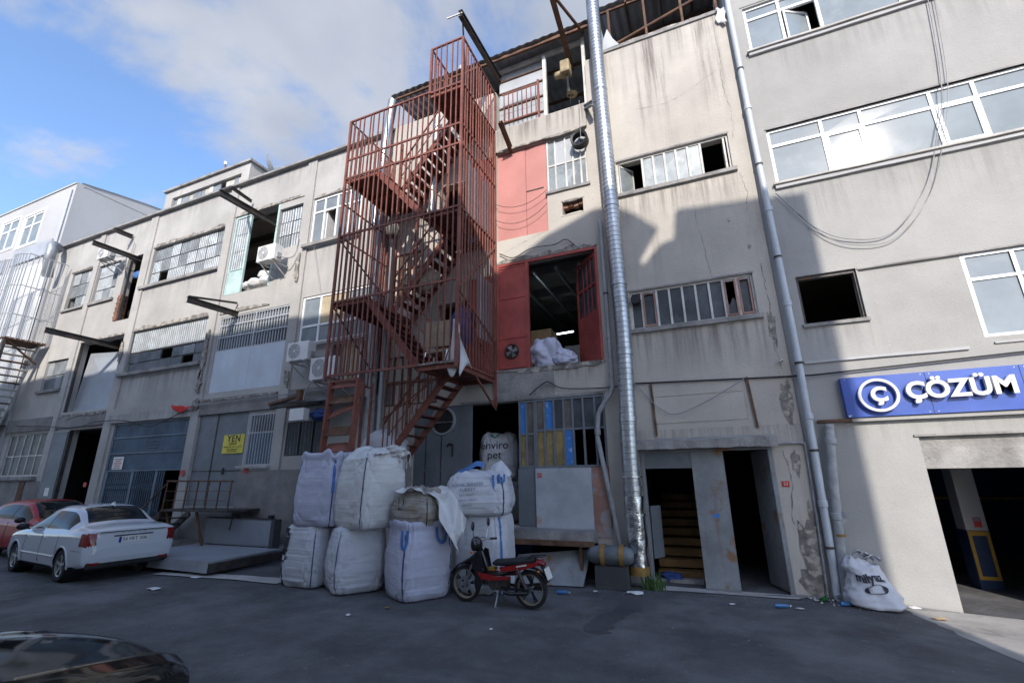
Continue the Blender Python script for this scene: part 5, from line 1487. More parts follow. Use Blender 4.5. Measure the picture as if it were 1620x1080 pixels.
# ------------------------------------------------------------------ cables
def cable(label, pts, r=.012, mat='cable_black', name='cable'):
    o = MB().path(pts, r, 5).build(name, mat, smooth=180)
    return tag(o, label, 'cable', 'cables along the facades')
cable('black cable running across the beige wall above the entrance canopy', [(-1.40,9.965,3.90),(-.2,9.965,3.85),(1.0,9.965,3.80),(1.9,9.97,3.77),(3.4,9.975,3.82),(6.5,9.985,3.93)], .016)
cable('loose grey cable sagging from the black cable over the entrance', smooth_path([(-1.35,9.95,3.9),(-.9,9.94,3.35),(-.55,9.94,3.2),(.1,9.94,3.45),(.75,9.94,3.8)]), .009, 'cable_grey')
cable('pair of thin grey cables looping down the grey facade from the window band', smooth_path([(1.9,9.97,7.69),(2.45,9.97,6.75),(3.0,9.97,6.36),(3.65,9.97,6.36),(4.28,9.97,7.1),(4.68,9.97,8.1),(5.05,9.97,9.5),(5.40,9.97,13.0)]), .010, 'cable_grey')
cable('lower thin grey cable of the loop on the grey facade', smooth_path([(2.2,9.96,7.15),(2.6,9.96,6.5),(3.1,9.96,6.2),(3.7,9.96,6.25),(4.35,9.96,7.0),(4.78,9.96,8.1),(5.14,9.96,9.5),(5.5,9.96,13.0)]), .008, 'cable_grey')
cable('upper pair of dark wires sagging across the plain red wall door', sag((-4.6,9.9,9.1),(-3.12,9.9,9.15),.26), .007)
cable('lower pair of dark wires sagging across the plain red wall door', sag((-4.6,9.9,8.62),(-3.12,9.9,8.75),.30), .007)
cable('black cable looping over the ground-floor grey sidelights', smooth_path([(-3.75,9.93,3.83),(-3.35,9.92,4.1),(-3.2,9.92,4.06),(-2.9,9.93,3.92),(-2.0,9.95,3.86),(-1.4,9.96,3.9)]), .012)
cable('black cable lying wavy over the red loading door head', smooth_path([(-4.5,9.94,7.62),(-4.1,9.93,7.42),(-3.6,9.93,7.58),(-3.0,9.93,7.55),(-2.7,9.93,7.63),(-2.5,9.94,7.45)]), .012)
cable('drooping wires across the lintels of the far left ground floor', smooth_path([(-27,9.95,4.35),(-24.5,9.93,4.2),(-22.5,9.93,4.05),(-21.0,9.93,4.2),(-19.2,9.92,4.12),(-17.8,9.92,3.85),(-16.0,9.93,4.3)]), .016)
cable('pale conduit along the slab edge over the dock door', [(-15.9,9.95,4.42),(-12.3,9.95,4.47),(-8.4,9.96,4.5)], .018, 'cable_grey')
cable('thin wire slanting down the grey wall left of the cage', smooth_path([(-11.2,9.99,9.4),(-10.9,9.98,8.4),(-10.7,9.98,7.7)]), .006, 'cable_grey')
cable('white drain hose curling below the cage-side air conditioner', smooth_path([(-10.3,9.7,4.75),(-10.55,9.8,4.55),(-10.75,9.9,4.3),(-10.75,9.95,3.9)]), .02, 'old_white', 'drain_hose')
m = MB()
t = thing('security_camera', 'tiny white security camera by the downpipe', 'camera', (1.44,9.9,4.05))
MB().tube((1.44,9.82,4.06), (1.44,9.97,4.09), .028, n=10).build('camera_body', 'ac_white', t); MB().tube((1.44,9.818,4.06), (1.44,9.822,4.06), .02, n=10).build('lens', 'black_paint', t)
# satellite dish and mast on the left roof
t = thing('satellite_dish', 'grey satellite dish on a steel tripod on the left roof', 'satellite dish', (-15.0,10.6,12.95))
MB().lathe([(.001,0),(.2,.02),(.4,.08),(.55,.16),(.54,.17),(.39,.09),(.2,.03),(.001,.01)], (-14.7,10.5,13.75), Vector((.55,.45,.35)), 24).build('dish', 'ac_grey', t, smooth=60)
for q in ((-15.2,10.5),(-14.5,10.5),(-14.8,11.1)): MB().tube((q[0],q[1],12.95), (-14.8,10.7,13.6), .025, n=6).build('leg', 'rust', t)
MB().tube((-14.7,10.5,13.75), (-14.1,10.9,13.95), .015, n=6).build('feed_arm', 'ac_grey', t)
t = thing('roof_mast', 'thin red-and-white mast on the penthouse roof', 'mast', (-18.2,11,14.2))
MB().tube((-18.2,11,14.2), (-18.2,11,15.35), .03, n=6).build('pole', 'cage_red', t); MB().tube((-18.2,11,15.35), (-18.2,11,15.5), .07, n=8).build('cap', 'ac_white', t)

# ------------------------------------------------------------------ grey caged stair far left
def grey_stair():
    s = thing('grey_fire_stair', 'pale grey caged fire stair with rusty treads at the far left', 'fire escape', (-28, 9.2, 0))
    x0, x1, y0, y1 = -27.75, -26.45, 8.6, 9.95
    MB().box(x0, x1, y0, y1, 7.82, 7.90).build('landing', 'rust', s)
    bm_ = MB().box(-.014,.014,-.014,.014,0,3.85).mesh('cage_bar'); bm_.materials.append(M['bars_white'])
    for i in range(11): place('cage_bar', bm_, None, s, (x0+(x1-x0)*i/10, y0-.18*math.sin(math.pi*i/10), 7.85))
    for i in range(1, 9): place('cage_bar', bm_, None, s, (x1, y0+(y1-y0)*i/8, 7.85))
    bl = MB().box(-.014,.014,-.014,.014,0,7.0).mesh('cage_bar'); bl.materials.append(M['bars_white'])
    for i in range(16): place('cage_bar', bl, None, s, (x0-.15*(i+1), y0-.05-.02*i, 4.7))
    m = MB()
    for z in (8.9, 10.2, 11.68):
        pts = [(x0+(x1-x0)*i/10, y0-.18*math.sin(math.pi*i/10), z) for i in range(11)]+[(x1, y1, z)]
        m.path(pts, .022, 5); m.path([(x0,y0,z),(x0-2.5,y0-.36,z)], .022, 5)
    m.build('cage_rail', 'bars_white', s)
    fx0, fz0, fx1, fz1 = -28.3, 4.5, -26.75, 7.85
    m = MB()
    for yy in (y0+.05, y1-.1): m.bar((fx0,yy,fz0), (fx1,yy,fz1), .05, .22)
    f = m.build('flight', 'old_white', s)
    for k in range(12):
        t = k/12; x = fx0+(fx1-fx0)*t; z = fz0+(fz1-fz0)*t
        MB().box(x-.13, x+.13, y0+.08, y1-.13, z-.02, z+.02).build('tread', 'concrete_pale' if k % 3 else 'rust', f)
    MB().box(fx0-2.2, fx0+.4, y0, y1, 4.35, 4.45).build('landing', 'dark_steel', s)
    for (x, y) in ((fx0-2.1,y0+.05),(fx0+.3,y0+.05),(x1-.05,y0+.05)): MB().bar((x,y,.1), (x,y,7.8 if x > -27 else 4.4), .09).build('post', 'dark_steel', s)
    MB().bar((x1-.1,y0+.1,7.8), (x1-.4,9.95,7.0), .06).build('brace', 'rust', s)
grey_stair()

# ------------------------------------------------------------------ big woven bags
def ribbon(m, pts, wv, th=.004):
    """flat strap along pts; wv is the half-width vector (or list of them)"""
    pts = [Vector(p) for p in pts]; n = len(pts)
    W = [Vector(x) for x in wv] if isinstance(wv, list) else [Vector(wv)]*n
    m.rows([[p-v for p, v in zip(pts, W)], [p+v for p, v in zip(pts, W)]])

def big_bag(name, label, loc, rz, w_, d, h, mat, seed, lean=(0,0), open_top=False, pleat=.008, seams=(), cat='bag', group='bulk bags stacked at the kerb', bulge=1.0, topamp=.07, loops=(), cap_h=.06):
    t = thing(name, label, cat, loc, rz, group)
    N_ = 128; rnd = random.Random(seed); so_ = Vector((seed*5.1, seed*2.3, seed*.7)); n_exp = 4.4
    def prof(u):
        P = [(0,.86),(.03,.95),(.10,1.0),(.35,1.0+.045*bulge),(.65,1.0+.03*bulge),(.9,.97),(1.0,.93)]
        for (a, x), (b_, y) in zip(P, P[1:]):
            if u <= b_: return x+(y-x)*(u-a)/(b_-a)
        return P[-1][1]
    def S(th, u, out=0.0, rad=1.0, dz=0.0):
        c, s = math.cos(th), math.sin(th)
        k = prof(u)*rad
        x = w_/2*k*math.copysign(abs(c)**(2/n_exp), c); y = d/2*k*math.copysign(abs(s)**(2/n_exp), s); z = h*u
        pv = Vector((c*1.3, s*1.3, u*2.0))+so_
        dn = .024*noise.noise(pv*1.1)+.008*noise.noise(pv*3.2)+.0035*noise.noise(Vector((th*2.0, u*h*42, seed+9)))
        edge = max(0, 1-u/.35)+max(0, (u-.72)/.28)
        dn += pleat*(.5+edge)*noise.noise(Vector((th*1.2, u*h*26, seed)))+pleat*.7*noise.noise(Vector((th*3.1, u*h*11, seed+4)))
        rv = Vector((c*1.1, s*1.1, u*h*1.1))+so_
        r1 = 1-abs(noise.noise(rv*2.1)); r2 = 1-abs(noise.noise(rv*4.7+Vector((7,1,3))))
        dn -= .030*max(0, r1-.80)/.20*(.35+.65*edge)+.014*max(0, r2-.82)/.18*(.4+edge)
        r = math.hypot(x, y) or 1
        x += x/r*(dn+out); y += y/r*(dn+out)
        z += .02*noise.noise(Vector((c, s, 3.3))+so_)*u
        if u == 0: z = .004
        return Vector((x+lean[0]*u, y+lean[1]*u, z+dz))
    m = MB(); us = [0,.015,.04]+[.08+.92*i/72 for i in range(73)]
    rows = [[S(2*math.pi*i/N_, 0, 0, .05) for i in range(N_)]]
    rows += [[S(2*math.pi*i/N_, u) for i in range(N_)] for u in us]
    if open_top:
        for rad, dz in ((1.03,.06),(1.06,.13),(1.0,.17),(.92,.10),(.8,.0),(.5,-.03),(.05,-.02)):
            row = []
            for i in range(N_):
                th = 2*math.pi*i/N_; p = S(th, 1.0, 0, rad)
                p.z += dz+topamp*1.6*noise.noise(Vector((math.cos(th)*2.1, math.sin(th)*2.1, seed+rad*1.2)))
                row.append(p)
            rows.append(row)
    else:
        for rad, dz in ((.90,.035),(.78,.06),(.6,.075),(.42,.085),(.22,.08),(.04,.08)):
            row = []
            for i in range(N_):
                th = 2*math.pi*i/N_; p = S(th, 1.0, 0, rad)
                p.z += dz*cap_h/.06+topamp*noise.noise(Vector((math.cos(th)*rad*3.0, math.sin(th)*rad*3.0, seed)))+topamp*.5*noise.noise(Vector((math.cos(th)*rad*8, math.sin(th)*rad*8, seed)))
                row.append(p)
            rows.append(row)
    m.rows(rows, True)
    body = m.build('body', mat, t, smooth=180)
    for (th, u0, u1, wd, mt) in seams:
        a, b_ = [], []; k = 30
        for i in range(k+1):
            u = u0+(u1-u0)*i/k; p0 = S(th-.02, u, .006); p1 = S(th+.02, u, .006)
            dirv = (p1-p0).normalized()*wd/2; c = (p0+p1)/2
            a.append(c-dirv); b_.append(c+dirv)
        mm = MB().rows([a, b_]); mm.build('seam_strap', mt, t, smooth=180)
    for (th, u, ln, wd, mt, sp) in loops:
        p = S(th, u, .012); tang = (S(th+.1, u, .012)-S(th-.1, u, .012)).normalized(); outv = Vector((p.x-lean[0], p.y-lean[1], 0)).normalized()
        pts = []
        for i in range(13):
            a = math.pi*i/12; pts.append(p+tang*(sp*math.cos(a))+outv*(.02+.03*math.sin(a))+Vector((0,0,-ln*math.sin(a)**.6+.03)))
        mm = MB(); nrm = []
        for i in range(13):
            dv = (pts[min(12,i+1)]-pts[max(0,i-1)]).normalized(); nrm.append(dv.cross(outv).normalized()*wd/2)
        ribbon(mm, pts, nrm); mm.build('loop', mt, t, smooth=180)
    return t, S

def flap(t, fn, nu, nv, mat, name='flap'):
    rows = [[fn(i/nu, j/nv) for i in range(nu+1)] for j in range(nv+1)]
    o = MB().rows(rows).build(name, mat, t, smooth=180)
    md = o.modifiers.new('thick', 'SOLIDIFY'); md.thickness = .006
    return o
q4 = math.pi/4
# rz turns the bag so that one corner points at the street; local -y/-x corner faces the camera
RZ = R(-35)
cor = R(225)       # the near corner in local angles (between -x and -y)
# lower row
t, S = big_bag('bulk_bag', 'lower left white bulk bag with a broad black strap at its edge', (-7.72,7.86,gz(-7.7)), R(-4), .98, .98, 1.06, 'bag_white', 1, pleat=.010,
        seams=[(R(315),.02,.98,.022,'strap_navy'),(R(243),.0,.45,.04,'strap_black'),(R(250),.42,1.0,.15,'strap_black')])
t, S = big_bag('bulk_bag', 'lower middle white bulk bag with thin dark seam, under the tallest bag', (-6.62,7.80,gz(-6.6)), R(-38), 1.02, 1.0, 1.08, 'bag_white', 2, pleat=.009, bulge=1.5,
        seams=[(R(315),.0,1.0,.02,'strap_navy')], topamp=.05)
t, S = big_bag('bulk_bag', 'lilac bulk bag with blue loops, front of the stack beside the motorbike', (-5.20,7.80,0), R(-35), 1.05, 1.0, 1.12, 'bag_lilac', 3, pleat=.004, bulge=1.2,
        seams=[(R(315),.0,.96,.028,'strap_navy'),(R(40),.0,.98,.035,'strap_navy')], open_top=True, topamp=.03, loops=[(R(312),1.0,.30,.05,'strap_blue',.05),(R(10),1.02,.26,.06,'strap_blue',.10)])
t, S = big_bag('bulk_bag', 'white bulk bag standing behind the motorbike under the printed bag', (-4.22,8.62,0), R(8), 1.0, 1.0, 1.30, 'bag_white', 4, pleat=.003,
        seams=[(R(315),.0,1.0,.05,'strap_blue')])
# upper row
t, S = big_bag('bulk_bag', 'tall lilac bag with bright blue strap, top of the left pile', (-7.52,7.86,1.10+gz(-7.5)), R(0), 1.10, 1.0, 1.27, 'bag_lilac', 5, pleat=.003, lean=(-.03,.05), open_top=True, topamp=.09,
        seams=[(R(318),.5,1.0,.06,'strap_blue'),(R(318),.0,.5,.026,'strap_navy'),(R(228),.0,1.0,.03,'strap_blue')])
t, S = big_bag('bulk_bag', 'tall cream-white bag with loose white straps on top, middle of the pile', (-6.40,7.80,1.10+gz(-6.4)), R(-22), 1.20, 1.05, 1.30, 'bag_cream', 6, pleat=.004, lean=(.08,.0), topamp=.14, cap_h=.11, bulge=1.2,
        seams=[(R(315),.0,1.0,.022,'strap_navy'),(R(42),.0,.95,.03,'strap_navy')])
def fE(u, v):
    # crumpled mouth folded over towards the right corner
    return Vector((.02+.62*u+.04*math.sin(v*9), -.30+.62*v+.05*math.sin(u*9), 1.35+.15*math.sin(math.pi*v)*math.sin(math.pi*(.1+.8*u))+.06*noise.noise(Vector((u*6,v*6,1)))))
flap(t, fE, 20, 16, 'bag_cream')
kn = S(R(30), 1.0)
crumple((kn.x*.72, kn.y*.72, kn.z+.10), .30, .26, .13, 61, k=.35, nu=36, nv=22, fr=2.0).build('tied_mouth', 'bag_cream', t, smooth=180)
for k, (dx_, dy_, dz_, ln) in enumerate(((.16,.02,.02,.34),(.10,-.10,.05,.24),(.20,.10,.0,.28),(.04,-.2,.08,.18))):
    p0 = Vector((kn.x*.85, kn.y*.85, kn.z+.16)); e = Vector((kn.x+dx_*.6, kn.y+dy_, kn.z+.10+dz_))
    pts = smooth_path([p0, p0.lerp(e, .6)+Vector((0,0,.07)), e, e+Vector((.05,.0,-ln*.6)), e+Vector((.02,.02,-ln)), e+Vector((-.05,.03,-ln*.75)), e+Vector((-.06,.02,-ln*.3)), p0+Vector((.05,0,-.02))], 5)
    mm = MB(); ribbon(mm, pts, Vector((.006,-.012,.006))); mm.build('loose_strap', 'strap_white', t, smooth=180)
# small brown bag with a dirty sheet
t, S = big_bag('bulk_bag', 'squat brown dirty bag on the lilac bag, half covered by a sheet', (-5.18,7.90,1.14), R(-8), .98, .92, .52, 'bag_brown', 7, pleat=.02, topamp=.10, cap_h=.13, bulge=1.6,
        seams=[(R(315),.0,1.0,.018,'strap_black')], loops=[(R(265),.95,.20,.03,'strap_black',.06)])
def sheet(u, v):
    # lies over the top of the brown bag and hangs off its right side
    x = -5.55+1.30*u; y = 7.42+.55*v+.10*u
    top = 1.82+.05*math.sin(u*8+v*3)+.035*noise.noise(Vector((u*6, v*6, 2)))
    if u > .52:
        k = (u-.52)/.48; x = -5.55+1.30*.52+.62*k**.8+.03*math.sin(v*10); y += -.12*k; top -= 1.12*k**1.25*(.72+.28*math.sin(v*4.2+.6))
        x += .05*math.sin(k*7+v*6); y += .05*math.sin(k*8+v*9)
    else:
        top -= .10*(1-v)*(.5+.5*math.sin(u*13))
    top += .022*math.sin(u*31+v*17)+.02*noise.noise(Vector((u*14, v*12, 5)))
    return (x, y, top)
o = drape(sheet, 44, 20, 'dirty_sheet', 'bag_cream')
tag(o, 'crumpled dirty white sheet slung over the squat brown bag', 'sheet')
# printed bag on the rear stack
t, S = big_bag('bulk_bag', 'squat white bag with faded print and blue loops on the rear stack', (-4.30,8.55,1.32), R(14), 1.22, 1.05, .70, 'bag_white', 8, pleat=.005, topamp=.07, cap_h=.08, bulge=1.3, lean=(.0,.0),
        seams=[(R(315),.0,1.0,.03,'strap_navy')], loops=[(R(294),1.0,.28,.055,'strap_blue',.05),(R(313),1.03,.14,.05,'strap_blue',.05)])
def fH(u, v):
    return Vector((.20+.42*u+.02*math.sin(v*8), -.25+.42*v, .70+.30*math.sin(math.pi*v)*math.sin(math.pi*(.15+.75*u))+.04*noise.noise(Vector((u*5,v*5,9)))))
flap(t, fH, 14, 12, 'bag_white')
mm = MB(); pts = smooth_path([Vector((-.42,-.30,.76)),Vector((-.2,-.34,.84)),Vector((-.02,-.30,.95)),Vector((.1,-.2,.92))], 6); ribbon(mm, pts, Vector((.0,.02,.05))); mm.build('loop', 'strap_blue', t, smooth=180)
def print_on(t, S, lines, th, u0, size, mat, du=.09, al=.0):
    """lettering wrapped on the woven face"""
    for k, (txt, sz) in enumerate(lines):
        me = text_mesh('print', txt, sz, extrude=0.0)
        for v in me.vertices:
            u = u0-k*du+v.co.y/ (S(th,1).z or 1)
            p = S(th, u0-k*du, .0); tg = (S(th+.06, u0-k*du)-S(th-.06, u0-k*du)).normalized(); nr = Vector((tg.y, -tg.x, 0))
            if nr.dot(Vector((p.x, p.y, 0))) < 0: nr = -nr
            v.co = p+tg*(v.co.x)+Vector((0,0,v.co.y))+nr*.018+Vector((0,0,al*v.co.x))
        me.materials.clear(); place('print', me, mat, t)
print_on(t, S, [('ROYAL SERAMIK',.085),('TURKEY',.085),('NET WEIGHT',.05),('MADE IN TURKEY',.05),('1000 KG',.05)], R(268), .80, .1, 'print_faded', du=.13, al=.06)
# bags inside the loading bay
t, S = big_bag('bulk_bag', 'white bag printed enviro pet, upper one inside the dark loading bay', (-5.02,11.05,1.95), R(22), .98, .95, 1.05, 'bag_white', 9, pleat=.006, topamp=.06, group='bulk bags inside the loading bay', cap_h=.07)
print_on(t, S, [('enviro',.27),('pet',.27)], R(268), .78, .2, 'print_dark', du=.22, al=.02)
me = MB(); 
for sgn in (-1, 1):
    rows = []
    p = S(R(268), .97); 
    me.add([p+Vector((-.02*sgn,-.03,-.02)), p+Vector((sgn*.10,-.03,.03)), p+Vector((sgn*.13,-.03,.09)), p+Vector((sgn*.05,-.03,.06))], [(0,1,2,3)])
me.build('leaf_emblem', 'print_green', t)
big_bag('bulk_bag', 'lower white bag under the printed one inside the dark loading bay', (-5.0,11.1,.97), R(-20), .98, .95, .98, 'bag_white', 10, group='bulk bags inside the loading bay')
big_bag('bulk_bag', 'dim bag behind the printed one inside the dark loading bay', (-4.3,11.9,.97), R(-10), .9, .9, 1.9, 'bag_white', 11, group='bulk bags inside the loading bay')

# ------------------------------------------------------------------ white sack by the downpipe
def white_sack():
    t = thing('white_sack', 'slumped white sack with dark print and oval mark by the downpipes', 'sack', (2.12, 9.62, .0))
    def P(u, th):
        prof = [(0,.40,.30),(.06,.47,.34),(.25,.44,.32),(.5,.34,.27),(.66,.29,.23),(.8,.30,.2),(.92,.24,.13),(1.0,.17,.06)]
        for (a, x, y), (b_, x2, y2) in zip(prof, prof[1:]):
            if u <= b_: k = (u-a)/(b_-a); rx = x+(x2-x)*k; ry = y+(y2-y)*k; break
        c, s = math.cos(th), math.sin(th); v = Vector((c*1.2, s*1.2, u*2.4))
        k = 1+.16*noise.noise(v*1.2)+.09*noise.noise(v*3.1)+.05*noise.noise(Vector((c*2, s*2, u*13)))
        z = .78*u+.06*noise.noise(v*1.7)*u-(.10 if u > .85 and c > .2 else 0)*c
        return Vector((2.10-.14*u+.86*rx*c*k, 9.62+.10*u+.86*ry*s*k, max(.005, .90*z)))
    N_ = 60; rows = [[P(j/40, 2*math.pi*i/N_) for i in range(N_)] for j in range(41)]
    m = MB().rows(rows, True); n0 = len(m.v); m.add(rows[-1], [tuple(range(N_))])
    m.build('body', 'bag_white', t, smooth=180)
    for k in range(3):
        def fl(u, v, k=k): return Vector((1.84+.24*u+.09*k, 9.70-.10*v+.03*math.sin(u*9+k), .64+.13*math.sin(math.pi*u)*(1-.3*k)+.05*v+.04*noise.noise(Vector((u*4,v*4,k)))))
        flap(t, fl, 8, 5, 'bag_white', 'tied_mouth')
    me = text_mesh('print', 'milyaz', .17, extrude=0.0, offset=.006)
    for v in me.vertices:
        th = R(270)+v.co.x/.30; u = .60+v.co.y/.8+.10*v.co.x; p = P(min(.98, max(.02, u)), th); v.co = p+Vector((math.cos(th)*.012, -.018, 0))
    me.materials.clear(); place('print', me, 'print_dark', t)
    m = MB(); n = 40; a_, b_ = [], []
    for i in range(n+1):
        s_ = 2*math.pi*i/n
        for lst, kk in ((a_, 1.0), (b_, .86)):
            th = R(275)+.50*kk*math.cos(s_); u = .40+.085*kk*math.sin(s_)+.03*math.cos(s_); lst.append(P(u, th)+Vector((math.cos(th)*.014, -.016, 0)))
    m.rows([a_, b_])
    for (s0, s1) in ((2.3,4.0),(-.9,.9)):
        poly = []
        for i in range(9):
            s_ = s0+(s1-s0)*i/8; th = R(275)+.46*math.cos(s_); u = .40+.075*math.sin(s_)+.03*math.cos(s_); poly.append(P(u, th)+Vector((math.cos(th)*.014, -.016, 0)))
        m.add(poly, [tuple(range(9))])
    m.build('oval_mark', 'print_dark', t)
white_sack()
# white sacks showing in the red loading door and the upper loading hole
tag(crumple((-3.42,10.18,4.80),.40,.26,.44,21,k=.34,nu=60,nv=40,fr=1.6).build('woven_sack', 'bag_lilac', smooth=180), 'white sack with lilac stripe leaning in the open red loading door', 'sack')
tag(crumple((-2.96,10.16,4.64),.34,.22,.25,22,k=.36,nu=60,nv=40,fr=1.7).build('woven_sack', 'bag_lilac', smooth=180), 'smaller white sack lying right of the leaning one in the red door', 'sack')
lab = ['round cream bundle at the front of the pile in the upper loading hole', 'cream bundle at the right of the pile in the upper loading hole', 'cream bundle on top of the pile in the upper loading hole', 'dim cream bundle at the left of the pile in the upper loading hole']
for k, (x, y, z, r) in enumerate(((-13.95,10.2,8.58,.28),(-13.55,10.3,8.66,.27),(-13.85,10.45,8.98,.26),(-14.35,10.3,8.60,.27))):
    tag(crumple((x,y,z),r,r*.9,r*.72,30+k,k=.22,nu=20,nv=14).build('cloth_bundle', 'bag_cream', smooth=180), lab[k], 'bundle', 'bundles in the upper loading hole')
tag(crumple((-21.35,10.6,8.8),.4,.3,.42,40,k=.3).build('dark_bundle', 'black_paint', smooth=180), 'dark heap in the left loading hole', 'bundle')
tag(crumple((-21.25,10.25,10.35),.35,.12,.16,41,k=.3).build('blue_rag', 'strap_blue', smooth=180), 'blue rag hanging in the left loading hole', 'rag')

# ------------------------------------------------------------------ cars
def mono(xs, ys):
    n = len(xs); d = [(ys[i+1]-ys[i])/(xs[i+1]-xs[i]) for i in range(n-1)]
    mm = [d[0]]+[0 if d[i-1]*d[i] <= 0 else 2*d[i-1]*d[i]/(d[i-1]+d[i]) for i in range(1, n-1)]+[d[-1]]
    def f(x):
        if x <= xs[0]: return ys[0]
        if x >= xs[-1]: return ys[-1]
        for i in range(n-1):
            if x <= xs[i+1]:
                h = xs[i+1]-xs[i]; t = (x-xs[i])/h
                return (2*t**3-3*t*t+1)*ys[i]+(t**3-2*t*t+t)*h*mm[i]+(-2*t**3+3*t*t)*ys[i+1]+(t**3-t*t)*h*mm[i+1]
    return f

def wheel(parent, x, y, r, w_, side, rim='alloy', spokes=5):
    """side = +1: outer face towards +y"""
    ax = (0, side, 0); c = (x, y, r)
    t = MB(); k = w_/2
    t.lathe([(r*.66,-k*.9),(r*.80,-k),(r*.93,-k*.96),(r,-k*.6),(r,k*.6),(r*.93,k*.96),(r*.80,k),(r*.66,k*.9)], c, ax, 40)
    tyre = t.build('wheel', 'tyre', parent, smooth=50)
    m = MB(); m.lathe([(r*.67,k*.9),(r*.62,k*.80),(r*.60,-k*.2)], c, ax, 40); m.lathe([(r*.14,k*.72),(r*.001,k*.78)], c, ax, 16)
    a = Vector(ax)
    for i in range(spokes):
        th = 2*math.pi*i/spokes+.3; u = Vector((math.cos(th), 0, math.sin(th))); v = Vector((-math.sin(th), 0, math.cos(th)))
        C = Vector(c)
        pts = []
        for rr, ww, oo in ((r*.10,r*.10,k*.74),(r*.35,r*.075,k*.72),(r*.63,r*.13,k*.82)):
            pts.append([C+u*rr-v*ww+a*oo, C+u*rr+v*ww+a*oo, C+u*rr+v*ww+a*(oo-.03), C+u*rr-v*ww+a*(oo-.03), C+u*rr-v*ww+a*oo])
        m.rows(pts)
    m.build('rim', rim, tyre, smooth=40)
    MB().lathe([(r*.62,-k*.3),(r*.001,-k*.3)], c, ax, 24).build('brake_disc', 'car_black', tyre)

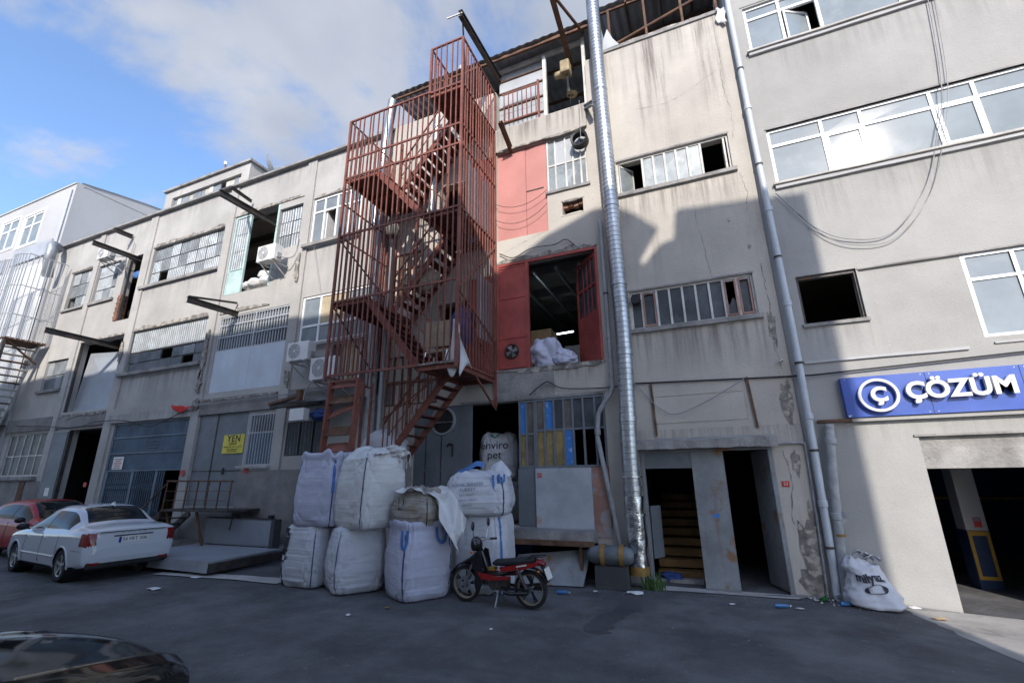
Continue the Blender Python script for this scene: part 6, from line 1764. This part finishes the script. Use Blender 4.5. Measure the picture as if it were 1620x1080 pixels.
def car(name, label, loc, rz, ST, paint, axles, wr=.315, lamps=None, sill_black=.30, glass_x=None, plate=None, kind='sedan', doors=(), group='parked cars'):
    t = thing(name, label, 'car', loc, rz, group)
    xs = [s[0] for s in ST]
    F_ = [mono(xs, [s[i] for s in ST]) for i in range(1, 6)]   # zb, w, zbelt, ztop, wt
    seg = [2,2,5,5,2,9,3,6]
    def ring(x):
        zb, w_, zl, zt, wt = [f(x) for f in F_]
        gh = max(0.0, min(1.0, (zt-zl-.06)/.25))
        K = [(0,zb),(w_*.84,zb),(w_*.965,zb+.09),(w_,zb+.55*(zl-zb)),(w_*.985,zl-.06),(w_*(.94-.0*gh),zl),(wt,zt-.05*gh-.012),(wt*.80,zt-.008),(0,zt)]
        out = []
        for i, n in enumerate(seg):
            (y0, z0), (y1, z1) = K[i], K[i+1]
            for k in range(n):
                s = k/n; yb = y0+(y1-y0)*s; zz = z0+(z1-z0)*s
                if i == 5: yb += .035*gh*math.sin(math.pi*s)
                if i == 7: zz = z0+(z1-z0)*(1-(1-s)**2)+.018*math.sin(math.pi*s/2)*1.0
                if i == 2: yb += .012*math.sin(math.pi*s)
                out.append((yb, zz, i, s))
        out.append((0, K[-1][1]+.018, 7, 1.0))
        return out
    X = [xs[0]+.20*(i/28)**1.3 for i in range(28)]; X += [xs[0]+.20+(xs[-1]-xs[0]-.40)*i/130 for i in range(131)]; X += [xs[-1]-.20*((27-i)/28)**1.3 for i in range(28)]; NX = len(X)-1
    rings = [ring(x) for x in X]; nr = len(rings[0])
    parts = {}
    def cls(x, yb, zz, i, s, sd):
        for ax_ in axles:
            if (x-ax_)**2+(zz-wr)**2 < (wr+.045)**2 and i in (0,1,2,3,4) and yb > .5: return None
        if glass_x:
            ws0, ws1, rw0, rw1, sg0, sg1 = glass_x
            zb, w_, zl, zt, wt = [f(x) for f in F_]
            if i >= 6 and ws0 < x < ws1 and yb < wt*.93: return 'windscreen'
            if i >= 6 and rw0 < x < rw1 and yb < wt*.93: return 'rear_window'
            if i == 5 and sg0 < x < sg1 and .10 < s < .86 and zt-zl > .16:
                for px in doors[1:2]:
                    if abs(x-px) < .035: return 'pillar'
                return 'side_window'
        if lamps:
            for (nm, x0, x1, y0, z0, z1) in lamps:
                if x0 < x < x1 and yb > y0 and z0 < zz < z1: return nm
        if zz < sill_black: return 'lower_trim'
        return 'body'
    for sd in (1, -1):
        for a in range(NX):
            for k in range(nr-1):
                yb = (rings[a][k][0]+rings[a+1][k][0])/2; zz = (rings[a][k][1]+rings[a+1][k][1]+rings[a][k+1][1]+rings[a+1][k+1][1])/4
                i = rings[a][k][2]; s = rings[a][k][3]+.5/seg[i]; x = (X[a]+X[a+1])/2
                c = cls(x, yb, zz, i, s, sd)
                if c is None: continue
                key = (c, sd if c in ('side_window','tail_lamp','head_lamp') else 0)
                P = parts.setdefault(key, {'v':{}, 'vs':[], 'f':[]})
                def vid(aa, kk):
                    id_ = (aa, kk, sd if rings[aa][kk][0] > 1e-6 else 0)
                    if id_ not in P['v']:
                        P['v'][id_] = len(P['vs']); r_ = rings[aa][kk]; P['vs'].append((X[aa], sd*r_[0], r_[1]))
                    return P['v'][id_]
                q = (vid(a,k), vid(a+1,k), vid(a+1,k+1), vid(a,k+1))
                P['f'].append(q if sd < 0 else q[::-1])
    matn = {'body':paint,'windscreen':'car_glass','rear_window':'car_glass','side_window':'car_glass','pillar':'car_black','tail_lamp':'lamp_red','head_lamp':'lamp_clear','lower_trim':'car_black'}
    for (c, sd), P in sorted(parts.items()):
        m = MB(); m.v = P['vs']; m.f = P['f']
        m.build(c, matn[c], t, smooth=38 if c == 'body' else 60)
    # closed ends
    for a in (0, NX):
        m = MB(); pts = [(X[a], r_[0], r_[1]) for r_ in rings[a]]+[(X[a], -r_[0], r_[1]) for r_ in rings[a][::-1][1:-1]]
        m.add(pts, [tuple(range(len(pts)))]); m.build('bumper_face', paint, t)
    # wheels, wells
    for ax_ in axles:
        for sd in (1, -1):
            wy = F_[1](ax_)-.115
            wheel(t, ax_, sd*wy, wr, .205, sd)
            m = MB(); m.tube((ax_, sd*(wy-.22), wr), (ax_, sd*(wy+.07), wr), wr+.05, n=32, cap=False); m.lathe([(.001,0),(wr+.05,0)], (ax_, sd*(wy-.2), wr), (0,1,0), 32)
            m.build('wheel_well', 'car_black', t)
            m = MB(); pts = []
            for i in range(25):
                th = R(-8)+R(196)*i/24; rr_ = wr+.048; x = ax_+rr_*math.cos(th); z = wr+rr_*math.sin(th)
                rg = ring(x); yy = max((p[0] for p in rg if abs(p[1]-z) < .07), default=wy+.1); pts.append((x, sd*(yy+.004), z))
            m.path(pts, .016, 6); m.build('arch_lip', paint, t, smooth=60)
    MB().box(axles[0]-.3, axles[1]+.3, -.6, .6, .17, .3).build('underbody', 'car_black', t)
    # door seams, handles, mirrors
    def side_pt(x, z):
        rg = ring(x); best = min((p for p in rg if p[2] in (1,2,3,4)), key=lambda p: abs(p[1]-z)); return best[0]
    for sd in (1, -1):
        for dx in doors:
            m = MB(); pts = [(dx+.0*z, sd*(side_pt(dx, z)+.001), z) for z in [sill_black+.03+.05*i for i in range(13)] if z < F_[2](dx)-.01]
            m.path(pts, .005, 4); m.build('door_seam', 'car_black', t)
        for dx in doors[:2]:
            hx = dx-.0-(.18 if True else 0); z = F_[2](hx)-.13
            MB().box(hx-.0+.02-.10+.26*0, hx+.10, sd*(side_pt(hx,z)-.01)-.012, sd*(side_pt(hx,z)-.01)+.03*sd*0+.022, z-.014, z+.014).build('door_handle', paint, t, bevel=.006)
        mx_ = glass_x[0]-.02 if glass_x else .6
        mx_ = mirror_x[name] if name in mirror_x else .75
        m = MB(); m.ball((mx_, sd*(F_[1](mx_)+.10), F_[2](mx_)+.09), .085, .115, .075, 14, 10); m.bar((mx_, sd*(F_[1](mx_)-.03), F_[2](mx_)+.03), (mx_, sd*(F_[1](mx_)+.08), F_[2](mx_)+.07), .05, .03)
        m.build('wing_mirror', 'car_black' , t, smooth=60)
    return t, F_, ring, side_pt
mirror_x = {'white_sedan': .78, 'red_hatchback': .80, 'dark_car': .80}

SEDAN = [(-2.22,.46,.66,.62,.66,.50),(-2.19,.34,.76,.86,.90,.62),(-2.13,.27,.83,.965,1.00,.68),(-1.95,.24,.865,.985,1.045,.70),(-1.60,.21,.885,.985,1.075,.68),(-1.42,.20,.885,.98,1.13,.655),(-1.02,.19,.885,.965,1.37,.585),(-.72,.19,.885,.955,1.44,.565),
         (-.15,.19,.885,.94,1.46,.575),(.30,.19,.885,.93,1.42,.575),(.78,.19,.885,.92,1.20,.64),(1.14,.20,.88,.91,.985,.72),(1.35,.21,.875,.895,.955,.72),(1.85,.23,.845,.83,.88,.66),(2.12,.25,.77,.72,.79,.58),(2.24,.34,.60,.58,.62,.45)]
LAMPS_S = [('tail_lamp',-2.3,-2.0,.655,.70,.95),('head_lamp',1.86,2.3,.42,.60,.80)]
HX, HY = -12.98, 5.78
t, F_, ring, sp = car('white_sedan', 'white saloon car seen from behind, parked in front of the loading ramp', (-14.0,6.98,gz(-13)), R(180-6.5), SEDAN, 'car_white', (-1.32,1.32), lamps=LAMPS_S,
    glass_x=(.42,1.12,-1.44,-.86,-1.28,.98), doors=(.82-.0,-.12,-.98))
# boot details
MB().box(-2.215,-2.10,-.55,.55,.50,.56).build('bumper_step', 'car_white', t, bevel=.02)
o = MB().box(-2.215,-2.195,-.27,.27,.735,.85).build('number_plate', 'plate_white', t)
MB().box(-2.218,-2.2151,.225,.27,.735,.85).build('plate_band', 'eu_blue', o)
text('plate_text', '34 FRT 506', .098, (-2.2165,-.02,.79), 'print_dark', o, rot=(math.pi/2,0,-math.pi/2), extrude=.001)
MB().box(-2.20,-2.10,-.36,.36,.858,.885).build('plate_recess', 'car_black', t)
for k_, ch_ in enumerate('VOLVO'): text('boot_letter', ch_, .062, (-2.192,.20-.10*k_,.925), 'bike_metal', t, rot=(math.pi/2,0,-math.pi/2), extrude=.003)
MB().box(-2.20,-2.02,-.74,.74,.26,.40).build('rear_apron', 'car_black', t, bevel=.03)
for sd in (1,-1):
    m = MB(); pts = [(x, sd*(sp(x,.48)+.008), .475) for x in [-.95+.12*i for i in range(17)]]; m.path(pts, .012, 5); m.build('rubbing_strip', 'car_white', t)
    MB().box(-2.21,-2.15,sd*.62-.09,sd*.62+.09,.34,.385).build('reflector', 'lamp_red', t)
m = MB(); pts_ = [(x, sp(x,.62)+.002, .62) for x in (-1.75,-1.9,-2.0,-2.08)]; m.path(pts_, .005, 4); m.path([(x, -y_, z) for x, y_, z in pts_], .005, 4); m.build('bumper_seam', 'car_black', t)
MB().box(-2.20,-2.155,-.60,.60,.955,.965).build('boot_crease', 'car_black', t)
m = MB(); m.prism([(-1.02,1.43),(-.80,1.46),(-.93,1.53),(-.96,1.53)], -.012, .012); m.build('roof_fin', 'car_white', t)
MB().path([(-2.13,-.70,.97),(-2.16,-.66,.75),(-2.16,-.60,.58),(-2.16,.60,.58),(-2.16,.66,.75),(-2.13,.70,.97)], .004, 4).build('boot_seam', 'car_black', t)
# red hatchback nosed up behind it
HATCH = [(-1.95,.45,.62,.70,.76,.50),(-1.92,.32,.76,.93,1.10,.60),(-1.80,.26,.82,.96,1.28,.58),(-1.45,.22,.84,.96,1.43,.57),(-.6,.19,.85,.95,1.49,.57),(.1,.19,.85,.94,1.46,.575),(.62,.19,.85,.925,1.24,.63),(1.05,.20,.845,.91,1.0,.71),(1.3,.21,.84,.89,.95,.71),(1.72,.24,.80,.80,.85,.64),(1.95,.27,.70,.66,.72,.52),(2.02,.36,.55,.56,.60,.42)]
car('red_hatchback', 'red hatchback facing the white saloon, mostly hidden behind it', (-18.3,8.05,gz(-17)), R(-2), HATCH, 'car_red', (-1.25,1.28), lamps=[('tail_lamp',-2.1,-1.75,.55,.75,1.15),('head_lamp',1.6,2.1,.40,.58,.78)],
    glass_x=(.18,1.0,-1.9,-1.55,-1.35,.86), doors=(.72,-.2,-1.0))
# dark car in the foreground, only its bonnet in view
DARK = [(-1.95,.45,.66,.70,.76,.52),(-1.90,.32,.80,.93,1.10,.62),(-1.70,.26,.87,.97,1.30,.60),(-1.3,.22,.89,.97,1.44,.59),(-.5,.19,.90,.96,1.50,.59),(.1,.19,.90,.95,1.46,.60),(.62,.19,.90,.945,1.24,.66),(1.02,.20,.90,.94,1.03,.78),(1.3,.21,.895,.925,.995,.78),(1.75,.24,.86,.87,.92,.72),(2.02,.27,.76,.76,.82,.60),(2.14,.36,.60,.62,.66,.46)]
car('dark_car', 'dark glossy car in the foreground corner, only its bonnet showing', (-4.28,.52,.01), R(90), DARK, 'car_dark', (-1.25,1.28), lamps=None, glass_x=(.18,.98,-1.88,-1.5,-1.3,.86), doors=(.72,-.2,-1.0))

# ------------------------------------------------------------------ motorbike
def motorbike():
    t = thing('motorbike', 'small black and red motorbike on its stand in front of the bags', 'motorbike', (-3.54,7.70,0), R(180-3), rx=R(-3))
    # local x forward, wheel contact z=0
    FX, RX, wr = .61, -.60, .285
    def bwheel(x):
        m = MB(); c = (x,0,wr)
        m.lathe([(wr*.80,-.035),(wr*.90,-.042),(wr*.97,-.032),(wr,0),(wr*.97,.032),(wr*.90,.042),(wr*.80,.035)], c, (0,1,0), 48)
        w_ = m.build('wheel', 'tyre', t, smooth=60)
        MB().lathe([(wr*.82,-.03),(wr*.74,-.026),(wr*.74,.026),(wr*.82,.03)], c, (0,1,0), 48).build('rim', 'rim_gold', w_, smooth=50)
        m = MB()
        for k in range(5):
            th = 2*math.pi*k/5+.5
            for dth in (-.10,.10): m.bar((x+.03*math.cos(th),0,wr+.03*math.sin(th)), (x+wr*.76*math.cos(th+dth),0,wr+wr*.76*math.sin(th+dth)), .02, .016, up=(0,1,0))
        m.build('spokes', 'bike_black', w_)
        MB().tube((x,-.06,wr), (x,.06,wr), .04, n=16).build('hub', 'bike_metal', w_)
        return w_
    fw = bwheel(FX); rw = bwheel(RX)
    MB().lathe([(.07,.05),(.12,.05),(.12,.056),(.07,.056)], (FX,0,wr), (0,1,0), 24).build('brake_disc', 'bike_metal', fw)
    head = Vector((.34,0,.86)); ax = Vector((FX,0,wr))
    for sd in (-1,1):
        MB().tube((ax.x,sd*.065,ax.z), (head.x+.05,sd*.065,.70), .018, n=10).build('fork_leg', 'bike_metal', t)
    # front mudguard
    rows = []
    for i in range(17):
        th = R(20)+R(125)*i/16; r_ = wr+.03; row = []
        for k in range(7):
            a = -1+2*k/6; row.append((FX+(r_-.02*a*a)*math.cos(th), .06*a, wr+(r_-.03*a*a)*math.sin(th)+.02))
        rows.append(row)
    m = MB().rows(rows); o = m.build('front_mudguard', 'bike_black', t, smooth=60); md = o.modifiers.new('s','SOLIDIFY'); md.thickness = .006
    # beak over the wheel and leg shield
    def loft(secs, name, mat, n=18, sm=60):
        rows = []
        for (x, y, z, a, b_) in secs:
            rows.append([(x+0*math.cos(2*math.pi*k/n), y+a*math.cos(2*math.pi*k/n), z+b_*math.sin(2*math.pi*k/n)) for k in range(n)])
        m = MB().rows(rows, True); m.add(rows[0], [tuple(range(n))]); m.add(rows[-1], [tuple(range(n))[::-1]])
        return m.build(name, mat, t, smooth=sm)
    loft([(.74,0,.575,.015,.015),(.66,0,.60,.06,.03),(.52,0,.655,.085,.045),(.40,0,.72,.09,.07),(.30,0,.77,.08,.09)], 'front_cowl', 'bike_black')
    m = MB()
    for sd in (-1,1):
        pts = [(.42,.66),(.30,.84),(.24,.82),(.20,.60),(.16,.42),(.24,.28),(.34,.24),(.36,.34),(.33,.48),(.36,.56)]
        m2 = MB(); n = len(pts)
        m2.add([(x, sd*.13, z) for x, z in pts]+[(x, sd*.155+0, z) for x, z in pts], [tuple(range(n)), tuple(range(2*n-1,n-1,-1))]+[(i,(i+1)%n,n+(i+1)%n,n+i) for i in range(n)])
        m2.build('leg_shield', 'bike_black', t)
        m3 = MB(); pr = [(.22,.40),(.30,.52),(.22,.50),(-.05,.47),(-.28,.48),(-.30,.44),(-.06,.41)]; n = len(pr)
        m3.add([(x, sd*.125, z) for x, z in pr]+[(x, sd*.162, z) for x, z in pr], [tuple(range(n)), tuple(range(2*n-1,n-1,-1))]+[(i,(i+1)%n,n+(i+1)%n,n+i) for i in range(n)])
        m3.build('side_panel', 'bike_red', t)
        m4 = MB(); pr = [(-.10,.60),(-.14,.54),(-.45,.575),(-.78,.66),(-.80,.72),(-.45,.66)]; n = len(pr)
        m4.add([(x, sd*.10, z) for x, z in pr]+[(x, sd*.135, z) for x, z in pr], [tuple(range(n)), tuple(range(2*n-1,n-1,-1))]+[(i,(i+1)%n,n+(i+1)%n,n+i) for i in range(n)])
        m4.build('tail_panel', 'bike_red', t)
        MB().bar((-.42,sd*.14,.632), (-.60,sd*.138,.665), .004, .02).build('decal', 'plate_white', t)
    # headlight cowl, handlebar, mirror
    loft([(.30,0,.90,.05,.08),(.36,0,.92,.09,.115),(.43,0,.915,.10,.12),(.46,0,.905,.085,.105)], 'headlight_cowl', 'bike_black')
    m = MB(); m.ball((.455,0,.905), .03, .075, .09, 18, 10); m.build('headlight', 'lamp_clear', t, smooth=60)
    for sd in (-1,1):
        MB().path(smooth_path([(.33,0,.93),(.31,sd*.18,.97),(.24,sd*.30,.96)],5), .014, 8).build('handlebar', 'bike_metal', t)
        MB().tube((.26,sd*.25,.965), (.19,sd*.36,.955), .02, n=10).build('grip', 'seat_black', t)
        MB().path(smooth_path([(.31,sd*.2,.97),(.31,sd*.24,1.10),(.30,sd*.26,1.19)],4), .008, 6).build('mirror_stem', 'bike_metal', t)
        m = MB(); m.ball((.30,sd*.27,1.24), .02, .05, .075, 14, 9); m.build('mirror', 'bike_black', t, smooth=60)
        MB().ball((.42,sd*.12,.80), .03,.025,.02,10,7).build('indicator', 'amber', t, smooth=60)
        MB().ball((-.80,sd*.13,.58), .025,.02,.02,10,7).build('indicator', 'amber', t, smooth=60)
    # underbone, seat, engine
    MB().path(smooth_path([(.30,0,.80),(.16,0,.50),(-.05,0,.46),(-.35,0,.56)],6), .04, 10).build('frame_tube', 'bike_black', t, smooth=60)
    rows = []
    for (x, w_, z0, z1) in ((.06,.05,.61,.66),(.0,.10,.60,.70),(-.2,.125,.605,.715),(-.38,.13,.62,.74),(-.6,.12,.655,.775),(-.70,.07,.68,.755)):
        rows.append([(x, w_*math.cos(2*math.pi*k/20), (z0+z1)/2+(z1-z0)/2*math.copysign(abs(math.sin(2*math.pi*k/20))**.6, math.sin(2*math.pi*k/20))) for k in range(20)])
    m = MB().rows(rows, True); m.add(rows[0],[tuple(range(20))]); m.add(rows[-1],[tuple(range(20))[::-1]]); m.build('seat', 'seat_black', t, smooth=60)
    m = MB(); m.tube((.02,-.12,.33), (.02,.12,.33), .085, n=20); m.box(-.20,.02,-.10,.10,.25,.42); m.tube((.02,0,.34), (.26,0,.36), .065, n=14); m.build('engine', 'dark_steel', t, bevel=.01)
    for k in range(5): MB().lathe([(.085,-.006),(.085,.006)], (.10+k*.03,0,.347), (1,0,.08), 16).build('engine_fin', 'bike_metal', t)
    MB().path(smooth_path([(.2,-.06,.30),(.08,-.12,.20),(-.2,-.15,.22)],5), .018, 8).build('exhaust_pipe', 'bike_metal', t)
    MB().path([(-.2,-.15,.22),(-.25,-.16,.235),(-.70,-.17,.30),(-.74,-.17,.305)], [.02,.045,.05,.03], 14).build('silencer', 'bike_black', t, smooth=50)
    m = MB(); m.path(smooth_path([(-.18,.11,.24),(-.28,.12,.22),(-.60,.12,.25)],4), .03, 8); m.build('chain_case', 'bike_black', t, smooth=60)
    for sd in (-1,1):
        MB().bar((-.12,sd*.10,.30), (RX,sd*.10,wr), .03, .04).build('swing_arm', 'bike_black', t)
        MB().tube((RX+.02,sd*.13,wr+.03), (-.42,sd*.12,.60), .03, n=10).build('shock_absorber', 'dark_steel', t)
        MB().tube((-.02,sd*.12,.22), (-.02,sd*.27,.22), .016, n=8).build('foot_peg', 'seat_black', t)
    rows = []
    for i in range(13):
        th = R(40)+R(120)*i/12; r_ = wr+.04
        rows.append([(RX+r_*math.cos(th), .06*(-1+2*k/4), wr+r_*math.sin(th)+.02-.02*abs(-1+2*k/4)) for k in range(5)])
    o = MB().rows(rows).build('rear_mudguard', 'bike_black', t, smooth=60); md = o.modifiers.new('s','SOLIDIFY'); md.thickness = .006
    MB().bar((-.80,0,.68), (-.93,0,.42), .12, .012, up=(1,0,0)).build('mud_flap', 'bike_black', t)
    loft([(-.74,0,.69,.09,.05),(-.82,0,.685,.075,.045),(-.87,0,.67,.04,.03)], 'tail_lamp', 'lamp_red')
    pl = MB().bar((-.885,0,.62), (-.945,0,.46), .20, .006, up=(-1,0,-.3)).build('number_plate', 'plate_white', t)
    for sd in (-1,1): MB().path(smooth_path([(-.48,sd*.10,.73),(-.70,sd*.09,.78),(-.86,sd*.06,.79),(-.88,0,.79)],4), .010, 6).build('rack_rail', 'bike_black', t)
    MB().bar((-.62,-.1,.775), (-.62,.1,.775), .012).build('rack_rail', 'bike_black', t); MB().bar((-.76,-.09,.787), (-.76,.09,.787), .012).build('rack_rail', 'bike_black', t)
    m = MB(); m.bar((-.06,.08,.24), (-.03,.16,.005), .02); m.bar((-.06,-.08,.24), (-.03,-.16,.005), .02); m.bar((-.03,.15,.01), (-.10,.17,.008), .02); m.build('stand', 'bike_metal', t)
    for sd in (-1,1): MB().path(smooth_path([(.27,sd*.24,.95),(.38,sd*.16,.99),(.42,sd*.06,.84),(.36,sd*.03,.66)],5), .006, 5).build('control_cable', 'cable_black', t)
    tag_ = MB(); tag_.box(.02,.14,-.06,.06,.52,.575); tag_.build('yellow_pack', 'yellow_paint', t, bevel=.01)
motorbike()

# ------------------------------------------------------------------ loading ramp, platform and dock bits on the left
t = thing('loading_ramp', 'steel dock leveller plate sloping over a dark pit behind the white car', 'ramp', (-11.8,8.4,.1))
m = MB(); P = [(-13.6,7.42,.34),(-10.25,7.42,.34),(-10.45,9.45,.33),(-13.7,9.45,.33)]
m.add(P+[(x,y,z-.04) for x,y,z in P], [(0,1,2,3),(7,6,5,4),(0,4,5,1),(1,5,6,2),(2,6,7,3),(3,7,4,0)]); m.build('plate', 'grey_sheet', t)
MB().add([(-13.6,7.40,.14),(-10.25,7.40,.12),(-10.25,7.415,.335),(-13.6,7.415,.335)], [(0,1,2,3)]).build('lip', 'door_grey_light', t)
MB().box(-10.28,-10.22,7.42,9.4,.12,.30).build('skirt', 'dark_steel', t)
o = thing('dock_flap', 'grey steel flap standing upright behind the loading ramp', 'panel', (-12.1,9.55,.3))
MB().box(-13.55,-10.88,9.54,9.575,.34,1.0).build('flap_sheet', 'grey_sheet', o)
MB().box(-13.55,-10.88,9.52,9.58,1.0,1.04).build('top_bar', 'dark_steel', o)
for x in (-12.35,-11.05): MB().box(x,x+.12,9.45,9.56,1.04,1.12).build('hinge', 'black_paint', o)
MB().path(sag((-12.45,9.5,1.05),(-12.52,9.5,.72),.0,3), .015).build('chain', 'black_paint', o)
m = MB(); m.box(-10.85,-10.72,9.4,9.62,0.03,1.02); o = m.build('dock_buffer', 'interior_dark'); tag(o, 'dark dock buffer post at the right end of the loading ramp', 'post')
m = MB(); m.box(-15.6,-10.3,9.6,10.0,.1,.34); o = m.build('dock_pit_wall', 'concrete'); struct(o)

t = thing('steel_platform', 'small railed steel platform under the dock door with the yellow sign', 'platform', (-13.5,9.4,.1))
MB().box(-14.85,-12.05,9.0,10.0,1.20,1.25).build('deck', 'dark_steel', t)
m = MB(); m.bar((-14.8,9.02,2.03), (-12.02,9.02,2.0), .045); m.build('top_rail', 'rust', t)
for z in (1.5,1.75): MB().bar((-14.8,9.02,z), (-12.05,9.02,z), .014).build('mid_rail', 'rust', t)
for i in range(7): MB().bar((-14.78+i*.45,9.02,1.25), (-14.76+i*.45,9.02,2.01), .028).build('rail_post', 'rust', t)
for x in (-14.7,-13.4): MB().bar((x,9.1,1.2), (x+.4,9.2,.12), .05).build('leg', 'rust', t)
MB().bar((-14.9,9.06,1.1), (-16.3,9.1,.15), .05, .2).build('stair_stringer', 'dark_steel', t); MB().bar((-14.9,9.9,1.1), (-16.3,9.94,.15), .05, .2).build('stair_stringer', 'dark_steel', t)
for k in range(5): MB().box(-15.25-k*.24,-15.02-k*.24,9.08,9.92,.95-k*.18,.98-k*.18).build('tread', 'dark_steel', t)
MB().bar((-14.85,9.06,1.95), (-16.2,9.1,1.0), .03).build('stair_rail', 'rust', t)

# yellow sign on the dock door
t = thing('yellow_sign', 'yellow YEN GRUP sign plate on the grey dock door', 'sign', (-13.7,10.1,2.83))
MB().box(-14.17,-13.24,10.095,10.115,2.83,3.40).build('plate', 'sign_yellow', t)
text('lettering', 'YEN', .29, (-13.70,10.092,3.27), 'print_dark', t, extrude=.002, offset=.004, space=1.15)
text('lettering', 'GRUP', .12, (-13.71,10.092,3.115), 'print_dark', t, extrude=.002, space=1.2)
for j, s_ in enumerate(('METAL SAN. TIC. LTD. ŞTİ.','www.yengrup.com','0212 671 00 00')):
    text('lettering', s_, .066, (-13.71,10.092,3.02-j*.065), 'print_dark', t, extrude=.001)

# rusty sheet tipped under the dock of the loading bay
m = MB(); P = [(-4.0,9.15,.02),(-2.55,9.35,.02),(-2.45,9.75,.62),(-3.95,9.6,.48)]
m.add(P+[(x+.01,y+.03,z) for x,y,z in P], [(0,1,2,3),(7,6,5,4),(0,4,5,1),(1,5,6,2),(2,6,7,3),(3,7,4,0)])
tag(m.build('tipped_sheet', 'door_rusty'), 'bent rusty sheet tipped under the loading dock behind the motorbike', 'sheet')
o = MB().box(-4.9,-3.9,10.25,10.9,.02,.6).build('blue_drum_box', 'garage_blue', bevel=.05); tag(o, 'dark blue crate in the void under the loading dock', 'crate')
# bucket-ish blue thing and box inside the left entrance
tag(crumple((-1.05,10.5,.08),.20,.16,.09,50,k=.4,nu=30,nv=20).build('blue_rag', 'cloth_blue', smooth=180), 'blue rag on the floor inside the stairwell entrance', 'rag')

# weeds at the foot of the duct
rnd = random.Random(6); m = MB()
for i in range(60):
    x = -1.30+rnd.gauss(0,.10); y = 9.62+rnd.gauss(0,.06); h = rnd.uniform(.08,.32); a = rnd.uniform(0,6.28); dx_ = .5*h*math.cos(a)*rnd.random(); dy_ = .5*h*math.sin(a)*rnd.random(); w_ = .006
    m.add([(x-w_,y,0),(x+w_,y,0),(x+dx_*.6+w_*2,y+dy_*.6,h*.6),(x+dx_,y+dy_,h),(x+dx_*.6-w_*2,y+dy_*.6,h*.6)], [(0,1,2,3,4)])
tag(m.build('weeds', 'leaf'), 'tuft of green weeds at the foot of the silver duct', 'weeds')

# ------------------------------------------------------------------ litter
def bottle(label, x, y, rz, mat):
    t = thing('plastic_bottle', label, 'bottle', (x,y,gz(x)+.035), rz)
    MB().lathe([(.001,-.11),(.03,-.11),(.032,-.05),(.028,0),(.032,.05),(.012,.09),(.011,.11)], (0,0,0), (1,0,0), 14).build('bottle_body', mat, t, smooth=50)
    MB().lathe([(.013,.105),(.013,.125),(.001,.125)], (0,0,0), (1,0,0), 10).build('cap', 'litter_white', t)
bottle('crushed blue plastic bottle lying in front of the right entrance', .72, 9.05, .2, 'bottle_blue')
bottle('pale blue bottle lying beside the foot of the downpipes', 1.66, 9.52, .5, 'bottle_blue')
bottle('green bottle lying by the foot of the downpipe', 1.42, 9.78, 1.1, 'bottle_green')
bottle('flattened clear bottle on the asphalt behind the motorbike', -2.75, 8.75, .1, 'bottle_blue')
def scrap(label, x, y, s, seed, mat='litter_white', rz=0.0, el=1.0):
    rnd = random.Random(seed); n = 9
    pts = [(s*el*rnd.uniform(.6,1.1)*math.cos(2*math.pi*i/n), s*rnd.uniform(.6,1.1)*math.sin(2*math.pi*i/n)) for i in range(n)]
    c, s_ = math.cos(rz), math.sin(rz); m = MB(); z = gz(x)+.01
    V = [(x, y, z+s*.35)]+[(x+c*a-s_*b_, y+s_*a+c*b_, z+rnd.uniform(0,.25)*s) for a, b_ in pts]
    m.add(V, [(0,1+i,1+(i+1) % n) for i in range(n)]); m.add([(p[0],p[1],p[2]-.004) for p in V], [(0,1+(i+1) % n,1+i) for i in range(n)])
    tag(m.build('paper_scrap', mat), label, 'litter', 'litter on the street')
scrap('white paper scrap on the asphalt in front of the cream bag', -5.45,6.35,.05,1)
scrap('orange scrap in front of the lilac bag', -5.15,6.9,.05,2,'strap_orange')
scrap('long white strip on the asphalt right of the white car', -10.4,7.30,.06,3,el=2.6,rz=.1)
scrap('tangle of white tape on the asphalt behind the white car', -10.1,6.3,.10,4,el=1.6,rz=.5)
scrap('crumpled plastic film beside the wet trail under the duct', -1.55,9.2,.11,5,el=1.4)
scrap('white cup scrap on the asphalt left of the duct', -2.25,9.1,.05,6)
scrap('white wrapper beside the printed sack', 2.62,9.9,.07,7,el=1.6)
scrap('brown paper strip on the sunny apron', 2.75,9.35,.07,8,'cardboard',el=1.9)
scrap('small white lid on the asphalt before the right entrance', .0,9.0,.04,9,el=1.5)
scrap('small white shred near the bottle before the right entrance', .95,9.05,.05,10,el=1.6)
scrap('tiny white fleck on the asphalt before the motorbike', -3.1,6.5,.03,11)
# brick chips by the wall foot
m = MB(); rnd = random.Random(15)
for i in range(60):
    x = rnd.uniform(1.2,2.4); y = 9.9-abs(rnd.gauss(0,.2)); s = rnd.uniform(.008,.025)
    m.add([(x-s,y-s,.008),(x+s,y-s*.7,.008),(x+s*.6,y+s,.008),(x-s*.7,y+s*.8,.008),(x,y,.008+s*1.1)], [(0,1,4),(1,2,4),(2,3,4),(3,0,4)])
tag(m.build('rubble', 'concrete_pale'), 'crumbs of rubble at the foot of the downpipes', 'rubble', kind='stuff')
